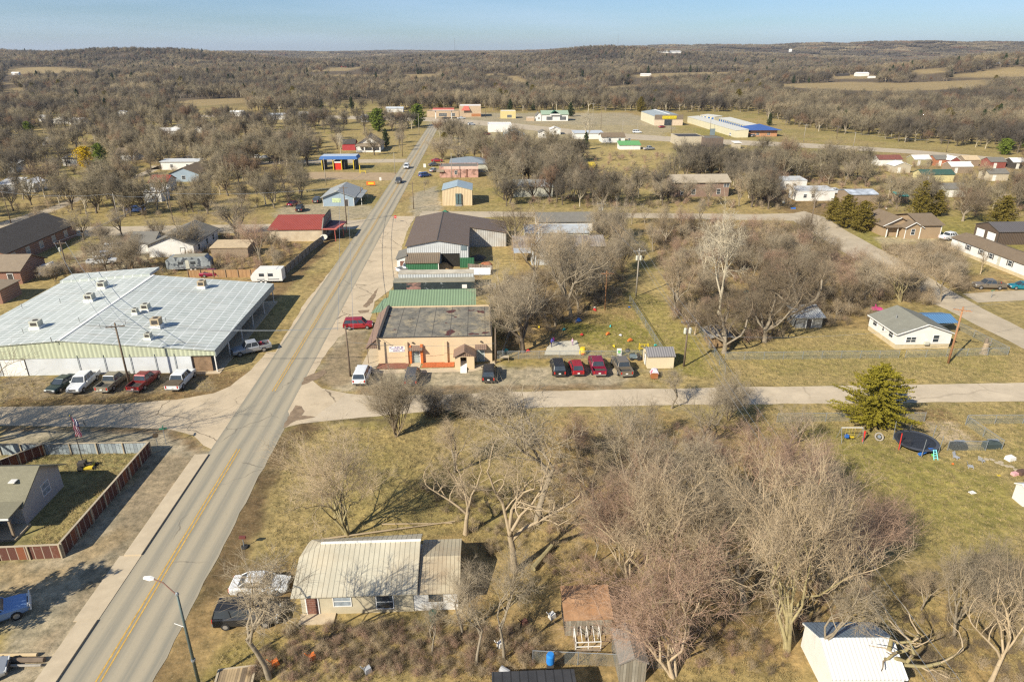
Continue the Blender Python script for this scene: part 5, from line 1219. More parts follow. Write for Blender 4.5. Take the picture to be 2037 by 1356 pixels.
th = root_at('tan_house', 127.6, 123.2, 'tan sided house with brown gabled roofs and white gable trim', 'house', None, 0, 14, 13)
walls_roof(th, 7.5, 9.5, 2.75, 1.9, 'y', m_tan, sh_brown, .5, ox=0.0, oy=1.2)
walls_roof(th, 5.2, 11.5, 3.4, 1.5, 'x', m_tan, sh_brown, .5, ox=7.6, oy=-1.5, wname='wing_wall', rname='wing_roof')
walls_roof(th, 4.0, 3.0, 2.8, 1.2, 'y', m_tan, sh_brown, .4, ox=4.0, oy=-1.4, wname='bay_wall', rname='bay_roof')
part(th, 'gable_trim', m_trim, lambda q: q.tube((3.6, -1.85, 2.7), (6.0, -1.85, 4.05), .09, n=4).tube((6.0, -1.85, 4.05), (8.4, -1.85, 2.7), .09, n=4).tube((-.5, .65, 2.65), (3.75, .65, 4.7), .09, n=4).box(7.55, -1.58, 0, 7.72, -1.45, 3.4).box(12.7, -1.58, 0, 12.86, -1.45, 3.4).box(3.95, -1.46, 0, 4.1, -1.38, 2.8))
win(th, 'f', 14, 12, 5.9, 1.0 - 0, .9, 1.3).location = (0, -1.4, 0)
for x in (.3, 3.0): part(th, 'porch_post', m_trim, lambda q: q.box(x, .2, 0, x + .18, .38, 2.6))
part(th, 'porch_roof', sh_brown, lambda q: q.slab([(-.3, -.3, 2.6), (4.0, -.3, 2.6), (4.0, 1.2, 2.9), (-.3, 1.2, 2.9)], .1))
m_dg = M('dark_brown_cladding', (.115, .082, .058), .6, .06, .4, kind='rib', axis=0, pitch=.4)
ga = root_at('metal_garage', 149.9, 114.9, 'dark brown metal garage with two white roller doors', 'garage', None, 0, 14, 9)
walls_roof(ga, 18, 8.2, 3.2, 1.3, 'x', m_dg, M('dark_grey_metal_roof', (.13, .115, .105), .5, .06, .4, kind='rib', axis=0, pitch=.5), .25)
for y in (2.2, 6.0): door(ga, 'l', 18, 8.2, y, 2.8, 2.5, m_trim, 0, True)
part(ga, 'corner_trim', m_dark, lambda q: q.box(-.06, -.06, 0, .1, .1, 3.3))
mh = root_at('mobile_home', 137.2, 84.0, 'long white mobile home with low brown roof and dark shutters', 'mobile home', None, 0.03, 6, 27)
walls_roof(mh, 6.5, 27.5, 2.9, .9, 'y', m_white, sh_brown, .3, base=m_found, z0=.7)
for y in (2, 9.5, 15.0, 17.9, 22):
 w_ = win(mh, 'l', 6.5, 27.5, y, 1.5, 1.0, 1.0)
 MB().box(-.05, y - .85, 1.45, 0, y - .6, 2.6).box(-.05, y + .6, 1.45, 0, y + .85, 2.6).build('shutter', m_dark, w_)
for y in (12.5,): door(mh, 'l', 6.5, 27.5, y, .9, 2.0, m_ac, .8)
wo = root_at('white_cottage_house', 91.5, 56.1, 'white house with grey-green roof on a cream block base', 'house', None, 0, 8.6, 8)
walls_roof(wo, 8.5, 8.0, 2.5, 1.5, 'y', m_white, shingle('grey_green_shingles', (.245, .235, .185)), .3, base=m_found, z0=.75)
for p in (('l', 6.3, 1.45, 1.1, .9), ('l', 3.9, 1.5, .5, .8), ('l', 1.7, 1.35, 1.1, .9), ('f', 2.2, 1.15, 1.5, .8), ('f', 6.1, 1.1, .9, 1.1)): win(wo, p[0], 8.5, 8, *p[1:])
part(wo, 'wall_unit', m_ac, lambda q: q.box(4.3, -.4, .8, 5.0, 0, 1.25)); part(wo, 'vent_pipe', m_metal, lambda q: q.tube((2.0, 4.4, 3.1), (2.0, 4.4, 4.0), .09, n=8))
part(wo, 'white_fascia', m_trim, lambda q: q.tube((-.3, -.33, 2.5), (4.25, -.33, 4.08), .08, n=4).tube((4.25, -.33, 4.08), (8.8, -.33, 2.5), .08, n=4).box(-.36, -.3, 2.38, -.3, 8.3, 2.54))
cpt = root_at('carport', 99.0, 61.3, 'blue metal carport with curved roof edges behind the white house', 'carport', None, 0, 6, 5)
part(cpt, 'roof', M('sky_blue_metal', (.13, .27, .44), .4, .06, .4, kind='rib', axis=0, pitch=.4, metal=.2), lambda q: q.slab([(0, 0, 2.1), (5.6, 0, 2.1), (5.6, 2.4, 2.7), (0, 2.4, 2.7)], .06).slab([(0, 2.4, 2.7), (5.6, 2.4, 2.7), (5.6, 4.8, 2.1), (0, 4.8, 2.1)], .06))
for x in (.1, 5.5):
 for y in (.1, 4.7): part(cpt, 'leg', m_metal, lambda q: q.box(x - .04, y - .04, 0, x + .04, y + .04, 2.1))
ts = bld('tan_shed', 'small cream gabled shed with grey ribbed roof beside the parked trucks', 51.9, 55.7, 50.9, 54.0, 1.9, .7, 'x', M('cream_shed_wall', (.66, .55, .36), .7, .05, .5), M('grey_ribbed_roof', (.24, .225, .215), .5, .06, .4, kind='rib', axis=0, pitch=.35), ov=.15, cat='shed', doors=(('l', 1.5, .9, 1.7, m_trim),))
bld('grey_tin_shed', 'low grey tin shed under the sprawling bare branches', 79.9, 84.3, 65.3, 68.6, 1.9, .7, 'hb', m_metal, M('grey_tin_roof', (.38, .38, .36), .5, .15, .5, kind='rib', axis=0, pitch=.4), cat='shed', doors=(('f', 2.2, .8, 1.6, m_dark),))
bld('leaning_garden_shed', 'small brown and grey garden shed near the pole beside the long yard fence', 63.4, 66.4, 57.8, 61.5, 1.8, .5, 'y', M('brown_board_wall', (.40, .26, .13), .9, .2, kind='board', axis=0, pitch=.25), M('grey_plywood_roof', (.33, .30, .26), .9), cat='shed')
m_crr = M('cream_ribbed_roof', (.52, .47, .345), .5, .14, .5, kind='seam', axis=0, pitch=.42, dirt=.4, dirtcol=(.38, .27, .15))
m_crr2 = M('rusty_ribbed_roof', (.50, .43, .29), .55, .12, .5, kind='seam', axis=0, pitch=.34, dirt=.6, dirtcol=(.27, .155, .075))
m_bhw = M('cream_plaster_wall', (.50, .43, .29), .9, .1, .7, dirt=.25, dirtcol=(.3, .22, .13))
ho = root_at('cream_roof_house', 13.0, 5.7, 'low house with cream ribbed metal roof beside the main road', 'house', None, 0, 13.2, 7)
part(ho, 'wall', m_bhw, lambda q: q.box(.3, .1, -.1, 9.3, 5.6, 2.15).poly([(.3, .1, 2.15), (.3, 4.2, 3.3), (.3, 5.6, 2.5)]).poly([(9.3, .1, 2.15), (9.3, 5.6, 2.6), (9.3, 4.2, 3.6)]))
part(ho, 'roof', m_crr, lambda q: q.slab([(-.3, -.35, 2.22), (9.7, -.35, 2.22), (9.7, 4.3, 3.75), (1.4, 4.3, 3.75), (-.3, 3.1, 3.3)], .09).slab([(1.4, 4.3, 3.75), (9.7, 4.3, 3.75), (9.7, 6.1, 3.0), (.0, 6.1, 2.7)], .09).slab([(-.3, 3.1, 3.3), (1.4, 4.3, 3.75), (.0, 6.1, 2.7), (-.2, 5.6, 2.7)], .09))
part(ho, 'ridge_cap', m_trim, lambda q: q.box(1.3, 4.2, 3.72, 9.72, 4.42, 3.8))
part(ho, 'annex_wall', m_white, lambda q: q.box(9.32, .15, -.1, 12.9, 5.9, 2.0))
part(ho, 'annex_roof', m_crr2, lambda q: q.slab([(9.75, -.2, 2.05), (13.1, -.2, 2.05), (13.1, 3.1, 3.0), (9.75, 3.1, 3.0)], .08).slab([(9.75, 3.1, 3.0), (13.1, 3.1, 3.0), (13.1, 6.2, 2.25), (9.75, 6.2, 2.25)], .08))
win(ho, 'f', 9, 5, 3.3, .85, 1.35, .95, True, m_white, m_glassL).location = (.3, .1, 0)
win(ho, 'f', 9, 5, 7.0, .45, 1.3, 1.35, True, m_trim).location = (0, .1, 0)
win(ho, 'f', 9, 5, 11.1, 1.0, 1.0, .7, False, m_dark).location = (0, .15, 0)
door(ho, 'f', 9, 5, 1.1, .9, 1.8, m_rb).location = (.1, .1, 0)
part(ho, 'front_slab', m_conc, lambda q: q.box(.2, -1.0, -.1, 3.0, .1, .12))
m_rusto = M('orange_rust_roof', (.38, .20, .095), .85, .3, .8, dirt=.3, dirtcol=(.5, .38, .25))
m_grwood = M('grey_boards', (.30, .265, .20), .95, .2, 1.5, kind='board', axis=0, pitch=.22, col2=(.20, .17, .12))
bld('rust_roof_shed', 'grey board shed with orange rusted roof in the overgrown yard', 34.3, 37.9, 2.7, 5.4, 1.65, .6, 'hb', m_grwood, m_rusto, ov=.12, cat='shed')
gh = root_at('cold_frame', 34.9, 1.1, 'white framed cold frame full of dry vines against the grey shed', 'cold frame')
part(gh, 'frame', m_white, lambda q: [q.box(x, 0, 0, x + .06, .06, .9) for x in (0, .95, 1.9)] + [q.box(x, 1.2, 0, x + .06, 1.26, 1.3) for x in (0, .95, 1.9)] + [q.box(0, 0, z, 1.96, .06, z + .06) for z in (.05, .45, .9)] + [q.box(0, 0, z, .06, 1.26, z + .06) for z in (.05, .9)] + [q.tube((x, 0, .93), (x, 1.2, 1.33), .03, n=4) for x in (0.03, .5, .98, 1.45, 1.93)])
part(gh, 'base', m_wood, lambda q: q.box(0, 0, 0, 1.96, .08, .25).box(0, 0, 0, .08, 1.2, .25))
m_cw = M('white_ribbed_roof', (.76, .74, .68), .4, .05, .4, kind='rib', axis=0, pitch=.28)
wb = root_at('white_metal_building', 52.1, -3.9, 'white ribbed metal building with blue-grey back roof slope at the bottom edge', 'building', None, -.04, 5, 5)
walls_roof(wb, 5.0, 4.8, 2.1, 1.1, 'x', m_white, m_cw, .15)
part(wb, 'back_slope_cover', M('blue_grey_ribbed', (.20, .25, .30), .5, .05, .4, kind='seam', axis=0, pitch=.3), lambda q: q.slab([(-.15, 2.42, 3.36), (5.15, 2.42, 3.36), (5.15, 4.98, 2.2), (-.15, 4.98, 2.2)], .03))
bld('grey_roof_hut', 'small hut with worn grey roof under drooping branches at the bottom edge', 37.7, 39.6, -1.8, 1.3, 1.9, .5, 'y', m_grwood, shingle('worn_grey_roof', (.25, .22, .185)), ov=.12, cat='shed')
bld('black_roof_shed', 'dark roofed shed cut by the bottom edge beside the blue barrel', 28.6, 34.2, -5.6, -2.3, 1.9, .3, 'hf', m_grwood, M('black_tar_roof', (.05, .05, .052), .8, .2, 1, kind='seam', axis=0, pitch=.6), ov=.1, cat='shed')
m_gsd = M('grey_siding', (.42, .40, .36), .8, .05, .4)
lh = root_at('grey_house', -29.0, 12.0, 'grey house with olive shingle roofs inside the red board fence', 'house', None, 0, 13.5, 14)
walls_roof(lh, 12.6, 6.4, 2.6, 1.9, 'x', m_gsd, sh_olive, .55, ox=.4, oy=6.6)
walls_roof(lh, 9.6, 6.5, 2.6, 1.4, 'hip', m_gsd, sh_olive, .5, ox=.6, oy=0, wname='wing_wall', rname='wing_roof')
win(lh, 'r', 13.0, 14, 10.4, 1.0, 1.2, 1.2, True, m_trim, m_glassL)
win(lh, 'r', 10.2, 14, 2.6, 1.0, 1.4, 1.2, True, m_trim)
part(lh, 'porch_roof', sh_olive, lambda q: q.slab([(10.4, 4.2, 2.55), (13.4, 4.2, 2.55), (13.4, 6.6, 2.75), (10.4, 6.6, 2.75)], .12)); part(lh, 'porch_post', m_wood, lambda q: q.box(13.0, 4.5, 0, 13.18, 4.68, 2.45)); part(lh, 'porch_slab', m_conc, lambda q: q.box(10.3, 4.2, -.1, 13.4, 6.6, .2))
part(lh, 'white_fascia', m_trim, lambda q: q.box(10.6, 4.12, 2.4, 13.45, 4.2, 2.56).box(13.5, 6.0, 2.2, 13.56, 13.4, 2.36) if False else q.box(10.6, 4.12, 2.4, 13.45, 4.2, 2.56))
part(lh, 'roof_vent', m_white, lambda q: q.tube((11.8, 8.2, 3.2), (11.8, 8.2, 3.9), .05, n=6).box(11.5, 7.9, 3.9, 12.1, 8.5, 4.0))
m_brk = M('red_brown_brick', (.26, .115, .07), .9, .2, .8, kind='brick', pitch=.8)
br = root_at('brick_hall', -86.0, 107.0, 'long brick hall with dark shingle roof and a row of pale windows', 'building', None, 0, 14, 27)
walls_roof(br, 14, 27, 3.1, 2.6, 'y', m_brk, sh_dark, .5)
for y in (2.5, 7.5, 12.5, 17.5, 22.5): win(br, 'r', 14, 27, y, .9, 1.3, 1.5, True, m_trim, m_glassL)
bld('brick_gable_house', 'brick building with grey hipped roof in front of the long brick hall', -76, -62.0, 95.2, 103.5, 2.9, 1.9, 'x', m_brk, sh_tan, ov=.5, cat='building', doors=(('f', 12, 1.0, 2.1, m_dark),))
bld('brown_brick_shed', 'low brown brick shed with flat brown roof behind the warehouse', -68.5, -58.5, 83.5, 89.0, 2.6, .5, 'hl', m_brk, sh_tan, ov=.3, cat='shed')
gy = bld('grey_shingle_house', 'white house with grey cross gabled roof behind the motorhome', -45.5, -35.6, 113.5, 128.5, 2.8, 1.9, 'y', m_white, sh_grey, ov=.5, wins=(('r', 3, .9, 1, 1.2), ('r', 8, .9, 1, 1.2), ('r', 12, .9, 1, 1.2)), doors=(('f', 7.5, .9, 2, m_trim),))
walls_roof(gy, 5.0, 6.0, 2.8, 1.5, 'x', m_white, sh_grey, .45, ox=-5.0, oy=3.0, wname='wing_wall', rname='wing_roof')
bld('tan_roof_carport', 'low open lean-to with straw coloured roof right of the grey shingle house', -31.5, -23.5, 112.5, 117.5, 2.2, .4, 'hb', m_wood, M('straw_roof', (.50, .38, .23), .8, .15), ov=.2, cat='lean-to')
far('red_roof_cottage', 'white cottage with a small red roof among bare trees', 300, 335, 382, 7, 3.2, 1.6, 'x', m_white, m_red, cat='house', wins=(('f', 2, .9, .9, 1.2), ('f', 6, .9, .9, 1.2)))
far('white_box_house', 'white flat-roofed house in front of the red roof cottage', 288, 322, 402, 6, 3.0, .2, 'hb', m_white, m_white, cat='house', wins=(('f', 3, .9, 1.2, 1.0),))
far('brown_gable_house', 'house with brown gabled roof and blue side right of the red roof cottage', 338, 396, 362, 13, 2.8, 2.0, 'y', m_bl, sh_brown, cat='house', wins=(('f', 5, .9, 1.2, 1.2),))
far('long_pale_trailer', 'long pale roofed trailer home behind the brown gabled house', 322, 395, 338, 5, 3.0, .4, 'hb', m_white, M('silver_roof2', (.55, .55, .52), .5), cat='mobile home', wins=(('f', 4, 1, 1, 1), ('f', 10, 1, 1, 1)))
far('dark_roof_cottage', 'low cottage with brown roof and white eaves left of the long pale trailer', 230, 268, 320, 9, 2.8, 1.8, 'x', m_white, sh_brown, cat='house')
FARH = [(140, 330, 28, 'grey', 'small pale-roofed house right of the golden tree'), (95, 290, 20, 'white', 'white shed seen through trees at far left'), (20, 345, 22, 'white', 'white roofed shed at the left edge of town'), (15, 385, 34, 'white', 'white trailer home at the left edge among trees'),
  (55, 383, 30, 'white', 'second white trailer home at the left edge, nearer the road'), (120, 246, 30, 'white', 'long white shed beyond the golden tree, left of three'), (152, 248, 26, 'white', 'white shed beyond the golden tree, right of the long one'), (85, 242, 14, 'white', 'tiny white shed at the far wood edge'),
  (240, 232, 22, 'white', 'pale shed at the wood edge above the brown cottage'), (330, 272, 42, 'white', 'white trailer home among pale trees'), (395, 265, 26, 'white', 'pale roofed shed right of the white trailer home'), (350, 264, 22, 'grey', 'grey roofed shed just behind the white trailer home'),
  (470, 232, 24, 'white', 'white barn at the wood edge left of centre'), (550, 238, 34, 'silver', 'silver roofed sheds at the wood edge'), (606, 236, 26, 'white', 'white sheds beside the silver roofed ones'), (725, 243, 14, 'white', 'tiny white shed left of the round green pine'),
  (785, 224, 34, 'silver', 'silver metal barn between the two green trees'), (545, 300, 24, 'grey', 'small tent-roofed shed left of the blue car wash'), (612, 378, 0, '', ''), (1080, 275, 16, 'grey', 'small grey trailer right of the blue gabled building'), (1105, 268, 20, 'white', 'white van-like shed near the highway'),
  (60, 152, 0, '', '')]
for u, v, w_, c_, lb in FARH:
 if not w_: continue
 rf = {'white': m_white, 'grey': sh_grey, 'silver': MATS['silver_roof']}[c_]
 far('far_house', lb, u - w_ / 2, u + w_ / 2, v, 7, 2.8, 1.0, rnd.choice(['x', 'hb', 'y']), m_white, rf, cat='house', ov=.3, wins=(('f', 2.5, .9, 1.1, 1.1),))
for u, v, w_, h_, lb in ((1185, 148, 24, 7, 'white barn on the far pasture behind the woods'), (1152, 147, 16, 5, 'small pale farmhouse left of the far white barn'), (1122, 149, 22, 5, 'dark roofed farm shed left of the far farmhouse'), (1285, 152, 20, 6, 'open grey barn on the far pasture'), (925, 150, 20, 6, 'dark roofed farm buildings at the far field edge'), (938, 152, 14, 4, 'white shed beside the dark roofed far farm'),
       (1716, 152, 22, 8, 'round white barn in the far right pasture'), (1678, 152, 22, 5, 'long blue-black shed in the far right pasture'), (1735, 156, 12, 4, 'tiny white shed beside the round white barn'), (2010, 124, 26, 6, 'pink roofed house on the far right hilltop'), (1996, 127, 14, 5, 'pale shed just below the far right hilltop house'), (30, 150, 12, 6, 'white house on the far left pasture'),
       (150, 153, 12, 5, 'pair of tiny white sheds at far left'), (291, 155, 8, 4, 'tiny white hut in the far left woods'), (683, 134, 12, 5, 'red farmhouse on the straw coloured far hill'), (1330, 105, 48, 5, 'long white pit wall on the skyline hill'), (1575, 86, 5, 9, 'white water tank on the skyline')):
 p = GT(u, v); d = p.length; k = d / 1474.0; W = w_ * k; H = h_ * k * .55
 e = empty('far_farm_building', p, 0, lb, 'barn')
 wl = M('red_far_wall', (.40, .07, .05), .8) if 'red farm' in lb else (m_dark if 'dark' in lb or 'blue-black' in lb else m_white)
 walls_roof(e, W, W * .5, H, H * .5, 'x', wl, m_rp if 'pink' in lb else (sh_dark if 'dark' in lb or 'blue-black' in lb else m_white), W * .02, ox=-W / 2)
for u, v, w_, wl, rf, lb in ((1770, 330, 48, m_white, 'br', 'long white shed with brown-red roof, left end of the sale sheds'), (1794, 344, 34, m_blk, 'w', 'cream gabled shed below the dark red roof'), (1834, 330, 34, M('olive_shed_wall', (.34, .29, .14), .8), 'w', 'olive shed with white roof in the sale row'), (1872, 330, 26, M('orange_shed_wall', (.40, .16, .08), .8), 'g', 'orange-brown shed with grey roof in the sale row'),
        (1898, 332, 20, M('red_shed_wall', (.24, .07, .055), .8), 'w', 'red gambrel shed with white trim in the sale row'), (1932, 331, 30, m_wood, 'c', 'brown shed with cream roof in the sale row'), (1984, 335, 32, M('dull_red_wall', (.27, .08, .06), .8), 'g', 'dull red shed with grey roof in the sale row'), (2026, 336, 26, m_dark, 'w', 'dark shed with white roof at the right edge'),
        (1912, 345, 44, m_wood, 'w', 'white roofed open barn in front of the sale sheds'), (1865, 362, 66, M('primrose_trailer', (.58, .50, .25), .7), 'dg', 'long primrose trailer home with dark green roof'), (1985, 360, 40, m_blk, 'g', 'pale trailer home screened by trees at right'), (1900, 392, 44, m_ac, 'g', 'grey trailer home behind the dark cedar')):
 roofm = {'br': M('brown_red_roof', (.20, .075, .055), .7, .2), 'w': m_white, 'g': sh_grey, 'c': MATS['straw_roof'], 'dg': M('dark_green_roof', (.05, .10, .075), .6)}[rf]
 far('sale_shed' if 'sale' in lb or 'shed' in lb else 'trailer_home', lb, u - w_ / 2, u + w_ / 2, v, 5.5, 2.5, 1.3, 'y' if 'gambrel' in lb or 'gabled' in lb else 'x', wl, roofm, cat='shed' if 'shed' in lb or 'barn' in lb else 'mobile home', ov=.2, doors=(('f', 2.0, 1.0, 1.9, m_white),))
far('barn', 'teal roofed low shed among the scrap left of the dark cedar', 1786, 1806, 404, 3.5, 2.0, .6, 'hb', m_wood, M('teal_tarp', (.05, .30, .27), .7), cat='shed', ov=.2)
for u0, u1, v, lb in ((1550, 1604, 378, 'pale wrecked trailer home, rear one of the two at the scrap yard'), (1584, 1660, 400, 'white wrecked trailer home, front one at the scrap yard')):
 far('wrecked_trailer', lb, u0, u1, v, 6, 3.0, .4, 'hb', m_white, M('pale_patched_roof', (.50, .50, .48), .7, .3, .4), cat='mobile home', ov=.1, wins=(('f', 2.5, 1, 1, 1), ('f', 5, 1, 1, 1)))
far('patched_roof_shed', 'shed with patched pale and blue roof at the right side of the scrap yard', 1690, 1745, 403, 8, 2.4, .8, 'x', m_wood, M('patched_roof', (.42, .45, .48), .7, .45, .5), cat='shed', ov=.3)
_cx, _cs = to_road(G(2024, 1004))
bld('corner_white_shed', 'white walled shed just entering the right edge of the yard', _cx + .3, _cx + 5, _cs - .3, _cs + 1.2, 1.7, .4, 'x', m_white, m_white, ov=.15, cat='shed')
CLEARV += [[(145, 286), (215, 282), (215, 322), (145, 326)], [(270, 325), (400, 318), (400, 345), (280, 350)], [(1350, 272), (1620, 285), (2037, 316), (2037, 328), (1600, 298), (1350, 286)], [(1170, 285), (1340, 285), (1340, 330), (1230, 345), (1165, 325)], [(965, 215), (1500, 215), (1560, 260), (1500, 284), (1190, 272), (1050, 262), (965, 262)], [(800, 425), (1005, 425), (1005, 560), (945, 610), (770, 610), (745, 735), (960, 735), (965, 640), (945, 600), (780, 590)],
 [(842, 310), (955, 310), (955, 412), (830, 425)], [(630, 300), (800, 300), (835, 250), (860, 250), (800, 440), (550, 480), (545, 430), (560, 425), (640, 370)], [(1740, 318), (2037, 318), (2037, 340), (1740, 338)], [(1345, 346), (1450, 346), (1450, 368), (1345, 368)], [(1555, 355), (1745, 358), (1745, 385), (1555, 380)],
 [(1030, 465), (1200, 475), (1200, 492), (1030, 492)], [(0, 432), (140, 448), (140, 500), (60, 600), (0, 600)], [(500, 315), (560, 315), (560, 332), (500, 332)], [(335, 505), (425, 505), (425, 535), (335, 535)], [(360, 450), (440, 450), (440, 490), (390, 500)], [(1735, 418), (1870, 418), (1900, 480), (1735, 480)], [(1930, 450), (2037, 450), (2037, 580), (1925, 510)]]
ROADPOLY = [gp(EAST), gp(WEST + [(600, 600), (480, 890), (430, 897), (385, 866), (-60, 846)]), [tuple(RS(-5, -20).xy), tuple(RS(5, -20).xy), tuple(RS(4.5, 420).xy), tuple(RS(-4.5, 420).xy)],
   gp([(1560, 428), (1915, 632), (2200, 778), (2200, 735), (1936, 600), (1600, 418)]), gp([(140, 470), (130, 450), (760, 430), (770, 448)]), gp([(826, 442), (840, 418), (1600, 420), (1600, 440)]),
   gp([(300, 226), (860, 231), (1180, 259), (1400, 273), (1620, 283), (1800, 294), (2300, 339), (2300, 354), (2037, 330), (1620, 297), (1180, 276), (860, 245), (300, 235)]),
   gp([(850, 222), (1260, 222), (1262, 262), (1180, 275), (860, 262)]), gp([(1270, 225), (1560, 240), (1560, 285), (1270, 268)]), gp([(560, 340), (820, 340), (820, 360), (560, 360)])]
def clear_of(x, y):
 x = np.asarray(x, float); y = np.asarray(y, float)
 ok = np.ones(x.shape, bool)
 for p in FOOT + ROADPOLY:
  ok &= ~(inside_dist(x, y, p) > -.4)
 return ok
# vehicles
m_tyre = M('tyre_rubber', (.03, .028, .026), .9, .1)
m_rim = M('wheel_rim', (.42, .41, .39), .35, .1, metal=.6)
m_head = M('headlight_lens', (.65, .65, .62), .15, spec=.6)
m_tail = M('tail_light_lens', (.45, .03, .02), .25, spec=.5)
m_bed = M('truck_bed_liner', (.07, .065, .055), .9, .2, 2)
m_chrome = M('chrome_bumper', (.55, .55, .53), .25, .05, metal=.8)
VK = {  # L, W, sill, hood z, belt z, roof z, hood end x, glass base front, roof front, roof rear, glass base rear, tail z
 'sedan': (4.8, 1.82, .22, .82, .92, 1.42, 1.0, 1.05, .35, -1.0, -1.75, .95),
 'hatch': (4.4, 1.76, .22, .85, .98, 1.50, 1.1, 1.1, .45, -1.45, -2.0, .98),
 'suv': (4.8, 1.88, .28, .98, 1.08, 1.72, 1.25, 1.2, .65, -2.0, -2.3, 1.08),
 'van': (5.0, 1.96, .26, 1.0, 1.12, 1.80, 1.65, 1.6, .75, -2.2, -2.42, 1.12),
 'pickup': (5.6, 1.95, .36, 1.08, 1.16, 1.82, 1.25, 1.2, .65, -.75, -1.0, 1.16),
 'crew': (5.8, 1.98, .38, 1.10, 1.18, 1.86, 1.35, 1.3, .75, -1.15, -1.4, 1.18)}
VM = {}
def veh_meshes(kind, paint, low=None):
 key = (kind, paint.name, low.name if low else '')
 if key in VM: return VM[key]
 L, W, sl, hz, bz, rz_, he, gf, rf, rb, gb, tz = VK[kind]
 h, w = L / 2, W / 2
 pk = kind in ('pickup', 'crew')
 floor = .78
 st = [(-h, sl + .14, tz - .12, .86), (-h + .12, sl + .02, tz - .02, .97), (-h + .9, sl, tz, 1.0), (gb, sl, bz, 1.0), (0, sl, bz, 1.0), (gf, sl, bz - .02, 1.0), (he, sl, hz + .04, .99), (h - .55, sl, hz - .04, .96), (h - .12, sl + .04, hz - .14, .88), (h, sl + .12, hz - .3, .78)]
 if pk: st = [(gb - .02, sl, floor, 1.0), (gb, sl, bz, 1.0)] + st[4:]; st = [(-h, sl + .1, floor, .98)] + st
 rings = []
 for x, a, b_, k in st:
  ww = w * k
  rings.append([(x, -ww * .93, a), (x, -ww, a + .16), (x, -ww, b_ - .14), (x, -ww * .9, b_), (x, ww * .9, b_), (x, ww, b_ - .14), (x, ww, a + .16), (x, ww * .93, a)])
 body = MB().loft(rings)
 if pk:
  t = .09; x1 = gb - .05
  body.box(-h, -w * .99, floor, x1, -w * .99 + t, tz - .02).box(-h, w * .99 - t, floor, x1, w * .99, tz - .02).box(-h - .02, -w * .97, sl + .3, -h + .07, w * .97, tz - .03)
 glass = MB(); wb, wt = w * .88, w * .72
 B = [(gb, -wb, bz - .01), (gf, -wb, bz - .03), (gf, wb, bz - .03), (gb, wb, bz - .01)]
 Tp = [(rb, -wt, rz_ - .03), (rf, -wt, rz_ - .03), (rf, wt, rz_ - .03), (rb, wt, rz_ - .03)]
 glass.loft([B, Tp])
 roof = MB()
 e = .05
 roof.loft([[(rb - e, -wt - e, rz_ - .05), (rf + e, -wt - e, rz_ - .05), (rf + e, wt + e, rz_ - .05), (rb - e, wt + e, rz_ - .05)],
    [(rb, -wt - .01, rz_ + .01), (rf, -wt - .01, rz_ + .01), (rf, wt + .01, rz_ + .01), (rb, wt + .01, rz_ + .01)],
    [(rb + .25, -wt + .2, rz_ + .035), (rf - .25, -wt + .2, rz_ + .035), (rf - .25, wt - .2, rz_ + .035), (rb + .25, wt - .2, rz_ + .035)]])
 mid = [.5] if kind in ('pickup', 'hatch', 'sedan') else [.36, .7]
 for s in (-1, 1):
  for a, b_ in ((B[0], Tp[0]), (B[1], Tp[1])):
   roof.tube((a[0], s * wb, a[2]), (b_[0], s * wt, b_[2]), .05, .04, 5)
  for f in mid:
   xb, xt = B[0][0] * (1 - f) + B[1][0] * f, Tp[0][0] * (1 - f) + Tp[1][0] * f
   roof.tube((xb, s * wb, bz), (xt, s * wt, rz_ - .03), .045, .04, 5)
  roof.box(gf - .45, s * (w + .02) - (.0 if s > 0 else .16), bz - .08, gf - .25, s * (w + .02) + (.16 if s > 0 else 0), bz + .07)
 r = .33 if kind in ('sedan', 'hatch', 'suv', 'van') else .39
 ty = MB().tube((0, -.11, 0), (0, .11, 0), r, n=16); rm = MB().tube((0, -.118, 0), (0, .118, 0), r * .6, n=12)
 ms = dict(body=body.mesh('body', paint), cabin=roof.mesh('cabin', paint), windows=glass.mesh('windows', m_glass), tyre=ty.mesh('tyre', m_tyre), rim=rm.mesh('rim', m_rim),
    hl=MB().box(h - .16, -.2, hz - .32, h - .02, .2, hz - .16).mesh('headlight', m_head), tl=MB().box(-h - .03, -.09, tz - .48, -h + .1, .09, tz - .12).mesh('tail_light', m_tail),
    fb=MB().box(h - .1, -w * .86, sl + .08, h + .04, w * .86, sl + .26).mesh('bumper', m_chrome if pk else (low or m_dark)), rbp=MB().box(-h - .06, -w * .86, sl + .06, -h + .06, w * .86, sl + .24).mesh('bumper', m_chrome if pk else (low or m_dark)),
    plate=MB().box(-h - .065, -.16, sl + .32, -h - .03, .16, sl + .48).mesh('number_plate', m_trim),
    grille=MB().box(h - .08, -w * .45, sl + .3, h + .005, w * .45, hz - .2).mesh('grille', m_dark))
 if pk: ms['bed'] = MB().box(-h + .07, -w * .9, floor, gb - .06, w * .9, floor + .02).mesh('bed_floor', m_bed)
 VM[key] = ms
 return ms
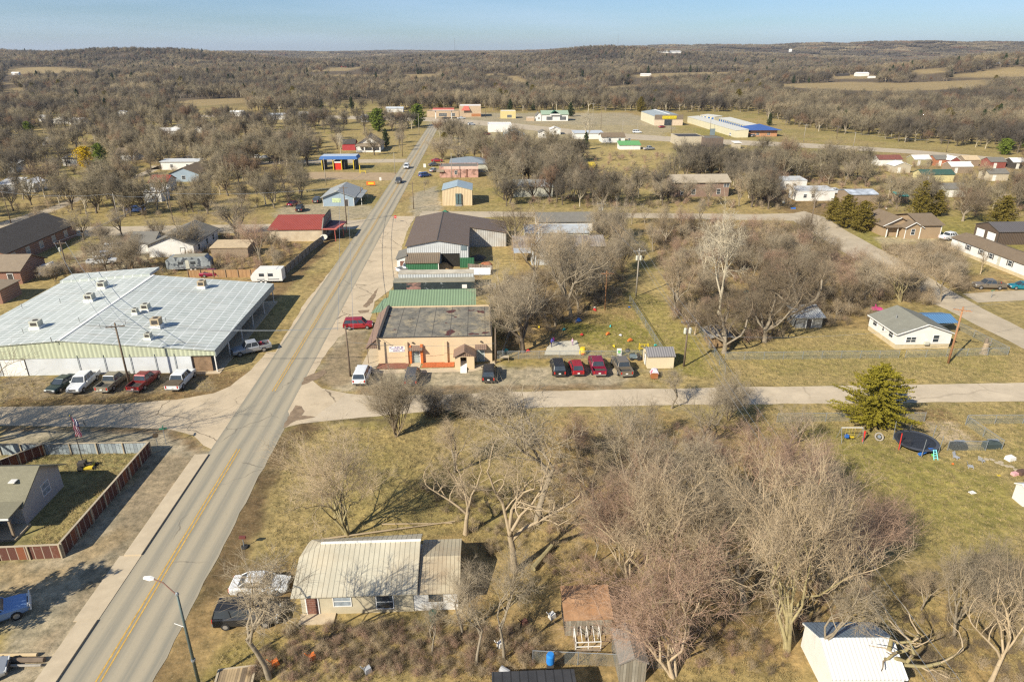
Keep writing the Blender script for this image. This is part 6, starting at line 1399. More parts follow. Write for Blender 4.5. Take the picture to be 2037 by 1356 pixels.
def vehicle(kind, paint, label, rear, front, cat=None, group=None, low=None, name=None, on=0.03):
 A, B = G(*rear), G(*front)
 C_ = (A + B) / 2; rz = math.atan2(B.y - A.y, B.x - A.x)
 L, W = VK[kind][:2]; w = W / 2; ms = veh_meshes(kind, paint, low)
 nm = name or {'sedan': 'parked_car', 'hatch': 'parked_car', 'suv': 'parked_suv', 'van': 'parked_van', 'pickup': 'pickup_truck', 'crew': 'pickup_truck'}[kind]
 e = empty(nm, (C_.x, C_.y, on), rz, label, cat or {'sedan': 'car', 'hatch': 'car', 'suv': 'car', 'van': 'van', 'pickup': 'pickup truck', 'crew': 'pickup truck'}[kind], group)
 for k, n in (('body', 'body'), ('cabin', 'cabin'), ('windows', 'windows'), ('fb', 'bumper'), ('rbp', 'bumper'), ('plate', 'number_plate'), ('grille', 'grille')) + ((('bed', 'bed_floor'),) if 'bed' in ms else ()):
  link_mesh(n, ms[k], e)
 r = .33 if kind in ('sedan', 'hatch', 'suv', 'van') else .39
 for x in (L / 2 - .92, -L / 2 + (1.0 if kind in ('sedan', 'hatch', 'suv', 'van') else 1.2)):
  for s in (-1, 1):
   t = link_mesh('wheel', ms['tyre'], e, (x, s * (w - .09), r)); link_mesh('rim', ms['rim'], t)
 for s in (-1, 1):
  link_mesh('headlight', ms['hl'], e, (0, s * w * .62, 0)); link_mesh('tail_light', ms['tl'], e, (0, s * w * .78, 0))
 c, q = math.cos(rz), math.sin(rz)
 FOOT.append([(C_.x + a * c - b_ * q, C_.y + a * q + b_ * c) for a, b_ in ((-L / 2, -1), (L / 2, -1), (L / 2, 1), (-L / 2, 1))])
 return e
def P_(n, c, metal=.25): return M('paint_' + n, c, .32, .04, .8, metal=metal, spec=.5, dirt=.12, dirtcol=(.3, .24, .16))
p_white = P_('white', (.72, .72, .69), 0); p_silver = P_('silver', (.40, .41, .41)); p_black = P_('black', (.025, .027, .03)); p_red = P_('red', (.36, .02, .03)); p_mar = P_('maroon', (.25, .015, .045))
p_tan = P_('champagne', (.30, .26, .19)); p_grey = P_('dark_grey', (.10, .10, .10)); p_dgreen = P_('dark_green', (.03, .05, .045)); p_blue = P_('blue', (.04, .10, .30)); p_teal = P_('teal', (.015, .20, .24)); p_brn = P_('bronze', (.20, .165, .12))
vehicle('sedan', p_dgreen, 'dark green sedan, leftmost in the row below the warehouse', (148, 757), (104, 783))
vehicle('crew', p_white, 'white pickup with black grille guard beside the dark sedan', (187, 751), (148, 786))
vehicle('pickup', p_tan, 'weathered tan pickup with open bed, middle of the warehouse row', (208, 782), (246, 752))
vehicle('pickup', P_('old_red', (.24, .035, .035)), 'red pickup with bed cover beside the utility pole', (270, 781), (307, 751))
fb = vehicle('crew', p_white, 'white flatbed truck with dark wooden deck, rightmost below the warehouse', (343, 783), (381, 744))
part(fb, 'flat_deck', M('dark_deck', (.11, .085, .055), .9, .2, 2), lambda q: q.box(-3.0, -1.08, 1.15, -1.5, 1.08, 1.3))
s1 = vehicle('pickup', p_silver, 'silver pickup with a red machine in its bed under the warehouse canopy edge', (532, 694), (470, 707))
tag(MB().tube((-.0, 0, .0), (0, 0, .55), .32, .28, 10).box(-.5, -.3, 0, .5, .3, .25).build('red_machine', m_tail, None, G(528, 696) + Vector((-.6, -.1, .85))), 'small red machine lying in the bed of the silver pickup', 'machine')
vehicle('suv', p_red, 'red SUV parked crosswise left of the peach building', (688, 653), (739, 651))
vehicle('van', p_white, 'white SUV with long roof parked beside the peach building walk', (714, 771), (729, 737), cat='car', name='parked_suv')
vehicle('suv', p_grey, 'dark SUV half hidden by the vase shaped bare tree', (817, 771), (824, 741))
vehicle('suv', p_black, 'black SUV parked alone right of the gabled porch', (972, 762), (974, 737))
vehicle('suv', p_black, 'dark SUV left of the red hatchback, behind thin twigs', (1114, 754), (1105, 722))
vehicle('hatch', p_red, 'small red hatchback between the dark SUV and the maroon pickup', (1151, 751), (1141, 724))
vehicle('crew', p_mar, 'maroon pickup with loaded bed beside the red hatchback', (1193, 754), (1181, 717))
vehicle('crew', p_brn, 'bronze pickup with pale bed mat nearest the cream shed', (1246, 753), (1226, 720))
vehicle('pickup', p_white, 'white pickup by the green shed of the big barn', (792, 545), (836, 534))
vehicle('sedan', p_white, 'white sedan on the dirt beside the cream roofed house', (466, 1174), (574, 1170))
vehicle('van', p_black, 'black minivan parked in front of the white sedan', (440, 1236), (550, 1230), low=M('grey_lower_trim', (.16, .17, .17), .6))
bt = vehicle('crew', P_('sky_blue', (.20, .33, .55)), 'pale blue truck with white bull bar at the left edge', (-90, 1262), (40, 1216))
part(bt, 'bull_bar', m_white, lambda q: [q.tube((2.98, y, .45), (2.98, y, 1.1), .05, n=6) for y in (-.8, -.4, 0, .4, .8)] + [q.tube((2.98, -.9, z), (2.98, .9, z), .05, n=6) for z in (.5, .8, 1.1)])
vehicle('sedan', p_silver, 'silver car just entering the lower left corner', (-120, 1372), (4, 1336))
vehicle('crew', p_white, 'white pickup on the pale drive between tan house and brown garage', (1870, 479), (1907, 474))
vehicle('pickup', p_brn, 'dusty bronze pickup at the right, facing left beside the teal car', (1992, 574), (1938, 573))
vehicle('sedan', p_teal, 'teal convertible car cut by the right edge', (2066, 576), (1999, 573))
vehicle('van', p_white, 'white van driving on the main road, farther of the two', (812, 330), (806, 340), name='moving_van')
vehicle('pickup', p_grey, 'dark pickup driving on the main road, nearer of the two', (796, 358), (790, 369), name='moving_truck')
vehicle('suv', p_grey, 'grey SUV parked left of the blue house', (623, 409), (640, 396))
vehicle('suv', p_black, 'dark SUV parked just behind the red roofed store', (591, 427), (604, 412))
vehicle('sedan', p_mar, 'small dark red car beside the dark SUV behind the red roof', (574, 412), (596, 405))
vehicle('sedan', p_red, 'red car parked under trees left of the pink stone building', (862, 322), (878, 322)); vehicle('sedan', p_grey, 'dark grey car just in front of the red one by the pink building', (856, 331), (873, 330))
vehicle('suv', p_blue, 'dark blue SUV near the road by the pink stone building', (838, 353), (853, 351)); vehicle('sedan', p_silver, 'silver car with open hood left of the pink stone building', (858, 343), (868, 340))
for i, (a, b_, k, pt, lb) in enumerate((((505, 316), (520, 316), 'suv', p_white, 'white SUV on the back lane, left of three'), ((521, 316), (535, 316), 'sedan', p_silver, 'silver car on the back lane, middle of three'), ((536, 316), (550, 316), 'sedan', p_grey, 'dark car on the back lane, right of three'),
     ((216, 500), (250, 497), 'van', p_white, 'white van behind the warehouse, farthest of three'), ((196, 516), (232, 512), 'suv', p_white, 'white SUV behind the warehouse, middle of three'), ((186, 527), (224, 524), 'crew', p_white, 'white pickup behind the warehouse, nearest of three'),
     ((258, 423), (280, 422), 'pickup', p_blue, 'dark blue truck under trees beside the side street'), ((1208, 366), (1200, 361), 'sedan', p_red, 'old red car alone in the straw coloured yard'), ((906, 238), (930, 237), 'pickup', p_white, 'white pickup with trailer at the service station'),
     ((882, 237), (892, 237), 'sedan', p_black, 'black car at the service station pumps'), ((930, 250), (946, 249), 'suv', p_white, 'white off-road car on the verge near the service station'), ((1258, 265), (1276, 265), 'van', p_white, 'white van on the access road below the yellow sign store'),
     ((1312, 255), (1322, 254), 'sedan', p_red, 'red car parked before the yellow sign store'), ((1478, 268), (1488, 266), 'suv', p_black, 'black SUV parked beside the blue roofed office'), ((1492, 273), (1504, 271), 'sedan', p_silver, 'silver car nearest the blue roofed office'), ((1466, 266), (1478, 265), 'sedan', p_grey, 'grey car left of the black SUV at the blue roofed office'),
     ((1450, 271), (1470, 271), 'van', p_white, 'white truck at the end of the cream storage row'), ((1284, 299), (1298, 298), 'pickup', p_silver, 'silver truck right of the bright green roofed shed'), ((958, 270), (974, 269), 'pickup', p_red, 'red tractor-like truck beside the white flat-topped building'), ((890, 252), (902, 251), 'suv', p_blue, 'dark vehicle near the road junction at the station'),
     ((1646, 386), (1668, 385), 'van', p_white, 'white van among scrap at the right yard'), ((408, 550), (440, 549), 'sedan', p_mar, 'red car half hidden behind the warehouse roof edge'))):
 vehicle(k, pt, lb, a, b_)
def camper(label, a, b_, H, skin, front=1, decals=True):
 A, B = G(*a), G(*b_); L = (B - A).length; rz = math.atan2(B.y - A.y, B.x - A.x); C_ = (A + B) / 2
 e = empty('camper_trailer', (C_.x, C_.y, 0), rz, label, 'camper')
 h, w = L / 2, 1.22
 prof = [(-h, .55), (h - .1, .55), (h, 1.0), (h, H - 1.0), (h - .9, H), (-h + .9, H), (-h, H - .7)] if front > 0 else [(-h, 1.0), (-h + .2, .55), (h, .55), (h, H), (-h + 1.5, H), (-h + .5, H - .7), (-h, H - 1.4)]
 e['label'] = label
 q = MB(); q.loft([[(x, -w, z) for x, z in prof], [(x, w, z) for x, z in prof]])
 q.build('body', skin, e)
 MB().box(-h + 1.4, -w - .0, H, h - 1.0, w, H + .04).build('roof', m_dust if decals else m_white, e)
 for x in (-h * .45, h * .1):
  f = MB().box(x, -w - .03, 1.5, x + 1.0, -w + .01, 2.1).build('window', m_dark, e); MB().box(x + .06, -w - .04, 1.56, x + .94, -w - .03, 2.04).build('pane', m_glass, f)
 MB().box(-h * .12, -w - .03, .6, -h * .12 + .7, -w, 2.4).build('door', m_ac if decals else m_white, e)
 MB().box(-h * .6, -w - .012, .8, h * .8, -w, 1.0).build('stripe', M('grey_stripe', (.18, .18, .18), .5), e)
 for x in (-.5, .35):
  for s in (-1, 1):
   t = MB().tube((x + h * .2 * front, s * (w - .1), .36), (x + h * .2 * front, s * (w + .03), .36), .36, n=14).build('wheel', m_tyre, e); MB().tube((x + h * .2 * front, s * (w - .1), .36), (x + h * .2 * front, s * (w + .045), .36), .2, n=10).build('rim', m_white, t)
 MB().box(h, -.06, .45, h + 1.1, .06, .55).build('tow_bar', m_dark, e) if front > 0 else MB().box(-h - 1.1, -.06, .45, -h, .06, .55).build('tow_bar', m_dark, e)
 c, s_ = math.cos(rz), math.sin(rz); FOOT.append([(C_.x + x * c - y * s_, C_.y + x * s_ + y * c) for x, y in ((-h - 1, -1.5), (h + 1, -1.5), (h + 1, 1.5), (-h - 1, 1.5))])
 return e
camper('long grey camper trailer with dark cloudy graphics and rounded nose', (337, 538), (424, 535), 3.1, M('grey_graphic_skin', (.30, .32, .31), .5, .35, .7, kind='speck', pitch=.8, col2=(.08, .09, .10)), 1)
camper('white camper trailer with slanted front beside the wooden fence', (504, 561), (566, 560), 2.9, M('white_camper_skin', (.72, .70, .64), .45, .03), -1, False)
bx = root_at('cargo_trailer', -61.5, 99.5, 'white cargo trailer with tilted lid behind the warehouse', 'trailer', None, .1, 3, 2)
part(bx, 'body', m_white, lambda q: q.loft([[(0, 0, .4), (3.2, 0, .4), (2.6, 0, 2.8), (.4, 0, 2.2)], [(0, 1.8, .4), (3.2, 1.8, .4), (2.6, 1.8, 2.8), (.4, 1.8, 2.2)]])); part(bx, 'wheel', m_tyre, lambda q: q.tube((1.4, -.1, .35), (1.4, .1, .35), .35, n=12))
ht = root_at('open_trailer', -56.5, 111.0, 'small white horse trailer parked behind bare shrubs', 'trailer', None, .35, 4, 2)
part(ht, 'body', m_white, lambda q: q.box(0, 0, .5, 3.8, 1.9, 1.5)); part(ht, 'cover', m_ac, lambda q: q.slab([(0, 0, 1.7), (3.8, 0, 1.7), (3.8, 1.9, 1.7), (0, 1.9, 1.7)], .1)); part(ht, 'wheel', m_tyre, lambda q: q.tube((1.9, -.15, .35), (1.9, .05, .35), .35, n=12))
# poles, wires, fences, yard things
m_pole = M('pole_wood', (.17, .125, .085), .9, .2, 2); m_poleo = M('orange_pole_wood', (.36, .18, .085), .85, .15, 2); m_poleg = M('grey_pole_wood', (.33, .29, .23), .9, .15, 2); m_galv = M('galvanised_steel', (.30, .32, .33), .5, .1, 2, metal=.4)
POLES = {}
def upole(key, u, v, vt, label, arm=True, can=0, mat=None, light=False, r=.15, armrot=0.0, h=None):
 p = G(u, v); H = h or HT(p.y, vt)
 e = empty('utility_pole', (p.x, p.y, 0), RZ + armrot, label, 'utility pole', 'wooden utility poles')
 mt = mat or m_pole
 part(e, 'pole', mt, lambda q: q.tube((0, 0, -.3), (0, 0, H), r, r * .68, 10), True)
 if arm:
  part(e, 'crossarm', mt, lambda q: q.box(-1.15, -.2, H - .55, 1.15, -.08, H - .42).tube((-.6, -.14, H - .5), (0, -.1, H - 1.1), .02, n=4).tube((.6, -.14, H - .5), (0, -.1, H - 1.1), .02, n=4))
  for x in (-1.05, -.4, .4, 1.05): MB().tube((x, -.14, H - .42), (x, -.14, H - .24), .05, .03, 6).build('insulator', m_galv, e)
 for i in range(can): MB().lathe([(.2, 0), (.22, .05), (.22, .75), (.12, .85)], (-.36 if i == 0 else .36, -.05, H - 2.2), 10).build('transformer', m_ac, e)
 if light: part(e, 'lamp_arm', m_galv, lambda q: q.tube((0, 0, H - 1.6), (-1.8, -.6, H - 1.1), .035, n=6)); part(e, 'lamp_head', m_ac, lambda q: q.box(-2.4, -.75, H - 1.15, -1.7, -.5, H - 1.02))
 c, s = math.cos(RZ + armrot), math.sin(RZ + armrot)
 POLES[key] = [Vector((p.x + x * c + .14 * s, p.y + x * s - .14 * c, H - .24)) for x in (-1.05, -.4, .4, 1.05)] + [Vector((p.x, p.y, H - 2.4))]
 return e
def wire(a, b_, sag, label, r=.016, n=14):
 pts = [a.lerp(b_, t / n) - Vector((0, 0, sag * 4 * (t / n) * (1 - t / n))) for t in range(n + 1)]
 o = MB().path(pts, r, 4).build('power_line', m_galv)
 return tag(o, label, 'cable', 'overhead wires')
upole('w', 258, 766, 642, 'dark utility pole standing between the tan and red pickups', True, 0, armrot=.25)
upole('dc', 697, 748, 648, 'dark utility pole beside the white SUV at the daycare corner', False)
upole('blue', 690, 446, 370, 'tall pole at the corner before the pale blue house', True, 0, light=True)
upole('yard', 1360, 729, 634, 'utility pole with transformers at the cream shed', True, 2, armrot=.1)
upole('orange', 1886, 722, 610, 'leaning orange-brown pole in front of the white house', True, 0, m_poleo, r=.17, armrot=-.5)
upole('tr', 1265, 590, 494, 'pale pole with two white transformers by the chain-link alley', True, 2, m_poleg, armrot=.05)
upole('n', 1194, 448, 402, 'distant pole with twin transformers among trees beyond the open shed', True, 2, m_poleg)
upole('lw', 136, 545, 479, 'pole with a white transformer behind the warehouse left part', True, 1, armrot=.1)
upole('dr', 986, 722, 652, 'bare wooden pole at the right end of the peach building', False)
upole('by', 1203, 617, 538, 'thin brown pole in the play yard under the trees', True, 0, m_poleo, r=.1)
for i, (u, v, vt, lb, arm) in enumerate(((22, 444, 378, 'dark pole at the far left street corner', 0), (237, 443, 384, 'grey pole on the lawn left of the side street trees', 0), (345, 442, 382, 'pale pole beside the grey shingle house', 0), (649, 368, 315, 'pole between the blue car wash and the blue house', 0), (719, 400, 372, 'short pale pole at the blue house porch', 0),
        (786, 346, 304, 'thin pole on the grass left of the moving cars', 0), (801, 312, 268, 'pole right of the white gabled house', 0), (834, 270, 226, 'pole near the far end of the main road', 0), (823, 416, 362, 'thin pole at the gravel yard before the cream building', 0), (899, 356, 305, 'brown pole in front of the pink stone building', 0),
        (966, 234, 204, 'pole with crossarm right of the service station', 1), (1178, 262, 205, 'far pole above the big pale round tree', 1), (1195, 262, 210, 'far pole right of the pale round tree', 1), (1238, 268, 240, 'brown pole before the yellow sign store, left one', 0), (1335, 268, 238, 'brown pole in front of the yellow sign', 0),
        (1598, 283, 247, 'pale highway pole right of the blue office', 1), (1664, 276, 250, 'highway pole at the wood edge', 1), (1697, 294, 263, 'grey highway pole with a long lamp arm', 0), (1882, 303, 278, 'short pale pole above the sale sheds', 1), (1491, 378, 336, 'grey pole right of the old brick building', 0), (1609, 470, 395, 'thin brown pole beside the diagonal street', 0),
        (1268, 262, 243, 'short pole beside the white van near the highway', 0), (995, 285, 258, 'thin pole before the blue gabled building', 0), (902, 265, 243, 'pole on the verge at the service station', 0), (1412, 262, 236, 'thin pole before the cream storage row', 0), (340, 300, 276, 'pale pole among far trees at left', 0), (636, 225, 209, 'pole at the wood edge above the car wash', 0))):
 upole('f%d' % i, u, v, vt, lb, bool(arm), 0, m_poleg if i % 2 else m_pole, r=.13)
for k in (0, 3): wire(POLES['w'][k], POLES['dc'][k], .6, ('left', 'middle', '', 'right')[k] + ' wire crossing the main road between the warehouse and daycare poles', .024)
off = Vector((26.5, 2, 8.2)); north = Vector((30, 300, 8))
for k in (0, 1, 3): wire(POLES['yard'][k], off + Vector((-1.05 + .7 * k, 0, 0)), .9, ('left', 'middle', '', 'right')[k] + ' wire running from the cream shed pole over the bare trees to the lower right', .014, 24)
for k in (0, 1, 3): wire(POLES['tr'][k], POLES['yard'][k], .5, ('left', 'middle', '', 'right')[k] + ' wire above the chain-link alley between two transformer poles', .016)
for k in (0, 3): wire(POLES['n'][k], POLES['tr'][k], .9, ('left', 'middle', '', 'right')[k] + ' wire over the wooded lot toward the open shed', .016)
for a, b_ in (('f0', 'f1'), ('f1', 'f2'), ('f2', 'blue'), ('f15', 'f16'), ('f16', 'f17'), ('f17', 'f18'), ('lw', 'f2')):
 wire(POLES[a][0], POLES[b_][0], .9, {'f0': 'wire over the left street lawns', 'f1': 'wire toward the grey shingle house', 'f2': 'wire from the grey house to the blue house corner', 'lw': 'wire behind the warehouse', 'f15': 'wire beside the highway, left span', 'f16': 'wire beside the highway, middle span', 'f17': 'wire beside the highway, right span'}[a], .03)
for k in (0, 3): wire(POLES['dc'][k] - Vector((0, 0, .3)), POLES['blue'][k], 1.6, ('left', '', '', 'right')[k] + ' long wire along the main road from the daycare pole to the blue house corner', .032, 20); wire(POLES['w'][k], POLES['lw'][k], .8, ('left', '', '', 'right')[k] + ' wire over the warehouse roof between its two poles', .028)
wire(POLES['dc'][4], POLES['dr'][4], .5, 'service wire in front of the peach building', .016); wire(POLES['blue'][0], POLES['f5'][0], .8, 'wire beside the road past the blue house', .025); wire(POLES['f5'][0], POLES['f6'][0], .6, 'wire beside the road past the moving cars', .03)
wire(POLES['yard'][4], POLES['orange'][4], 1.2, 'wire over the grass from the cream shed pole to the orange-brown pole', .016, 20)
wire(POLES['orange'][0], G(2200, 560, 7), .8, 'wire leaving the orange-brown pole to the right', .016)
sp_ = G(353, 1184, 8.4)
sl = empty('street_lamp', (sp_.x, sp_.y, 0), 0, 'dark metal street lamp leaning its arm over the road', 'street lamp')
part(sl, 'pole', M('dark_green_steel', (.10, .13, .12), .5, .1, metal=.3), lambda q: q.tube((0, 0, 0), (0, 0, 8.5), .12, .075, 10), True)
part(sl, 'arm', M('rusty_arm', (.20, .10, .07), .7), lambda q: q.path([(0, 0, 8.4), (-1.1, .55, 9.0), (-1.9, .85, 9.05)], .04, 6))
part(sl, 'lamp_head', m_white, lambda q: q.loft([[(-1.85, .8, 9.0), (-1.85, .95, 9.0), (-1.85, .95, 9.1), (-1.85, .8, 9.1)], [(-2.15, .78, 8.94), (-2.15, 1.1, 8.94), (-2.15, 1.08, 9.14), (-2.15, .82, 9.14)], [(-2.65, .92, 8.97), (-2.65, 1.12, 8.97), (-2.65, 1.1, 9.08), (-2.65, .95, 9.08)]]))
part(sl, 'cap', m_galv, lambda q: q.lathe([(.1, 8.45), (.13, 8.5), (.1, 8.62), (.02, 8.68)], (0, 0, 0), 8))
part(sl, 'side_arm', m_white, lambda q: q.tube((0, 0, 5.6), (-.75, .1, 5.85), .03, n=6)); part(sl, 'clamp', m_galv, lambda q: q.tube((0, 0, 2.5), (0, 0, 2.65), .16, n=8))
m_link, nt, b, tc = base_mat('chain_link', .5, .5, .4)
b.inputs['Base Color'].default_value = (.42, .46, .44, 1)
sx = nd(nt, 'ShaderNodeSeparateXYZ'); nt.links.new(tc.outputs['UV'] if False else tc.outputs['Object'], sx.inputs[0])
d1 = math_n(nt, 'FRACT', math_n(nt, 'DIVIDE', math_n(nt, 'ADD', sx.outputs[0], sx.outputs[2]), .11)); d2 = math_n(nt, 'FRACT', math_n(nt, 'DIVIDE', math_n(nt, 'SUBTRACT', sx.outputs[0], sx.outputs[2]), .11))
hole = math_n(nt, 'MULTIPLY', math_n(nt, 'GREATER_THAN', d1, .13), math_n(nt, 'GREATER_THAN', d2, .13))
tr_ = nd(nt, 'ShaderNodeBsdfTransparent'); mx = nd(nt, 'ShaderNodeMixShader'); nt.links.new(hole, mx.inputs[0]); nt.links.new(b.outputs[0], mx.inputs[1]); nt.links.new(tr_.outputs[0], mx.inputs[2])
nt.links.new(mx.outputs[0], [n for n in nt.nodes if n.type == 'OUTPUT_MATERIAL'][0].inputs[0])
def link_fence(label, P, Q, h=1.25, step=3.0):
 P, Q = Vector((P[0], P[1], 0)), Vector((Q[0], Q[1], 0)); L = (Q - P).length; rz = math.atan2(Q.y - P.y, Q.x - P.x)
 e = empty('chain_link_fence', P, rz, label, 'fence')
 part(e, 'wire_mesh', m_link, lambda q: q.poly([(0, 0, .02), (L, 0, .02), (L, 0, h), (0, 0, h)]))
 part(e, 'top_rail', m_galv, lambda q: q.tube((0, 0, h), (L, 0, h), .028, n=5))
 n = max(1, round(L / step))
 pm = MB().tube((0, 0, -.1), (0, 0, h + .06), .034, n=6).mesh('post', m_galv)
 for i in range(n + 1): link_mesh('post', pm, e, (L * i / n, 0, 0))
 return e
lf = [('long chain-link fence down the grass alley, play yard side', (1252, 600), (1322, 712)), ('chain-link fence along the alley, tree side', (1360, 610), (1442, 745)), ('chain-link fence from the alley to the white house front', (1442, 716), (1787, 712)), ('chain-link fence from the white house to the stump corner', (1800, 712), (2004, 706)),
  ('chain-link fence from the stump corner up past the carport', (2004, 706), (1905, 655)), ('chain-link fence beside the lane below the lot, left of the cedar', (1545, 840), (1690, 838)), ('chain-link fence section behind the trampoline', (1800, 838), (1838, 838)), ('chain-link fence slanting along the concrete drive', (1920, 845), (1992, 894)),
  ('chain-link fence running right from the drive top', (1922, 843), (2090, 842)), ('short chain-link gate across the drive bottom', (1884, 896), (1960, 896)), ('front play yard chain-link fence behind the parked trucks', (990, 714), (1318, 712)), ('chain-link fence on the left side of the wooded lot', (1020, 650), (1000, 712)), ('chain-link fence beside the lower house yard', (1060, 1318), (1330, 1330))]
for lb, a, b_ in lf: link_fence(lb, G(*a), G(*b_))
def board_fence(label, pts, h, mat, cap=None, name='board_fence', post=None, t=.05):
 pts = [Vector((p[0], p[1], 0)) for p in pts]
 e = empty(name, pts[0], 0, label, 'fence')
 for a, b_ in zip(pts, pts[1:]):
  L = (b_ - a).length; rz = math.atan2(b_.y - a.y, b_.x - a.x)
  MB().box(0, -t / 2, 0, L, t / 2, h).build('panel', mat, e, a - pts[0], rz)
  if cap: MB().box(-.05, -.1, h, L + .05, .1, h + .06).build('cap_rail', cap, e, a - pts[0], rz)
  n = max(1, int(L / 2.4))
  for i in range(n + 1): MB().box(L * i / n - .06, -.14, 0, L * i / n + .06, -.03 + t, h + .02).build('post', post or m_wood, e, a - pts[0], rz)
 return e
m_rbf, nt, b, tc = base_mat('red_board_fence', .85, 0, .15)
sx = nd(nt, 'ShaderNodeSeparateXYZ'); nt.links.new(tc.outputs['Object'], sx.inputs[0])
vec = tc.outputs['Object']; px_ = math_n(nt, 'DIVIDE', sx.outputs[0], .74); wn_ = nd(nt, 'ShaderNodeTexWhiteNoise', noise_dimensions='1D'); nt.links.new(math_n(nt, 'FLOOR', px_), wn_.inputs['W'])
c = mix(nt, (.125, .055, .040), (.24, .09, .045), ramp(nt, wn_.outputs[0], .6, 0, .95, 1)); c = mix(nt, c, (.36, .30, .24), ramp(nt, noise(nt, vec, 1.1, 5, .7), .58, 0, .72, .45))
c = mix(nt, c, (.36, .29, .22), math_n(nt, 'LESS_THAN', math_n(nt, 'FRACT', px_), .10)); nt.links.new(c, b.inputs['Base Color'])
m_capw = M('pale_cap_wood', (.44, .36, .24), .9, .1, 1)
board_fence('dark red board fence with white battens along the gravel verge, facing the road', [RS(-9.9, 13.8), RS(-9.6, 31.0)], 1.55, m_rbf, m_capw, post=m_capw)
board_fence('short end run of the red board fence at the lower yard side', [RS(-18.2, 13.5), RS(-9.95, 13.7)], 1.45, m_rbf, m_capw, post=m_capw)
m_inn = M('blue_grey_planks', (.34, .38, .38), .9, .15, 1, kind='board', axis=0, pitch=.4, col2=(.24, .27, .28))
board_fence('back run of the yard fence, grey-blue planks on the inner side', [RS(-21.5, 31.4), RS(-9.7, 31.2)], 1.4, m_inn, m_capw, post=m_capw)
board_fence('rear left run of yard fence beyond the grey house', [RS(-36, 31.8), RS(-21.6, 31.4)], 1.4, m_inn, m_capw, post=m_capw)
board_fence('short red crossing fence behind the grey house', [RS(-24.6, 27.6), RS(-21.5, 31.3)], 1.4, m_rbf, m_capw, post=m_capw)
board_fence('orange-brown wooden fence behind the warehouse', [RS(-31, 97.9), RS(-16.0, 97.6)], 1.6, M('orange_boards', (.42, .25, .12), .9, .15, 1, kind='board', axis=0, pitch=.2, col2=(.33, .19, .09)))
board_fence('long grey wall-like fence leading up to the red roofed store', [RS(-12.6, 96.2), RS(-11.9, 99.5), RS(-10.5, 118), RS(-9.6, 124.5)], 1.7, M('grey_boards_long', (.25, .22, .175), .9, .15, 1, kind='board', axis=0, pitch=.3, col2=(.20, .175, .14)))
board_fence('rusty sheet fence around the barn scrap yard', [RS(25.5, 100.5), RS(30.5, 99.0)], 1.4, m_rust if False else MATS['rusty_metal_roof'])
fp = G(164, 915); fH = 5.6
fl = empty('flag_pole', (fp.x, fp.y, 0), 0, 'flag pole with a striped national flag hanging in the fenced yard', 'flag')
part(fl, 'pole', m_dark, lambda q: q.tube((0, 0, 0), (0, 0, fH), .05, .035, 8)); part(fl, 'finial', m_yp, lambda q: q.lathe([(.02, fH), (.07, fH + .07), (.02, fH + .14)], (0, 0, 0), 8))
m_fr, m_fw, m_fb = M('flag_red', (.50, .03, .05), .8), M('flag_white', (.75, .73, .70), .8), M('flag_blue', (.03, .04, .18), .8)
q = MB(); nst = 13; Lf, Wf = 2.3, 1.1
for i in range(nst):
 for j in range(10):
  if i < 6 and False: continue
  def P(a, b_):      # a along hoist (0..1), b along fly (0..1): hangs down, folded
   return (.05 + Wf * a * .55 + .06 * math.sin(b_ * 9), .10 * math.sin(a * 12 + b_ * 4), fH - .15 - b_ * Lf - a * .25)
  a0, a1, b0, b1 = i / nst, (i + 1) / nst, j / 10, (j + 1) / 10
  q.poly([P(a0, b0), P(a1, b0), P(a1, b1), P(a0, b1)], 2 if (j < 4 and i >= 6) else (0 if i % 2 == 0 else 1))
q.build('flag', [m_fr, m_fw, m_fb], fl)
q = MB()
for i in range(5):
 for j in range(4):
  a, b_ = .53 + i * .09, .04 + j * .09
  q.box(*(lambda x, y, z: (x - .03, y - .03, z - .03, x + .03, y + .03, z + .03))(*(.05 + Wf * a * .55 + .06 * math.sin(b_ * 9), .10 * math.sin(a * 12 + b_ * 4) - .02, fH - .15 - b_ * Lf - a * .25)))
q.build('stars', m_fw, fl)
mp_ = G(176, 930); mw = empty('riding_mower', (mp_.x, mp_.y, 0), .2, 'yellow and black riding mower in the fenced yard shade', 'lawn mower')
part(mw, 'deck', m_yp, lambda q: q.box(-.7, -.6, .15, .6, .6, .32)); part(mw, 'engine_hood', m_dark, lambda q: q.box(-.9, -.35, .35, -.2, .35, .85)); part(mw, 'seat', m_dark, lambda q: q.box(-.1, -.25, .5, .4, .25, .6).box(-.15, -.25, .6, -.05, .25, 1.0)); part(mw, 'control_arm', m_dark, lambda q: q.tube((.5, -.3, .4), (.7, -.2, 1.0), .03, n=6).tube((.5, .3, .4), (.7, .2, 1.0), .03, n=6))
for x, y, r_ in ((-.6, -.55, .3), (-.6, .55, .3), (.75, -.4, .18), (.75, .4, .18)): MB().tube((x, y - .1, r_), (x, y + .1, r_), r_, n=12).build('wheel', m_tyre, mw)
def simple(name, label, cat, u, v, parts, rz=0.0, group=None, z=0.0):
 p = G(u, v); e = empty(name, (p.x, p.y, z), rz, label, cat, group)
 for nm, mt, fn in parts: part(e, nm, mt, fn)
 return e
bc = lambda n, c: M(n, c, .5, .05)
t_blue, t_red, t_teal, t_yel, t_or, t_green, t_pink = bc('toy_blue', (.03, .13, .42)), bc('toy_red', (.55, .04, .03)), bc('toy_teal', (.04, .36, .33)), bc('toy_yellow', (.70, .50, .03)), bc('toy_orange', (.65, .16, .03)), bc('toy_green', (.15, .5, .12)), bc('toy_pink', (.60, .06, .22))
m_gp = M('grey_plastic', (.36, .36, .36), .7)
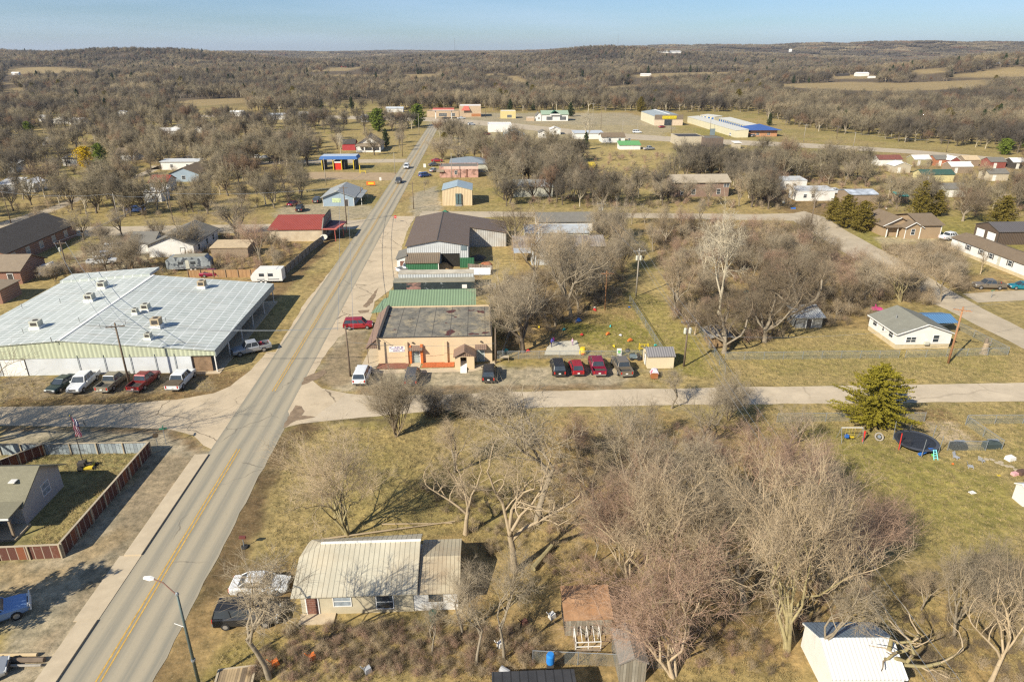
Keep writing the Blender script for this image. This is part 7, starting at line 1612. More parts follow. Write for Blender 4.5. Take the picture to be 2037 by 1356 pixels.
def sign_post(name, label, u, v, vt, parts, rz=0.0):
 p = G(u, v); H = HT(p.y, vt); e = empty(name, (p.x, p.y, 0), rz, label, 'sign'); part(e, 'post', m_galv, lambda q: q.tube((0, 0, 0), (0, 0, H), .035, n=6))
 for nm, mt, fn in parts: part(e, nm, mt, (lambda f: (lambda q: f(q, H)))(fn))
 return e
 return e
octo = lambda r_, y, z: [(r_ * math.cos(R(22.5 + 45 * i)), y, z + r_ * math.sin(R(22.5 + 45 * i))) for i in range(8)]
sg1 = sign_post('stop_sign', 'stop sign seen from its brown back at the gravel corner', 314, 887, 861, [('sign_back', M('brown_sign_back', (.14, .10, .06), .7), lambda q, H: q.loft([octo(.33, -.03, H - .3), octo(.33, -.06, H - .3)]))], .5)
sg2 = sign_post('stop_sign', 'red stop sign at the corner before the big brown barn', 787, 442, 429, [('sign_plate', M('stop_red', (.55, .03, .03), .5), lambda q, H: q.loft([octo(.42, -.03, H - .3), octo(.42, -.06, H - .3)]))])
text_part('lettering', 'STOP', .3, m_trim, sg2, (0, -.075, HT(G(787, 442).y, 429) - .3))
sign_post('street_name_sign', 'green street name blades on a thin post beside the stop sign back', 331, 884, 853, [('name_blade', M('sign_green', (.03, .22, .12), .5), lambda q, H: q.box(-.4, -.02, H - .05, .4, .02, H + .12).box(-.02, -.4, H + .13, .02, .4, H + .3))], .3)
sign_post('street_name_sign', 'green street name sign at the right lane junction', 1971, 592, 578, [('name_blade', MATS['sign_green'], lambda q, H: q.box(-.4, -.02, H - .05, .4, .02, H + .12))], .3)
sign_post('yard_sign', 'tall blank white pole sign board at the pink building lot', 836, 351, 343, [('board', m_white, lambda q, H: q.box(-.5, -.05, H - 1.2, .5, .05, H + .2))])
sign_post('yard_sign', 'white board sign on the verge nearer the road junction cars', 845, 335, 327, [('board', m_white, lambda q, H: q.box(-.5, -.05, H - 1.2, .5, .05, H + .2))])
sign_post('yard_sign', 'small white board beside the gravel drive of the blue house', 757, 360, 354, [('board', m_white, lambda q, H: q.box(-.35, -.05, H - .9, .35, .05, H + .2))])
sign_post('price_sign', 'tall blue-grey pylon sign near the storage rows', 1416, 275, 257, [('board', MATS['blue_grey_panel'], lambda q, H: q.box(-1.3, -.1, H - 3.2, 1.3, .1, H + .2))])
simple('banner_sign', 'low orange and yellow banner sign on the grass by the car wash drive', 'sign', 738, 370, [('panel', t_or, lambda q: q.box(-1.5, -.05, .3, 1.5, .05, 1.5)), ('yellow_panel', t_yel, lambda q: q.box(-.9, -.07, .6, 1.0, -.05, 1.2)), ('leg', m_dark, lambda q: q.box(-1.4, -.04, 0, -1.3, .04, .4)), ('leg', m_dark, lambda q: q.box(1.3, -.04, 0, 1.4, .04, .4))])
simple('height_gauge', 'yellow pipe frame beside the blue car wash', 'frame', 722, 345, [('upright', m_yp, lambda q: q.box(-1.2, -.1, 0, -.9, .1, 3.0)), ('rail', m_yp, lambda q: q.box(-.9, -.1, .7, 1.2, .1, .95)), ('foot', m_yp, lambda q: q.box(1.0, -.1, 0, 1.2, .1, .7))])
simple('roadside_mailbox', 'dark mailbox on a white post at the road edge', 'mailbox', 486, 1088, [('post', m_galv, lambda q: q.tube((0, 0, 0), (-.05, .1, 1.05), .04, n=6)), ('box', M('dark_red_box', (.16, .05, .04), .6), lambda q: q.box(-.3, -.1, 1.0, .3, .12, 1.25)), ('base', m_tyre, lambda q: q.lathe([(.34, .0), (.36, .08), (.3, .15)], (.05, 0, 0), 14))])
for i, (u0, v0, u1, v1, r_, lb, mt) in enumerate(((-60, 1303, 74, 1301, .14, 'pale squared beam, top one of the log stack at lower left', M('pale_timber', (.50, .38, .22), .9, .1)), (-60, 1315, 88, 1311, .2, 'thick dark log with pale cut end at lower left', m_pole), (-60, 1325, 82, 1322, .1, 'thin pale pole lying lowest beside the logs', m_poleg))):
 a, b_ = G(u0, v0, .2), G(u1, v1, .2); tag(MB().tube(a, b_, r_, r_, 8).build('log', mt), lb, 'log')
simple('timber_pallet', 'slatted timber pallet bed cut by the bottom edge', 'pallet', 470, 1350, [('deck', M('pallet_boards', (.42, .30, .16), .9, .2, 1, kind='board', axis=0, pitch=.18, col2=(.15, .11, .07)), lambda q: q.box(-1.3, -.9, .15, 1.2, .7, .3)), ('frame', m_capw, lambda q: q.box(-1.4, -1.0, .0, -1.25, .8, .35).box(1.2, -1.0, 0, 1.35, .8, .35).box(-1.25, .7, 0, 1.2, .82, .35))], .15)
tp = G(1820, 888); tr = empty('trampoline', (tp.x, tp.y, 0), 0, 'big black trampoline with sagging net and red and grey poles beside the cedar', 'trampoline')
part(tr, 'bounce_mat', M('black_mat', (.03, .032, .036), .6), lambda q: q.lathe([(2.0, .80), (2.0, .83)], (0, 0, 0), 32)); part(tr, 'pad_ring', M('dark_pad', (.065, .07, .08), .6), lambda q: [q.slab([(1.98 * math.cos(a), 1.98 * math.sin(a), .86), (2.35 * math.cos(a), 2.35 * math.sin(a), .84), (2.35 * math.cos(b2), 2.35 * math.sin(b2), .84), (1.98 * math.cos(b2), 1.98 * math.sin(b2), .86)], .06) for a, b2 in [(2 * math.pi * i / 32, 2 * math.pi * (i + 1) / 32) for i in range(32)]])
for i in range(6):
 a = 2 * math.pi * i / 6 + .3; MB().tube((2.25 * math.cos(a), 2.25 * math.sin(a), 0), (2.25 * math.cos(a), 2.25 * math.sin(a), .85), .03, n=6).build('leg', m_galv, tr)
 MB().tube((2.35 * math.cos(a), 2.35 * math.sin(a), 0), (2.45 * math.cos(a), 2.45 * math.sin(a), 2.4 if i != 3 else 2.2), .06 if i == 3 else .035, n=6).build('net_pole', t_red if i == 3 else m_galv, tr)
q = MB()
for i in range(6, 20):
 a, b2 = 2 * math.pi * i / 32, 2 * math.pi * (i + 1) / 32
 h0, h1 = 1.9 + .35 * math.sin(i * 1.3), 1.9 + .35 * math.sin((i + 1) * 1.3)
 q.poly([(2.3 * math.cos(a), 2.3 * math.sin(a), .85), (2.3 * math.cos(b2), 2.3 * math.sin(b2), .85), (2.35 * math.cos(b2), 2.35 * math.sin(b2), h1), (2.35 * math.cos(a), 2.35 * math.sin(a), h0)])
m_net, nt, b, tc = base_mat('black_net', .7); b.inputs['Base Color'].default_value = (.03, .03, .035, 1)
tr2 = nd(nt, 'ShaderNodeBsdfTransparent'); mx = nd(nt, 'ShaderNodeMixShader'); nt.links.new(ramp(nt, noise(nt, tc.outputs['Object'], 30, 1), .42, 0, .5, 1), mx.inputs[0]); nt.links.new(b.outputs[0], mx.inputs[1]); nt.links.new(tr2.outputs[0], mx.inputs[2]); nt.links.new(mx.outputs[0], [n for n in nt.nodes if n.type == 'OUTPUT_MATERIAL'][0].inputs[0])
q.build('safety_net', m_net, tr)
sw = G(1690, 876); ss = empty('swing_set', (sw.x, sw.y, 0), 0, 'metal swing set with white top bar, blue and yellow seats', 'swing set')
part(ss, 'top_bar', m_white, lambda q: q.tube((-1.25, 0, 1.75), (1.25, 0, 1.75), .05, n=6))
for x in (-1.25, 1.25):
 for y in (-.7, .7): MB().tube((x, 0, 1.75), (x, y, 0), .03, n=6).build('leg', m_galv, ss)
for x, mt in ((-.45, t_blue), (.2, t_yel)):
 s_ = MB().box(x - .2, -.14, .45, x + .2, .14, .52 if mt is t_yel else .8).build('seat', mt, ss)
 MB().tube((x - .2, 0, .5), (x - .2, 0, 1.75), .012, n=4).tube((x + .2, 0, .5), (x + .2, 0, 1.75), .012, n=4).build('chain', m_yp, s_)
simple('red_post', 'thick red leaning post between swing set and tyre', 'post', 1716, 878, [('shaft', t_red, lambda q: q.tube((0, 0, 0), (.15, .2, 1.3), .1, .12, 8))])
ty = simple('old_tyre', 'big pale rimmed tyre standing in the grass by the cedar', 'tyre', 1747, 873, [('rim', m_galv, lambda q: q.lathe([(.2, .0), (.22, .16)], (0, 0, 0), 14))])
q = MB()
for i in range(20):
 a, b2 = 2 * math.pi * i / 20, 2 * math.pi * (i + 1) / 20; q.tube((.45 * math.cos(a), .45 * math.sin(a), .1), (.45 * math.cos(b2), .45 * math.sin(b2), .1), .1, n=8, cap=False)
q.build('tyre', m_poleg, ty); ty.rotation_euler = (R(50), 0, 0); ty.location.z = .3
simple('toy_slide', 'blue toy slide with aqua ladder at the trampoline edge', 'slide', 1850, 908, [('chute', t_blue, lambda q: q.slab([(-1.2, 0, .15), (-.1, 0, .85), (-.1, .45, .85), (-1.2, .45, .15)], .06).box(-.15, -.05, .7, .5, .5, .85)), ('ladder', bc('aqua_plastic', (.22, .62, .58)), lambda q: [q.tube((.05, -.7, 0), (.15, -.05, .95), .05, n=6), q.tube((.5, -.7, 0), (.45, -.05, .95), .05, n=6)] + [q.box(.1, -.6 + k * .17, .15 + k * .22, .48, -.52 + k * .17, .22 + k * .22) for k in range(4)])])
for u, v, rz, lb in ((1902, 912, .5, 'upper grey plastic lawn chair tipped on the grass'), (1930, 930, 1.2, 'lower grey plastic lawn chair lying near the wooden frame'), (1952, 918, 2.0, 'grey lawn chair on its side right of the other two')):
 simple('lawn_chair', lb, 'chair', u, v, [('seat', m_gp, lambda q: q.box(-.25, -.25, .2, .25, .25, .25)), ('backrest', m_gp, lambda q: q.slab([(-.25, .25, .25), (.25, .25, .25), (.25, .45, .75), (-.25, .45, .75)], .05)), ('legs', m_gp, lambda q: q.box(-.25, -.25, 0, -.2, -.2, .2).box(.2, -.25, 0, .25, -.2, .2).box(-.25, .2, 0, -.2, .25, .2).box(.2, .2, 0, .25, .25, .2))], rz)
for u, v, w_, mt, lb in ((1905, 892, .9, M('black_tarp', (.03, .03, .032), .5), 'black tarp heap behind the drive gate'), (1972, 890, 1.0, M('dark_green_bin', (.05, .065, .06), .6), 'dark green bin cart with grey lid at the drive fence')):
 simple('covered_cart', lb, 'cart', u, v, [('body', mt, (lambda w2: lambda q: q.loft([[(-w2, -.35, 0), (w2, -.35, 0), (w2, .35, 0), (-w2, .35, 0)], [(-w2 * .95, -.35, .6), (w2 * .9, -.35, .6), (w2 * .9, .35, .7), (-w2 * .95, .35, .7)], [(-w2 * .2, -.15, .95), (w2 * .5, -.15, .85), (w2 * .5, .2, .85), (-w2 * .2, .2, .95)]]))(w_)), ('lid', m_metal, lambda q: q.box(-.3, .2, .72, .9, .6, .8))])
for i, (u, v) in enumerate(((1962, 913), (1973, 914), (1983, 920), (1991, 919), (1993, 924), (2003, 927), (2012, 928), (2021, 934))):
 p = G(u, v); tag(MB().lathe([(.26, 0), (.28, .04), (.22, .06)], (0, 0, 0), 9).build('stepping_stone', m_capw, None, p, None), 'flat pale stepping stone in the line leading to the corner shed', 'stone', 'stepping stones across the lawn')
tp_ = [(1857, 906, .22, t_green, 'green toy on the lawn below the trampoline', 'box'), (1895, 924, .13, t_or, 'orange ball on the lawn near the chairs', 'ball'), (2018, 944, .35, bc('white_pink_box', (.65, .35, .33)), 'pink and white box near the corner shed', 'box'), (2009, 914, .5, m_white, 'black and white bag lying by the stepping stones', 'box'), (2032, 942, .5, M('rust_planter', (.12, .07, .05), .8), 'rust coloured planter at the right edge', 'box'), (1934, 979, .35, m_white, 'white scrap of paper on the lawn', 'flat'), (1987, 945, .2, t_yel, 'small yellow toy on the lawn', 'flat')]
for u, v, s, mt, lb, k in tp_:
 q = MB(); (q.lathe([(s * .3, 0), (s, s * .6), (s, s * 1.3), (s * .3, s * 1.9)], (0, 0, 0), 10) if k == 'ball' else q.loft([[(-s, -s * .7, 0), (s, -s * .7, 0), (s, s * .7, 0), (-s, s * .7, 0)], [(-s * .9, -s * .6, s * (.8 if k == 'box' else .1)), (s * .9, -s * .6, s * (.8 if k == 'box' else .1)), (s * .8, s * .6, s * (.9 if k == 'box' else .15)), (-s * .9, s * .6, s * (.9 if k == 'box' else .1))]]))
 tag(q.build('yard_toy' if k != 'flat' else 'yard_scrap', mt, None, G(u, v), .3), lb, 'toy' if k != 'flat' else 'scrap')
sheet('sand_pit', gp([(1083, 706), (1088, 690), (1100, 680), (1148, 677), (1157, 706)]), .03, M('pale_sand', (.55, .50, .38), .9, .12, 2), .05, .5, seed=41)
simple('yellow_tunnel', 'yellow tunnel slide mouth at the corner of the sand pit', 'play tunnel', 1159, 704, [('tube', t_yel, lambda q: q.lathe([(.35, 0), (.55, .1), (.55, .5), (.35, 1.1)], (0, 0, 0), 14)), ('mouth', t_or, lambda q: q.lathe([(.3, .0), (.3, .3)], (0, -.35, .1), 10))])
simple('yellow_climber', 'yellow climbing frame with two square panels on the lawn', 'climbing frame', 1281, 698, [('frame', t_yel, lambda q: [q.tube((x, 0, 0), (x, 0, 1.1), .05, n=6) for x in (-.65, 0, .65)] + [q.tube((-.65, 0, z), (.65, 0, z), .05, n=6) for z in (.45, 1.1)]), ('side_frame', t_yel, lambda q: [q.tube((x, .7, 0), (x, .7, 1.0), .05, n=6) for x in (-.65, .65)] + [q.tube((x, 0, 1.05), (x, .7, 1.0), .05, n=6) for x in (-.65, .65)])])
def rider(label, u, v, mt, s=.5, name='ride_on_toy', rz=0.0, tall=1.0):
 simple(name, label, 'toy', u, v, [('body', mt, lambda q: q.loft([[(-s, -s * .4, s * .25), (s, -s * .4, s * .25), (s, s * .4, s * .25), (-s, s * .4, s * .25)], [(-s * .9, -s * .45, s * .7 * tall), (s * .8, -s * .45, s * .6 * tall), (s * .8, s * .45, s * .6 * tall), (-s * .9, s * .45, s * .7 * tall)], [(-s * .4, -s * .3, s * 1.3 * tall), (s * .2, -s * .3, s * 1.2 * tall), (s * .2, s * .3, s * 1.2 * tall), (-s * .4, s * .3, s * 1.3 * tall)]])), ('wheel', m_dark, lambda q: q.tube((-s * .6, -s * .5, s * .22), (-s * .6, s * .5, s * .22), s * .22, n=8)), ('wheel', m_dark, lambda q: q.tube((s * .6, -s * .5, s * .22), (s * .6, s * .5, s * .22), s * .22, n=8))], rz)
for u, v, mt, s, lb in ((1209, 666, t_or, .5, 'orange ride-on toy in the middle of the lawn'), (1253, 679, t_or, .55, 'orange toy car nearer the chain-link alley'), (1234, 668, bc('white_toy', (.7, .66, .66)), .35, 'white and pink toy between the two orange ones'), (1157, 667, t_red, .4, 'red toy in the tree shade'), (1214, 650, t_teal, .35, 'pale teal toy at the back of the lawn'), (1122, 657, t_teal, .4, 'teal toy chair under the tree branches'),
      (1150, 641, t_blue, .75, 'blue paddling boat shaped toy under the trees'), (1221, 690, t_yel, .35, 'small yellow toy on the bare patch'), (1304, 688, t_teal, .35, 'teal toy at the foot of the fence'), (1058, 628, t_red, .4, 'red toy beside the big double trunk'), (1183, 618, t_red, .45, 'red toy by the thin brown pole'), (1183, 613, m_white, .3, 'white toy just behind the red one by the brown pole'), (1072, 652, t_yel, .4, 'yellow toy frame under the trees left of the sand pit'), (1032, 620, t_or, .35, 'orange-red toy at the back fence of the play yard'),
      (1050, 700, t_red, .45, 'red toy left of the sand pit trunk'), (1007, 700, t_teal, .6, 'teal play stove behind the daycare fence'), (1004, 712, t_blue, .5, 'blue toy beside the teal play stove'), (1083, 626, t_blue, .25, 'small blue scrap toy deep under the trees'), (1252, 612, t_blue, .3, 'blue toy at the upper end of the alley fence')):
 rider(lb, u, v, mt, s * .75, rz=rnd.uniform(0, 6))
simple('a_frame_sign', 'white and green sandwich board behind the bronze pickup', 'sign', 1231, 706, [('board', m_white, lambda q: q.slab([(-.35, -.3, 0), (.35, -.3, 0), (.35, 0, 1.1), (-.35, 0, 1.1)], .05)), ('emblem', t_green, lambda q: q.slab([(-.2, -.22, .45), (.2, -.22, .45), (.2, -.1, .85), (-.2, -.1, .85)], .04))])
simple('lawn_tractor', 'small blue-grey lawn tractor beside the cream shed', 'tractor', 1262, 715, [('body', MATS['blue_grey_panel'], lambda q: q.box(-.7, -.3, .3, .3, .3, .75)), ('fender', p_silver, lambda q: q.box(.2, -.45, .45, .9, .45, .6)), ('seat', m_dark, lambda q: q.box(.3, -.2, .6, .7, .2, 1.0)), ('wheel', m_tyre, lambda q: q.tube((.6, -.5, .35), (.6, .5, .35), .35, n=10)), ('wheel', m_tyre, lambda q: q.tube((-.5, -.4, .22), (-.5, .4, .22), .22, n=10))])
simple('ash_grill', 'dark kettle grill behind the bronze pickup', 'grill', 1248, 708, [('bowl', m_dark, lambda q: q.lathe([(.1, .6), (.35, .75), (.38, .95), (.25, 1.15), (.03, 1.22)], (0, 0, 0), 12)), ('legs', m_galv, lambda q: [q.tube((.25 * math.cos(a), .25 * math.sin(a), 0), (.12 * math.cos(a), .12 * math.sin(a), .65), .02, n=4) for a in (0, 2.1, 4.2)])])
simple('laundry_cart', 'brown wooden cart heaped with red, white and purple cloth', 'cart', 1301, 749, [('cart', M('orange_brown_wood', (.33, .12, .04), .8), lambda q: q.box(-.55, -.9, .1, .35, -.4, .75).box(-.5, -.4, .05, .5, .6, .5)), ('cloth_heap', M('mixed_cloth', (.60, .52, .55), .9, .2, 2, kind='speck', pitch=1.6, col2=(.45, .03, .07)), lambda q: q.loft([[(-.55, -.4, .45), (.6, -.4, .45), (.6, .7, .45), (-.55, .7, .45)], [(-.5, -.3, .85), (.5, -.35, .8), (.55, .6, .95), (-.3, .6, 1.0)], [(-.1, 0, 1.15), (.3, 0, 1.1), (.3, .4, 1.15), (0, .4, 1.2)]]))])
simple('wooden_table', 'pale wooden table at the right end of the peach building', 'table', 1003, 718, [('top', m_capw, lambda q: q.box(-.7, -.4, .7, .7, .4, .76)), ('legs', m_wood, lambda q: [q.box(x, y, 0, x + .08, y + .08, .7) for x in (-.65, .57) for y in (-.35, .27)])])
for u, v, s, mt, lb in ((903, 527, .45, m_yp, 'yellow barrel, right one by the green panel'), (899, 528, .4, t_yel, 'yellow barrel, left one by the green panel'), (906, 521, .4, m_white, 'white barrel behind the yellow ones')):
 p = G(u, v); tag(MB().lathe([(s * .7, 0), (s * .75, .4), (s * .7, .9), (s * .3, .93)], (0, 0, 0), 12).build('barrel', mt, None, p), lb, 'barrel')
def heap(name, label, pix, h, mt, seed=1):
 pts = gp(pix); cx = sum(p[0] for p in pts) / len(pts); cy = sum(p[1] for p in pts) / len(pts); q = MB(); r_ = random.Random(seed); rings = []
 for k, (f, z) in enumerate(((1, -.02), (.82, .35), (.55, .75), (.2, 1.0))): rings.append([(cx + (p[0] - cx) * f * r_.uniform(.85, 1.1), cy + (p[1] - cy) * f * r_.uniform(.85, 1.1), h * z * (r_.uniform(.75, 1.15) if k else 1)) for p in pts])
 q.loft(rings); return tag(q.build(name, mt, smooth=True), label, name.replace('_', ' '))
heap('sawdust_heap', 'orange-brown heap of wood shavings in the barn opening', [(830, 541), (860, 536), (885, 527), (900, 521), (905, 535), (895, 541), (860, 543)], 1.1, M('wood_shavings', (.40, .24, .10), .95, .25, 2))
heap('scrap_heap', 'dark heap of wire and scrap in the shade beside the barn', [(935, 512), (955, 507), (968, 512), (960, 520), (940, 520)], .7, m_dark, 3)
heap('rubble_heap', 'orange-red rubble heap at the end of the rusty fence', [(955, 524), (975, 520), (982, 527), (965, 532)], .5, M('red_rubble', (.40, .15, .07), .9, .4, 3), 4)
simple('metal_sheet_stack', 'low white corrugated sheets leaning beside the barn yard', 'sheets', 955, 545, [('sheets', m_cw, lambda q: q.slab([(-2.2, -1.0, .2), (2.2, -1.0, .2), (2.2, .8, 1.1), (-2.2, .8, 1.1)], .06))])
simple('cattle_panel', 'white pipe cattle panel right of the trailers', 'panel', 965, 577, [('panel', m_white, lambda q: [q.tube((-2, 0, z), (2, 0, z), .04, n=5) for z in (.3, .65, 1.0, 1.35)] + [q.tube((x, 0, 0), (x, 0, 1.4), .05, n=5) for x in (-2, -.6, .8, 2)])])
simple('blue_barrel', 'bright blue plastic barrel on the black roof edge', 'barrel', 1094, 1336, [('drum', bc('bright_blue_plastic', (.03, .22, .60)), lambda q: q.lathe([(.26, 0), (.30, .1), (.30, .75), (.24, .9)], (0, 0, 0), 14)), ('stand', m_dark, lambda q: q.box(-.25, -.25, -1.6, .25, .25, 0))], z=0.9)
simple('grey_bucket', 'grey bucket tipped near the black roofed shed', 'bucket', 1004, 1340, [('bucket', m_gp, lambda q: q.tube((-.3, .2, .35), (.3, -.2, .25), .26, .3, 12)), ('rim', m_dark, lambda q: q.tube((.3, -.2, .25), (.34, -.22, .24), .31, .31, 12))])
simple('green_tub', 'dark green bin under the white annex wall', 'bin', 862, 1232, [('tub', M('dark_green_plastic', (.03, .10, .07), .6), lambda q: q.lathe([(.3, 0), (.36, .8), (.3, .85)], (0, 0, 0), 12))])
for u, v, mt, lb in ((548, 1322, t_or, 'orange toy by the trunk left of the bottom yard'), (622, 1310, t_or, 'orange plastic seat in the brambles'), (732, 1336, m_gp, 'grey box lying in the brambles'), (996, 1285, m_white, 'white pot beside the thin tree trunk'), (1043, 1242, M('rusty_tiller', (.14, .06, .04), .8), 'rusty tiller beside the rust roofed shed'), (1098, 1228, m_white, 'white bowl on a stake left of the rust roofed shed')):
 p = G(u, v); tag(MB().loft([[(-.25, -.2, 0), (.3, -.2, 0), (.3, .2, 0), (-.25, .2, 0)], [(-.22, -.2, .45), (.2, -.2, .5), (.2, .2, .5), (-.22, .2, .4)]]).tube((-.2, 0, .3), (-.5, .1, .8), .04, n=5).build('yard_clutter', mt, None, p, .6), lb, 'clutter')
simple('kite_scrap', 'red scrap caught in the bare branches', 'scrap', 1622, 985, [('cloth', t_red, lambda q: q.slab([(0, 0, 1.2), (.3, .1, 1.6), (.35, .2, 2.2), (.1, .1, 1.9)], .03))])
sp2 = simple('carved_stump', 'tall pale carved tree stump with a split crown near the street', 'tree stump', 1957, 703, [('stump', M('pale_dead_wood', (.36, .27, .17), .9, .25, 2), lambda q: q.lathe([(.75, -.05), (.5, .2), (.42, .9), (.38, 1.6), (.34, 1.75)], (0, 0, 0), 12)), ('snag', M('grey_dead_wood', (.22, .17, .12), .9, .3, 2), lambda q: q.tube((-.1, 0, 1.7), (-.15, 0, 2.5), .26, .22, 8).tube((.2, 0, 1.5), (.75, .1, 1.75), .16, .1, 7))])
simple('pink_toy', 'bright pink plastic ride-on behind the white house', 'toy', 1745, 618, [('body', t_pink, lambda q: q.loft([[(-1.0, -.4, .2), (1.0, -.4, .2), (1.0, .4, .2), (-1.0, .4, .2)], [(-.9, -.35, .7), (.7, -.35, .55), (.7, .35, .55), (-.9, .35, .7)]])), ('handle', t_pink, lambda q: q.tube((-.3, 0, .6), (-.5, 0, 1.2), .08, n=6))])
for u, v, lb in ((1487, 600, 'upper teal toy in the leafless thicket'), (1486, 585, 'teal play slide in the leafless thicket')): rider(lb, u, v, t_teal, .6)
r_ = random.Random(9)
for i in range(16):
 u, v = r_.uniform(1545, 1790), r_.uniform(385, 418); p = G(u, v); s = r_.uniform(.3, 1.0)
 tag(MB().loft([[(-s, -s * .5, 0), (s, -s * .5, 0), (s, s * .5, 0), (-s, s * .5, 0)], [(-s * .7, -s * .5, s * .6), (s * .9, -s * .4, s * .4), (s * .6, s * .5, s * .5), (-s, s * .4, s * .7)]]).build('scrap_piece', r_.choice([m_white, m_ac, m_metal, m_rust if False else m_wood, t_blue, m_dark]), None, p, r_.uniform(0, 6)), 'scrap lying between the wrecked trailers and the cedars', 'scrap', 'scrap scattered in the east yard')
tag(MB().tube(G(640, 1072, .25), G(905, 1036, .2), .1, .06, 6).tube(G(760, 1042, .1), G(900, 1040, .1), .08, .05, 6).build('fallen_branch', b_tan), 'long fallen branches behind the cream roofed house', 'branch')
tag(MB().tube(G(1060, 1130, .35), G(1098, 1085, .5), .28, .2, 8).build('fallen_log', b_moss), 'short mossy fallen trunk beside the gnarled tree', 'tree trunk')
for u, vb, vt, lb in ((905, 107, 76, 'tall radio mast on the skyline, left one'), (1228, 97, 69, 'tall radio mast on the skyline, right one'), (735, 105, 90, 'faint short mast on the far left skyline')):
 d = 4200 if u != 735 else 7000; x = (u - 1018.5) / 1474 * d; z0 = T1(x, d); z1 = HT(d, vt)
 tag(MB().tube((x, d, z0 - 5), (x, d, z1), 1.0, .7, 5).build('radio_mast', m_galv), lb, 'radio mast')
def person(label, u, v, top, leg, hair, h=1.7, rz=0.0, skin=(.55, .36, .26), bend=.0):
 p = G(u, v); me = bpy.data.meshes.new('body'); k = h / 1.7
 B_ = bend
 J = [(0, 0, .95), (.02 + .05 * B_, 0, 1.15), (.12 * B_ + .02, 0, 1.38), (.16 * B_, 0, 1.5), (.2 * B_, 0, 1.62), (0, .1, .92), (.03, .11, .5), (-.02, .12, .08), (.1, .13, .03), (0, -.1, .92), (-.06, -.11, .5), (-.1, -.12, .08), (.02, -.13, .03),
   (.1 * B_, .19, 1.38), (.1 + .1 * B_, .25, 1.12), (.28 + .1 * B_, .2, .95), (.1 * B_, -.19, 1.38), (.06 + .1 * B_, -.26, 1.12), (.2 + .1 * B_, -.22, .92), (.34 + .1 * B_, .18, .93), (.26 + .1 * B_, -.21, .86)]
 E = [(0, 1), (1, 2), (2, 3), (3, 4), (0, 5), (5, 6), (6, 7), (7, 8), (0, 9), (9, 10), (10, 11), (11, 12), (2, 13), (13, 14), (14, 15), (2, 16), (16, 17), (17, 18), (15, 19), (18, 20)]
 Rr = [.15, .14, .15, .06, .1, .09, .065, .045, .04, .09, .065, .045, .04, .075, .05, .035, .075, .05, .035, .03, .03]
 me.from_pydata([(x * k, y * k, z * k) for x, y, z in J], E, [])
 o = bpy.data.objects.new('person', me); COL.objects.link(o); o.location = p; o.rotation_euler = (0, 0, rz)
 md = o.modifiers.new('skin', 'SKIN')
 for i, r in enumerate(Rr): me.skin_vertices[0].data[i].radius = (r * k, r * k)
 me.skin_vertices[0].data[0].use_root = True
 o.modifiers.new('sub', 'SUBSURF').levels = 1; o.modifiers['sub'].render_levels = 1
 me.materials.append(leg); tag(o, label, 'person')
 q = MB(); hx, hz = (.2 * B_ + .01) * k, 1.62 * k
 q.lathe([(.03, -.12 * k), (.085 * k, -.06 * k), (.1 * k, .02 * k), (.085 * k, .1 * k), (.03 * k, .14 * k)], (hx, 0, hz), 12); q.build('face', M('skin_tone', skin, .7), o)
 q = MB(); q.lathe([(.108 * k, -.02 * k), (.112 * k, .05 * k), (.09 * k, .13 * k), (.02 * k, .165 * k)], (hx - .025 * k, 0, hz), 12); q.build('hair', hair, o)
 q = MB(); q.loft([[((x0 + dx) * k, dy * k, z * k) for dx, dy in ((-.17, -.2), (.17, -.2), (.17, .2), (-.17, .2))] if False else [((x0 + .16 * math.cos(a)) * k, .215 * w_ * math.sin(a) * k, z * k) for a in [6.283 * j / 12 for j in range(12)]] for x0, z, w_ in ((0, .86, .95), (.03, 1.1, .9), (.08 * B_ + .02, 1.35, 1.05), (.13 * B_, 1.45, .6))]); q.build('jacket', top, o)
 q = MB()
 for s, jj in ((1, (13, 14, 15)), (-1, (16, 17, 18))):
  a, b_, c_ = [tuple(t * k for t in J[i]) for i in jj]; q.tube(a, b_, .085 * k, .065 * k, 8).tube(b_, c_, .065 * k, .05 * k, 8)
 q.build('sleeve', top, o)
 return o
c_hair = M('dark_hair', (.04, .025, .015), .8)
person('person in blue and purple jacket bending over the sand pit', 1097, 690, M('blue_purple_cloth', (.09, .08, .32), .9, .2, 3), M('dark_trousers', (.05, .05, .09), .9), c_hair, 1.7, .4, bend=1.2)
person('person in bright pink top close behind the one in blue', 1101, 684, M('pink_cloth', (.50, .03, .22), .9), M('dark_trousers', (.05, .05, .09), .9), c_hair, 1.35, 2.4, bend=.5)
person('person, a child in pale pink clothes at the right side of the sand pit', 1139, 687, M('pale_pink_cloth', (.60, .38, .48), .9), M('mauve_trousers', (.30, .16, .28), .9), M('fair_hair', (.30, .2, .1), .8), 1.25, 3.6, bend=.3)
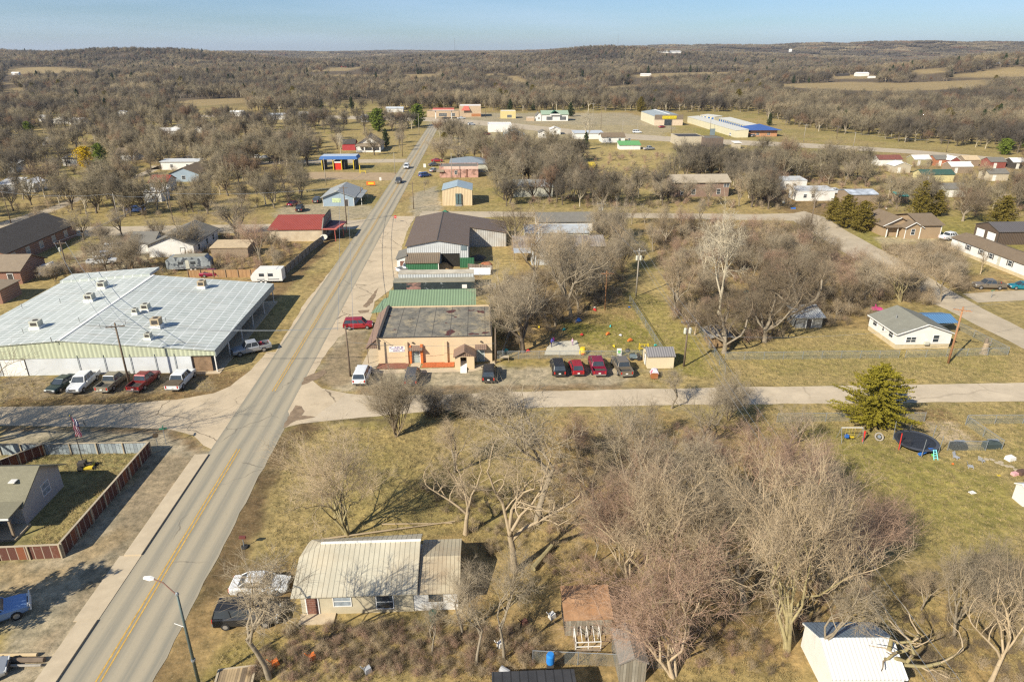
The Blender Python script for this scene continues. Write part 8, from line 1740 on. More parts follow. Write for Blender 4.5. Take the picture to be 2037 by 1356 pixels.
# trees placed one by one
NEAR = [  # proto, base pixel, top row, label, width
 ('vase', 788, 868, 738, 'vase shaped brown tree with many thin stems at the corner of the lower lot', 1.5),
 ('multi', 692, 1066, 852, 'many-stemmed mossy bare tree behind the cream roofed house', 1.25),
 ('gnarl', 926, 1062, 880, 'twisting bare tree leaning left in the middle of the lower lot', 1.3),
 ('slim', 1069, 1040, 762, 'tall mossy-trunked bare tree beside the gnarled one', 1.9),
 ('gnarl', 1024, 1136, 835, 'gnarled pale bare tree with broken limbs right of the cream roofed house', 1.2),
 ('bushy', 862, 826, 768, 'grey twiggy bush tree along the side street, first right of the vase shaped one', 1.4),
 ('bushy', 920, 832, 772, 'grey twiggy bush tree along the side street, middle of the row', 1.5),
 ('bushy', 985, 826, 770, 'grey twiggy bush tree along the side street, right end of the row', 1.5),
 ('elm2', 905, 940, 812, 'tan-twigged bare tree in front of the street side bushes', 1.2),
 ('slim', 536, 1348, 1070, 'bare tree with a knobby head and thick pale trunk beside the black minivan', 1.35),
 ('slim', 948, 1322, 1150, 'thin young bare tree in the brambles left of the rust roofed shed', 1.2),
 ('slim', 1003, 1312, 1070, 'slender mossy young tree nearest the white pot', .9),
 ('slim', 920, 1262, 1105, 'thin young bare tree at the corner of the white annex', 1.3),
 ('slim', 860, 1300, 1195, 'short bare sapling in the bramble patch', 1.3),
 ('elm', 1282, 1052, 805, 'tall grey-brown bare tree at the top of the dense lower wood', 1.25),
 ('elm2', 1180, 1016, 880, 'tan bare tree at the left edge of the dense lower wood', 1.2),
 ('multi2', 1250, 1150, 920, 'wide pinkish bare tree in the heart of the dense lower wood', 1.1),
 ('multi', 1305, 1215, 930, 'big many-stemmed bare tree right of the rust roofed shed', 1.4),
 ('elm', 1390, 1090, 880, 'grey bare tree near the middle of the dense lower wood', 1.2),
 ('pink', 1500, 1062, 838, 'pinkish slender bare tree right of the middle in the lower wood', 1.5),
 ('slim', 1336, 812, 735, 'small grey tree standing alone beside the side street', 2.0),
 ('elm', 1392, 890, 768, 'grey bare tree at the top right of the lower lot', 1.4),
 ('bushy', 1448, 836, 748, 'bushy grey tree on the verge of the side street', 1.2),
 ('multi', 1566, 1292, 880, 'big bare tree with three thick mossy trunks beside the white metal building', .85),
 ('multi2', 1640, 1180, 950, 'pink-twigged spreading tree right of the lower wood', 1.0),
 ('pink', 1590, 1010, 860, 'pinkish bare tree leaning at the lawn edge below the swing set', 1.3),
 ('multi2', 1730, 1130, 980, 'pink-twigged low tree reaching over the lawn', 1.1),
 ('pollard', 1742, 1352, 1205, 'hard-pruned tree with crooked pale limbs in front of the white metal building', 1.3),
 ('elm', 1895, 1278, 1095, 'grey bare tree with forked trunk on the lower right slope', .85),
 ('gnarl', 1968, 1362, 1120, 'bare tree with thick pale forked trunk near the lower right corner', .85),
 ('elm2', 2030, 1290, 1080, 'tan-twigged tree at the right edge below the lawn', .8),
 ('elm', 1480, 1210, 960, 'grey bare tree left of the three-trunked one', 1.3),
 ('multi2', 1340, 1345, 1090, 'pinkish tree drooping over the bottom hut', 1.4),
 ('slim', 1640, 1330, 1120, 'slender bare tree just above the white metal building', 1.3),
 ('syc', 1428, 640, 398, 'tall white-barked sycamore rising above the thicket', 1.05),
 ('syc', 1398, 560, 452, 'smaller white-barked tree beside the tall sycamore', .9),
 ('oak', 1040, 700, 545, 'big dark double-trunked tree at the left of the play yard', 1.3),
 ('elm', 1136, 632, 452, 'tall dark bare tree in the play yard beside the thin brown pole', 1.2),
 ('elm2', 1118, 590, 430, 'broad tan bare tree over the open shed', 1.2),
 ('oak', 1010, 660, 520, 'dark bare tree behind the peach building', 1.2),
 ('elm2', 1060, 570, 405, 'spreading tan tree left of the tower front shed', 1.1),
 ('elm', 1212, 560, 470, 'bare tree behind the two-transformer pole', 1.2),
 ('elm2', 1342, 630, 480, 'tan leaning tree on the thicket side of the grass alley', 1.3),
 ('gnarl', 1382, 665, 590, 'crooked bare tree beside the pole at the alley fence', 1.2),
 ('oak2', 1440, 702, 590, 'low spreading bare tree over the small garden shed', 1.7),
 ('oak2', 1580, 640, 500, 'wide sprawling tree over the grey tin shed', 1.6),
 ('oak2', 1520, 680, 560, 'brown sprawling tree left of the grey tin shed', 1.6),
 ('elm', 1720, 610, 510, 'bare tree at the left corner behind the white house', 1.3),
 ('multi', 1790, 600, 490, 'many-stemmed tree behind the white house and blue carport', 1.5),
 ('elm2', 1870, 600, 510, 'tan thicket tree between the carport and the small lane', 1.5),
 ('oak', 195, 520, 462, 'bare tree in front of the brick hall', 1.4),
 ('oak', 372, 505, 425, 'dark forked tree in front of the grey shingle house', 1.4),
 ('bushy', 110, 560, 520, 'low pale brush tree beside the brick gable building', 1.6),
 ('oak', 470, 470, 385, 'broad bare tree left of the red roofed store', 1.4),
 ('pink', 520, 530, 430, 'reddish twigged tree in front of the red roofed store', 1.3),
 ('slim', 550, 545, 490, 'small bare tree behind the white camper trailer', 1.6),
 ('oak2', 565, 375, 318, 'dark bare tree left of the blue car wash', 1.2),
 ('oak', 575, 400, 365, 'low dark bushy tree beside the parked dark cars', 1.7),
 ('syc', 678, 308, 262, 'pale forked tree left of the white gabled house', 1.3),
 ('oak', 745, 309, 262, 'bare tree standing right in front of the white gabled house', 1.1),
 ('slim', 797, 300, 262, 'bare tree between the white gabled house and the road', 1.6),
 ('oak', 912, 330, 270, 'dark leafless tree behind the pink stone building', 1.6),
 ('bushy', 880, 318, 268, 'dense grey tree beside the far stretch of the main road', 1.7),
 ('slim', 845, 385, 352, 'small bare tree on the gravel left of the cream building', 1.5),
 ('elm', 1245, 400, 345, 'round bare tree alone in the straw coloured yard', 1.3),
 ('syc', 1165, 292, 215, 'big round pale tree near the highway stores', 1.35),
 ('syc', 1270, 395, 330, 'pale bare tree right of the round one in the straw yard', 1.2),
 ('oak', 1060, 400, 340, 'bare tree left of the grey metal shop', 1.3),
 ('oak', 1030, 290, 245, 'tree with a clear straight trunk in front of the blue gabled building', 1.0),
 ('oak2', 1915, 440, 365, 'broad grey tree between the two yellow-green cedars', 1.3),
 ('elm', 1625, 500, 440, 'bare tree on the verge of the diagonal street', 1.2),
 ('oak', 1362, 404, 345, 'bare tree in front of the left half of the old brick building', 1.2),
 ('elm', 1408, 410, 352, 'bare tree in front of the middle of the old brick building', 1.3),
 ('oak', 1318, 408, 350, 'dark bare tree at the left corner of the old brick building', 1.3),
 ('elm2', 1470, 410, 345, 'tan bare tree at the right corner of the old brick building', 1.3),
 ('elm', 1620, 414, 362, 'bare tree in front of the front wrecked trailer', 1.1),
 ('elm2', 1572, 400, 350, 'tan bare tree in front of the rear wrecked trailer', 1.2),
 ('elm', 1835, 352, 312, 'bare tree before the olive sale shed', 1.3),
 ('elm2', 1955, 358, 315, 'tan bare tree before the cream roofed sale shed', 1.3),
 ('gnarl', 1950, 545, 490, 'bare tree at the left end of the white mobile home', 1.0),
]
for k, u, v, vt, lb, wd in NEAR: tree_px(k, u, v, vt, lb, wd)
evergreen('cedar', 1735, 846, 722, 'large golden-green cedar beside the side street and trampoline', 1.0)
evergreen('cedar2', 1678, 452, 385, 'bronze-green cedar cluster left of the tan house, left one', 1.05); evergreen('cedar2', 1712, 460, 398, 'bronze-green cedar right against the tan house roof', 1.15); evergreen('cedar2', 1655, 440, 392, 'bronze-green cedar at the street side, leftmost of three', 1.0)
evergreen('cedar2', 1826, 432, 358, 'dark pointed cedar behind the tan house', .75); evergreen('cedar2', 1860, 430, 376, 'shorter dark cedar right of the pointed one', .9); evergreen('cedar2', 1990, 448, 388, 'wide yellow-green cedar behind the brown garage', 1.25)
evergreen('pine', 752, 262, 214, 'round bright green pine left of the road end', .95, 'pine_tree'); evergreen('pine', 831, 252, 205, 'round dark green pine beside the far road end', .95, 'pine_tree'); evergreen('dark', 768, 292, 255, 'dark cedar behind the white gabled house', 1.1)
evergreen('gold', 172, 335, 290, 'golden yellow leafed tree among bare ones at left', .9, 'leafy_tree'); evergreen('pine', 205, 340, 283, 'tall dark green pine right of the golden tree', .7, 'pine_tree'); evergreen('bronze', 608, 296, 272, 'tan leafed shrub tree, left of the pair near the car wash', 1.0, 'leafy_tree'); evergreen('bronze', 635, 294, 270, 'tan leafed shrub tree, right of the pair near the car wash', 1.0, 'leafy_tree')
evergreen('dark', 1165, 298, 262, 'dark cedar at the foot of the big round pale tree', 1.0); evergreen('dark', 1135, 232, 203, 'dark cedar at the wood edge beyond the green trimmed store', 1.2); evergreen('pine', 1996, 308, 274, 'round dark green pine beside the highway at right', 1.1, 'pine_tree'); evergreen('pine', 2036, 292, 268, 'round green pine cut by the right edge at the highway', 1.0, 'pine_tree')
evergreen('pine', 60, 275, 240, 'dark green pine among the far left roofs', .8, 'pine_tree'); evergreen('dark', 300, 400, 368, 'dark cedar beside the red roof cottage', .9); evergreen('cedar2', 885, 295, 262, 'dull green cedar inside the grey roadside tree clump', 1.0)
for i, (u, v) in enumerate(((1530, 250), (160, 208), (175, 210), (640, 222), (1300, 220), (1015, 222), (1660, 120), (700, 218))):
 evergreen('dark', u, v, v - (26 if v > 200 else 8), 'far dark cedar dotted along the wood edge', 1.0, group='dark cedars along the far wood edge')
tree('elm', -60, 61, 18, 'bare tree beyond the left edge that shades the west street', None, 1.5); tree('oak', -67, 64, 17, 'second bare tree beyond the left edge by the west street', None, 1.4)
_e = empty('leafy_tree', (-45.5, 38.5, 0), 1.0, 'dense evergreen beyond the left edge that shades the gravel yard', 'tree'); _e.scale = (.75, .75, .95); link_mesh('trunk', CED['pine'][0], _e); link_mesh('crown', CED['pine'][1], _e)
LM = [('the long metal warehouse', *RS(-28, 68).xy), ('the brick hall', *RS(-79, 120).xy), ('the grey shingle house', *RS(-41, 121).xy), ('the red roofed store', *RS(-16, 131).xy), ('the pale blue house', *RS(-13, 174).xy), ('the blue car wash', *RS(-26, 239).xy),
  ('the white gabled house', *RS(-22, 294).xy), ('the pink stone building', *RS(20, 220).xy), ('the cream metal building', *RS(21, 171).xy), ('the brown barn', *RS(20, 116).xy), ('the tower front shed', *RS(42, 109).xy), ('the two-transformer pole', *G(1265, 590).xy),
  ('the tall sycamore', *G(1430, 640).xy), ('the grey tin shed', *G(1605, 655).xy), ('the white cottage house', *RS(95, 60).xy), ('the tan house', *RS(134, 130).xy), ('the old brick schoolhouse', *G(1395, 388).xy), ('the grey metal shop', *G(1060, 385).xy),
  ('the bright green roofed shed', *G(1253, 298).xy), ('the yellow sign store', *G(1320, 245).xy), ('the roofless block walls', *G(1380, 288).xy), ('the sale sheds', *G(1900, 335).xy), ('the primrose trailer home', *G(1865, 362).xy), ('the wrecked trailers', *G(1620, 395).xy),
  ('the red roof cottage', *G(318, 380).xy), ('the brown gabled house', *G(365, 360).xy), ('the golden tree', *G(172, 333).xy), ('the left edge trailer homes', *G(35, 385).xy), ('the rust roofed shed', *G(1160, 1262).xy), ('the white metal building', *G(1680, 1340).xy), ('the large cedar', *G(1735, 846).xy),
  ('the blue gabled building', *G(1024, 280).xy), ('the mobile home', *RS(140, 97).xy), ('the far left white sheds', *G(150, 248).xy), ('the pale roof trailer', *G(330, 272).xy), ('the straw coloured yard', *G(1230, 330).xy), ('the yellow container', *G(1178, 343).xy), ('the left side street', *G(60, 430).xy)]
USED = set()
def place(pix, n, hr, keys, group, seed, gap=3.0):
 q = random.Random(seed); poly = gp(pix); px = [p[0] for p in poly]; py = [p[1] for p in poly]; got = 0; tries = 0
 while got < n and tries < n * 80:
  tries += 1
  x, y = q.uniform(min(px), max(px)), q.uniform(min(py), max(py))
  if float(inside_dist(np.array([x]), np.array([y]), poly)[0]) < 0 or not clear_of([x], [y])[0]: continue
  if any((x - a) ** 2 + (y - b_) ** 2 < gap * gap for a, b_, _ in TREEPTS): continue
  h = q.uniform(*hr)
  if not open_view([x], [y], h)[0]: continue
  k = q.choice(keys); size = 'low' if h < hr[0] + (hr[1] - hr[0]) * .33 else ('tall' if h > hr[0] + (hr[1] - hr[0]) * .66 else 'middling')
  nm, lx, ly = min(LM, key=lambda m: (m[1] - x) ** 2 + (m[2] - y) ** 2)
  dx, dy = x - lx, y - ly
  rel = ('right of' if dx > 0 else 'left of') if abs(dx) > abs(dy) else ('behind' if dy > 0 else 'in front of')
  far_ = 'well ' if math.hypot(dx, dy) > 22 else ''
  lb = '%s %s bare tree %s%s %s' % (size, TREES[k][2], far_, rel, nm)
  if lb in USED:
   n2 = sorted(LM, key=lambda m: (m[1] - x) ** 2 + (m[2] - y) ** 2)[1][0]; lb = '%s %s bare tree between %s and %s' % (size, TREES[k][2], nm, n2)
   if lb in USED: lb = '%s %s bare tree, one %s %s toward %s' % (size, TREES[k][2], rel, nm, n2)
  USED.add(lb); tree(k, x, y, h, lb, group, q.uniform(1.0, 1.3)); got += 1
place([(1130, 880), (1500, 860), (1620, 1010), (1600, 1200), (1450, 1340), (1240, 1330), (1230, 1140), (1110, 1120)], 7, (4, 6.5), ['elm', 'elm2', 'multi2', 'pink', 'bushy', 'slim', 'elm2'], 'bare trees of the dense lower wood', 1, 2.4)
place([(1470, 850), (1560, 870), (1700, 1000), (1660, 1100), (1560, 1010)], 3, (4, 6), ['pink', 'multi2', 'elm'], 'bare trees of the dense lower wood', 2, 2.5)
place([(1800, 1180), (2037, 1130), (2037, 1330), (1820, 1330)], 3, (4, 6), ['elm', 'bushy', 'elm2'], 'bare trees on the lower right slope', 3, 2.5)
place([(1020, 470), (1240, 470), (1240, 600), (1110, 650), (1020, 640), (990, 560)], 18, (7, 11), ['oak', 'oak2', 'elm', 'elm2', 'bushy'], 'bare trees of the wooded lot by the play yard', 4)
place([(1300, 470), (1560, 450), (1700, 540), (1740, 590), (1700, 640), (1560, 640), (1400, 640)], 52, (4.5, 8), ['elm', 'elm2', 'oak2', 'bushy', 'multi2', 'pink'], 'bare trees of the thicket', 5, 3.0)
place([(1230, 440), (1420, 440), (1400, 520), (1260, 540)], 9, (5, 8), ['elm2', 'elm', 'bushy'], 'bare trees of the thicket', 15, 3)
place([(1740, 510), (1900, 500), (1910, 590), (1800, 605)], 8, (4, 6), ['elm2', 'bushy', 'multi'], 'bare trees of the thicket', 6, 2.6)
place([(990, 300), (1160, 300), (1230, 400), (1560, 330), (1540, 415), (1000, 415)], 46, (8, 13), ['oak', 'elm', 'far1', 'far2', 'oak2', 'far4'], 'bare trees between the back street and the highway', 7, 6)
place([(0, 300), (320, 260), (560, 280), (600, 420), (200, 440), (0, 420)], 62, (7, 11), ['oak', 'far1', 'far2', 'far4', 'elm', 'far3'], 'bare trees among the left side houses', 8, 6)
place([(150, 450), (300, 445), (560, 450), (540, 520), (300, 540), (180, 545)], 13, (5, 8.5), ['oak', 'elm', 'pink', 'bushy'], 'bare trees behind the warehouse', 9, 3.5)
place([(560, 245), (830, 245), (800, 300), (640, 310)], 13, (7, 10), ['oak', 'far1', 'far3', 'elm'], 'bare trees near the white gabled house', 10, 6)
place([(1470, 320), (1740, 330), (2037, 350), (2037, 430), (1860, 430), (1760, 420), (1640, 400), (1500, 420)], 34, (5, 9), ['far1', 'far2', 'far3', 'elm', 'multi2'], 'bare trees around the east yard and sale sheds', 11, 5)
SRC_BUSH = True
# woods too many to count: scattered copies on points
def unlinked(name, parts):
 """source object for scattering: one mesh from several (mesh) parts"""
 vs, ls, ts, ms, mats, nv = [], [], [], [], [], 0
 for me, mt in parts:
  n = len(me.vertices); co = np.empty(n * 3); me.vertices.foreach_get('co', co); co = co.reshape(-1, 3)
  co = co @ mt[:3, :3].T + mt[:3, 3]
  li = np.empty(len(me.loops), int); me.loops.foreach_get('vertex_index', li)
  tt = np.empty(len(me.polygons), int); me.polygons.foreach_get('loop_total', tt)
  if me.materials[0] not in mats: mats.append(me.materials[0])
  vs.append(co); ls.append(li + nv); ts.append(tt); ms.append(np.full(len(tt), mats.index(me.materials[0]))); nv += n
 V, L, tt, mi = (np.concatenate(q) for q in (vs, ls, ts, ms))
 me = bpy.data.meshes.new(name)
 me.vertices.add(len(V)); me.vertices.foreach_set('co', V.ravel())
 me.loops.add(len(L)); me.loops.foreach_set('vertex_index', L)
 me.polygons.add(len(tt)); me.polygons.foreach_set('loop_start', np.concatenate([[0], np.cumsum(tt)[:-1]])); me.polygons.foreach_set('loop_total', tt)
 for x in mats: me.materials.append(x)
 me.polygons.foreach_set('material_index', mi)
 me.update(calc_edges=True)
 return bpy.data.objects.new(name, me)
def tf(x=0, y=0, z=0, s=1.0, rz=0.0, sz=None):
 c, q = math.cos(rz) * s, math.sin(rz) * s
 return np.array([[c, -q, 0, x], [q, c, 0, y], [0, 0, sz or s, z]])
SRC = {k: unlinked('wood_' + k, [(TREES[k][0], tf()), (TREES[k][1], tf())]) for k in ('far1', 'far2', 'far3', 'far4', 'bushy', 'elm', 'multi2', 'vase')}
for k in ('dark', 'cedar2'): SRC[k] = unlinked('wood_' + k, [(CED[k][0], tf()), (CED[k][1], tf())])
for k in ('clump1', 'clump2'):
 q = random.Random(k); a, b_ = norm_h(grow(seed=31 + len(k) + (k == 'clump2'), limbs=6, counts=(5, 6), twig=(1.9, .16), r0=.24, trunk=.2, angle=46, spread=1.2), 10.0)
 cm = segs_mesh('crown', b_, b_far if k == 'clump1' else b_far2)
 SRC[k] = unlinked('wood_' + k, [(cm, tf(q.uniform(-30, 30), q.uniform(-30, 30), -2.0, q.uniform(.75, 1.25), q.uniform(0, 6))) for _ in range(45)])
def scatter(name, pts, keys, scale=(.8, 1.3), label=None, seed=1, weights=None, cat='woods'):
 q = np.random.RandomState(seed); n = len(pts)
 me = bpy.data.meshes.new(name); me.vertices.add(n); me.vertices.foreach_set('co', np.asarray(pts, float).ravel())
 me.attributes.new('sc', 'FLOAT', 'POINT').data.foreach_set('value', q.uniform(*scale, n))
 me.attributes.new('rz', 'FLOAT', 'POINT').data.foreach_set('value', q.uniform(0, 6.28, n))
 me.attributes.new('pick', 'INT', 'POINT').data.foreach_set('value', q.choice(len(keys), n, p=weights).astype(np.int32))
 me.update()
 o = link_mesh(name, me)
 ng = bpy.data.node_groups.new(name, 'GeometryNodeTree')
 ng.interface.new_socket('Geometry', in_out='INPUT', socket_type='NodeSocketGeometry')
 ng.interface.new_socket('Geometry', in_out='OUTPUT', socket_type='NodeSocketGeometry')
 gi = ng.nodes.new('NodeGroupInput'); go = ng.nodes.new('NodeGroupOutput')
 jn = ng.nodes.new('GeometryNodeJoinGeometry')
 for k in reversed(keys):
  oi = ng.nodes.new('GeometryNodeObjectInfo'); oi.inputs['Object'].default_value = SRC[k]; oi.inputs['As Instance'].default_value = True
  ng.links.new(oi.outputs['Geometry'], jn.inputs[0])
 ip = ng.nodes.new('GeometryNodeInstanceOnPoints')
 ip.inputs['Pick Instance'].default_value = True
 def attr(nm, t):
  a = ng.nodes.new('GeometryNodeInputNamedAttribute'); a.data_type = t; a.inputs[0].default_value = nm; return a.outputs[0]
 cx = ng.nodes.new('ShaderNodeCombineXYZ'); ng.links.new(attr('rz', 'FLOAT'), cx.inputs[2])
 ng.links.new(gi.outputs[0], ip.inputs['Points']); ng.links.new(jn.outputs[0], ip.inputs['Instance'])
 ng.links.new(attr('pick', 'INT'), ip.inputs['Instance Index']); ng.links.new(cx.outputs[0], ip.inputs['Rotation'])
 ng.links.new(attr('sc', 'FLOAT'), ip.inputs['Scale'])
 ng.links.new(ip.outputs[0], go.inputs[0])
 md = o.modifiers.new('scatter', 'NODES'); md.node_group = ng
 return tag(o, label, cat, kind='stuff')
def pick_pts(poly, n, seed, avoid=True, z=True, minh=0.0, fields=True):
 """n random ground points inside a world polygon, off the fields, roads and buildings"""
 q = np.random.RandomState(seed)
 px = [p[0] for p in poly]; py = [p[1] for p in poly]
 out = np.zeros((0, 2))
 for _ in range(60):
  c = np.stack([q.uniform(min(px), max(px), n * 2), q.uniform(min(py), max(py), n * 2)], 1)
  ok = inside_dist(c[:, 0], c[:, 1], poly) > 0
  if fields:
   for f in FIELDS: ok &= inside_dist(c[:, 0], c[:, 1], f) < 4
  if avoid: ok &= clear_of(c[:, 0], c[:, 1])
  if minh: ok[ok] &= open_view(c[ok, 0], c[ok, 1], minh)
  out = np.concatenate([out, c[ok]])
  if len(out) >= n: break
 out = out[:n]
 return np.concatenate([out, (T(out[:, 0], out[:, 1]) - .1)[:, None]], 1)
def sector(d0, d1, step):
 """jittered grid over the view sector between two distances"""
 q = np.random.RandomState(int(d0)); xs = np.arange(-.84 * d1, .84 * d1, step); ys = np.arange(d0, d1, step)
 X, Y = np.meshgrid(xs, ys); X = X + q.uniform(-.5, .5, X.shape) * step; Y = Y + q.uniform(-.5, .5, Y.shape) * step
 X, Y = X.ravel(), Y.ravel()
 ok = (np.abs(X) < .80 * Y + 30) & (Y > d0) & (Y < d1)
 X, Y = X[ok], Y[ok]
 ok = open_view(X, Y, 10.0 if d1 < 3000 else 14.0)
 X, Y = X[ok], Y[ok]; ok = np.ones(X.shape, bool)
 for f in FIELDS: ok &= inside_dist(X, Y, f) < 2
 return X[ok], Y[ok]
EDGE = gp([(-300, 236), (0, 232), (300, 226), (560, 225), (700, 226), (840, 218), (960, 217), (990, 222), (1060, 222), (1140, 224), (1180, 246), (1270, 240), (1280, 228), (1360, 228), (1480, 236), (1560, 250), (1620, 262), (1700, 270), (1800, 284), (2037, 306), (2400, 345)])
def beyond(X, Y):
 ex = np.array([p[0] / p[1] for p in EDGE]); ey = np.array([p[1] for p in EDGE])
 return Y > np.interp(X / Y, ex, ey)
def keep_fields(X, Y, p, seed):
 q = np.random.RandomState(seed); return (vn(X, Y, 90, 11) * .6 + vn(X, Y, 260, 12) * .25 + q.rand(len(X)) * .15) > p
X, Y = sector(180, 900, 7.0)
ok = beyond(X, Y) & keep_fields(X, Y, .22, 1) & clear_of(X, Y)
X, Y = X[ok], Y[ok]
L_ = X / Y < -.10
for nm, sel, lb in (('woods', L_, 'bare grey-brown woods beyond the left part of town'), ('woods', ~L_, 'bare brown woods beyond the highway and the storage units')):
 scatter(nm, np.stack([X[sel], Y[sel], T(X[sel], Y[sel]) - .1], 1), ['far1', 'far2', 'far3', 'far4', 'dark', 'cedar2'], (.6, 1.4), lb, 3, [.32, .3, .14, .22, .01, .01])
X, Y = sector(900, 2300, 10.5)
ok = keep_fields(X, Y, .30, 2); X, Y = X[ok], Y[ok]
scatter('woods', np.stack([X, Y, T(X, Y) - .2], 1), ['far1', 'far2', 'far4', 'dark'], (.7, 1.6), 'grey-brown woods on the valley floor and the first hills', 4, [.36, .32, .28, .04])
X, Y = sector(2300, 8000, 55.0)
ok = keep_fields(X, Y, .28, 3); X, Y = X[ok], Y[ok]
scatter('woods', np.stack([X, Y, T(X, Y)], 1), ['clump1', 'clump2'], (.9, 1.3), 'dark woods along the ridges at the skyline', 5, [.8, .2])
for k, tb, sd in (('bramble1', b_brn, 51), ('bramble2', b_pink, 52), ('bramble3', b_tan, 53)):
 a, b_ = norm_h(grow(seed=sd, H=10, limbs=3, counts=(4, 4), twig=(1.6, .022), r0=.10, trunk=.06, stems=7, stemspread=38, angle=40, wob=.3), 10.0)
 SRC[k] = unlinked('thicket_' + k, [(segs_mesh('stems', a + b_, tb), tf())])
SRC['tuft'] = SRC['bramble3']
BR = [('undergrowth', 'reddish brown brambles below the cream roofed house', [(560, 1250), (780, 1235), (1060, 1250), (1110, 1310), (1000, 1345), (700, 1356), (480, 1356)], 520, (.05, .12), ['bramble1', 'bramble2', 'bramble3'], 61),
  ('undergrowth', 'leafless undergrowth on the floor of the dense lower wood', [(1110, 860), (1500, 850), (1640, 1000), (1740, 1160), (1640, 1340), (1200, 1356), (1080, 1150), (1090, 1000)], 620, (.05, .17), ['bramble1', 'bramble2', 'bramble3'], 62),
  ('undergrowth', 'bare scrub along the bottom right slope', [(1780, 1150), (2080, 1110), (2100, 1400), (1800, 1400)], 130, (.06, .16), ['bramble1', 'bramble3'], 63),
  ('undergrowth', 'thin scrub among the branches of the lower lot', [(800, 960), (1100, 980), (1120, 1060), (960, 1110), (940, 1060)], 150, (.05, .13), ['bramble3', 'bramble1'], 64),
  ('undergrowth', 'tangled brown scrub filling the thicket', [(1290, 460), (1560, 445), (1740, 560), (1760, 640), (1660, 650), (1460, 690), (1340, 640)], 1150, (.10, .30), ['bramble1', 'bramble2', 'bramble3', 'bramble1'], 65),
  ('undergrowth', 'leafless scrub between the diagonal street and the white house', [(1700, 500), (1900, 490), (1925, 580), (1860, 610), (1740, 600)], 500, (.1, .32), ['bramble1', 'bramble3'], 66),
  ('undergrowth', 'scrub under the trees of the wooded lot', [(980, 570), (1240, 480), (1250, 590), (1110, 660), (1000, 700)], 420, (.08, .2), ['bramble1', 'bramble3'], 67),
  ('undergrowth', 'scrub and saplings behind the warehouse', [(60, 540), (260, 470), (560, 470), (600, 500), (520, 545), (160, 560)], 420, (.1, .26), ['bramble1', 'bramble2', 'bramble3'], 68),
  ('undergrowth', 'scrub around the old brick building and the straw yard', [(990, 310), (1560, 310), (1580, 415), (1000, 418)], 520, (.12, .32), ['bramble1', 'bramble2', 'bramble3'], 69),
  ('undergrowth', 'hedges and scrub among the left side houses', [(-100, 300), (600, 250), (600, 420), (200, 440), (-100, 440)], 700, (.15, .38), ['bramble1', 'bramble3'], 70),
  ('undergrowth', 'scrub around the scrap yard and sale sheds', [(1480, 310), (2100, 345), (2100, 440), (1880, 430), (1760, 420), (1500, 420)], 520, (.12, .32), ['bramble1', 'bramble2', 'bramble3'], 71),
  ('undergrowth', 'dark brush fringe along the left lane and street bushes', [(840, 800), (1010, 800), (1010, 832), (850, 832)], 60, (.1, .2), ['bramble1'], 72)]
for nm, lb, pix, n, sc, keys, sd in BR:
 scatter(nm, pick_pts(gp(pix), n, sd), keys, sc, lb, sd, cat='undergrowth')
def tuft(name, col, seed, n=16, h=.3, w=.22):
 q = random.Random(seed); sg = []
 for _ in range(n):
  a, t, l = q.uniform(0, 6.28), q.uniform(.1, .9), h * q.uniform(.5, 1.2); x, y = q.gauss(0, w * .45), q.gauss(0, w * .45)
  sg.append(((x, y, 0), (x + math.cos(a) * l * t, y + math.sin(a) * l * t, l * (1.1 - t * .6)), .016, 0.0, 3))
 SRC[name] = unlinked(name, [(segs_mesh(name, sg, M(name + '_blades', col, .95, .3, 2, spec=.1, objrand=.3)), tf())])
tuft('straw_tuft', (.48, .375, .17), 1); tuft('brown_tuft', (.26, .185, .09), 2, 14, .22); tuft('green_tuft', (.19, .20, .04), 3, 18, .18)
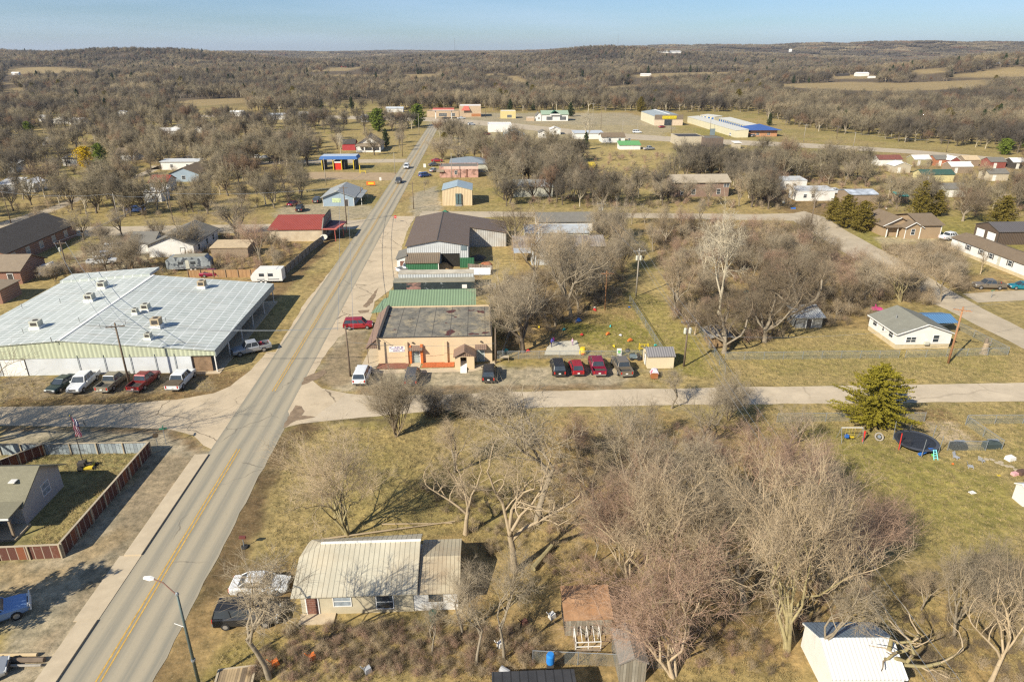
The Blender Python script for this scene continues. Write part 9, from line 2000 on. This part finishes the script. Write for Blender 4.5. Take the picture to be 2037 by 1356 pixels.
for pix, n, w_, lb, sd in (([(560, 860), (1100, 825), (1560, 828), (1640, 880), (1640, 1000), (1760, 1160), (2037, 1150), (2100, 1400), (400, 1400), (520, 1120)], 30000, [.45, .5, .05], 'dead grass tufts and leaf litter over the lower lot', 101), ([(1480, 812), (2060, 800), (2060, 1120), (1800, 1110), (1640, 920), (1500, 850)], 9000, [.4, .2, .4], 'short tufted grass of the play lawn', 102),
      ([(1400, 655), (1740, 660), (1960, 680), (2060, 700), (2060, 758), (1420, 770)], 9000, [.55, .25, .2], 'dry tufted grass before the white house', 103), ([(1160, 600), (1300, 590), (1440, 745), (1330, 770), (1170, 712)], 5000, [.35, .2, .45], 'tufted grass of the alley and play yard', 104), ([(0, 895), (285, 900), (115, 1105), (0, 1105)], 2500, [.4, .3, .3], 'thin grass inside the board fence', 105),
      ([(0, 750), (450, 745), (520, 720), (420, 790), (0, 808)], 1500, [.3, .7, 0], 'sparse weeds on the dirt lot below the warehouse', 106)):
 scatter('grass', pick_pts(gp(pix), n, sd, fields=False), ['straw_tuft', 'brown_tuft', 'green_tuft'], (.6, 1.5), lb, sd, w_, 'grass')
q_ = [([(-250, 232), (560, 228), (840, 236), (820, 262), (560, 262), (300, 262), (-250, 300)], 340, 'bare trees thick among the far left roofs'), ([(-250, 300), (0, 295), (320, 258), (600, 262), (640, 300), (560, 420), (200, 436), (-250, 440)], 290, 'bare trees filling in between the left side houses'),
  ([(860, 272), (1000, 285), (1160, 290), (1560, 300), (1560, 415), (1000, 415), (960, 330)], 190, 'bare trees filling in beyond the back street'), ([(1480, 306), (1800, 318), (2150, 345), (2150, 430), (1880, 430), (1500, 415)], 120, 'bare trees filling in around the east yard'),
  ([(380, 325), (640, 322), (600, 400), (540, 430), (200, 436), (200, 380)], 28, 'bare trees filling in left of the pale blue house'),
  ([(-200, 440), (150, 452), (0, 520), (-250, 560)], 12, 'bare trees at the far left of the side street')]
for i, (pix, n, lb) in enumerate(q_):
 pts = pick_pts(gp(pix), n, 80 + i, minh=9.0)
 keep = np.array([min((a - p[0]) ** 2 + (b_ - p[1]) ** 2 for a, b_, _ in TREEPTS) > 9 for p in pts])
 scatter('woods', pts[keep], ['far1', 'far2', 'far3', 'far4'], (.8, 1.25), lb, 90 + i)
# the air: pale haze in one closed box
hz = bpy.data.materials.new('haze_air'); hz.use_nodes = True
nt = hz.node_tree; nt.nodes.clear()
o_ = nd(nt, 'ShaderNodeOutputMaterial'); pv = nd(nt, 'ShaderNodeVolumePrincipled')
pv.inputs['Color'].default_value = (.80, .88, 1.0, 1); pv.inputs['Density'].default_value = .00006; pv.inputs['Anisotropy'].default_value = .2
nt.links.new(pv.outputs[0], o_.inputs['Volume'])
tag(MB().box(-17000, -600, -12, 17000, 17000, 190).build('haze', hz), kind='stuff')
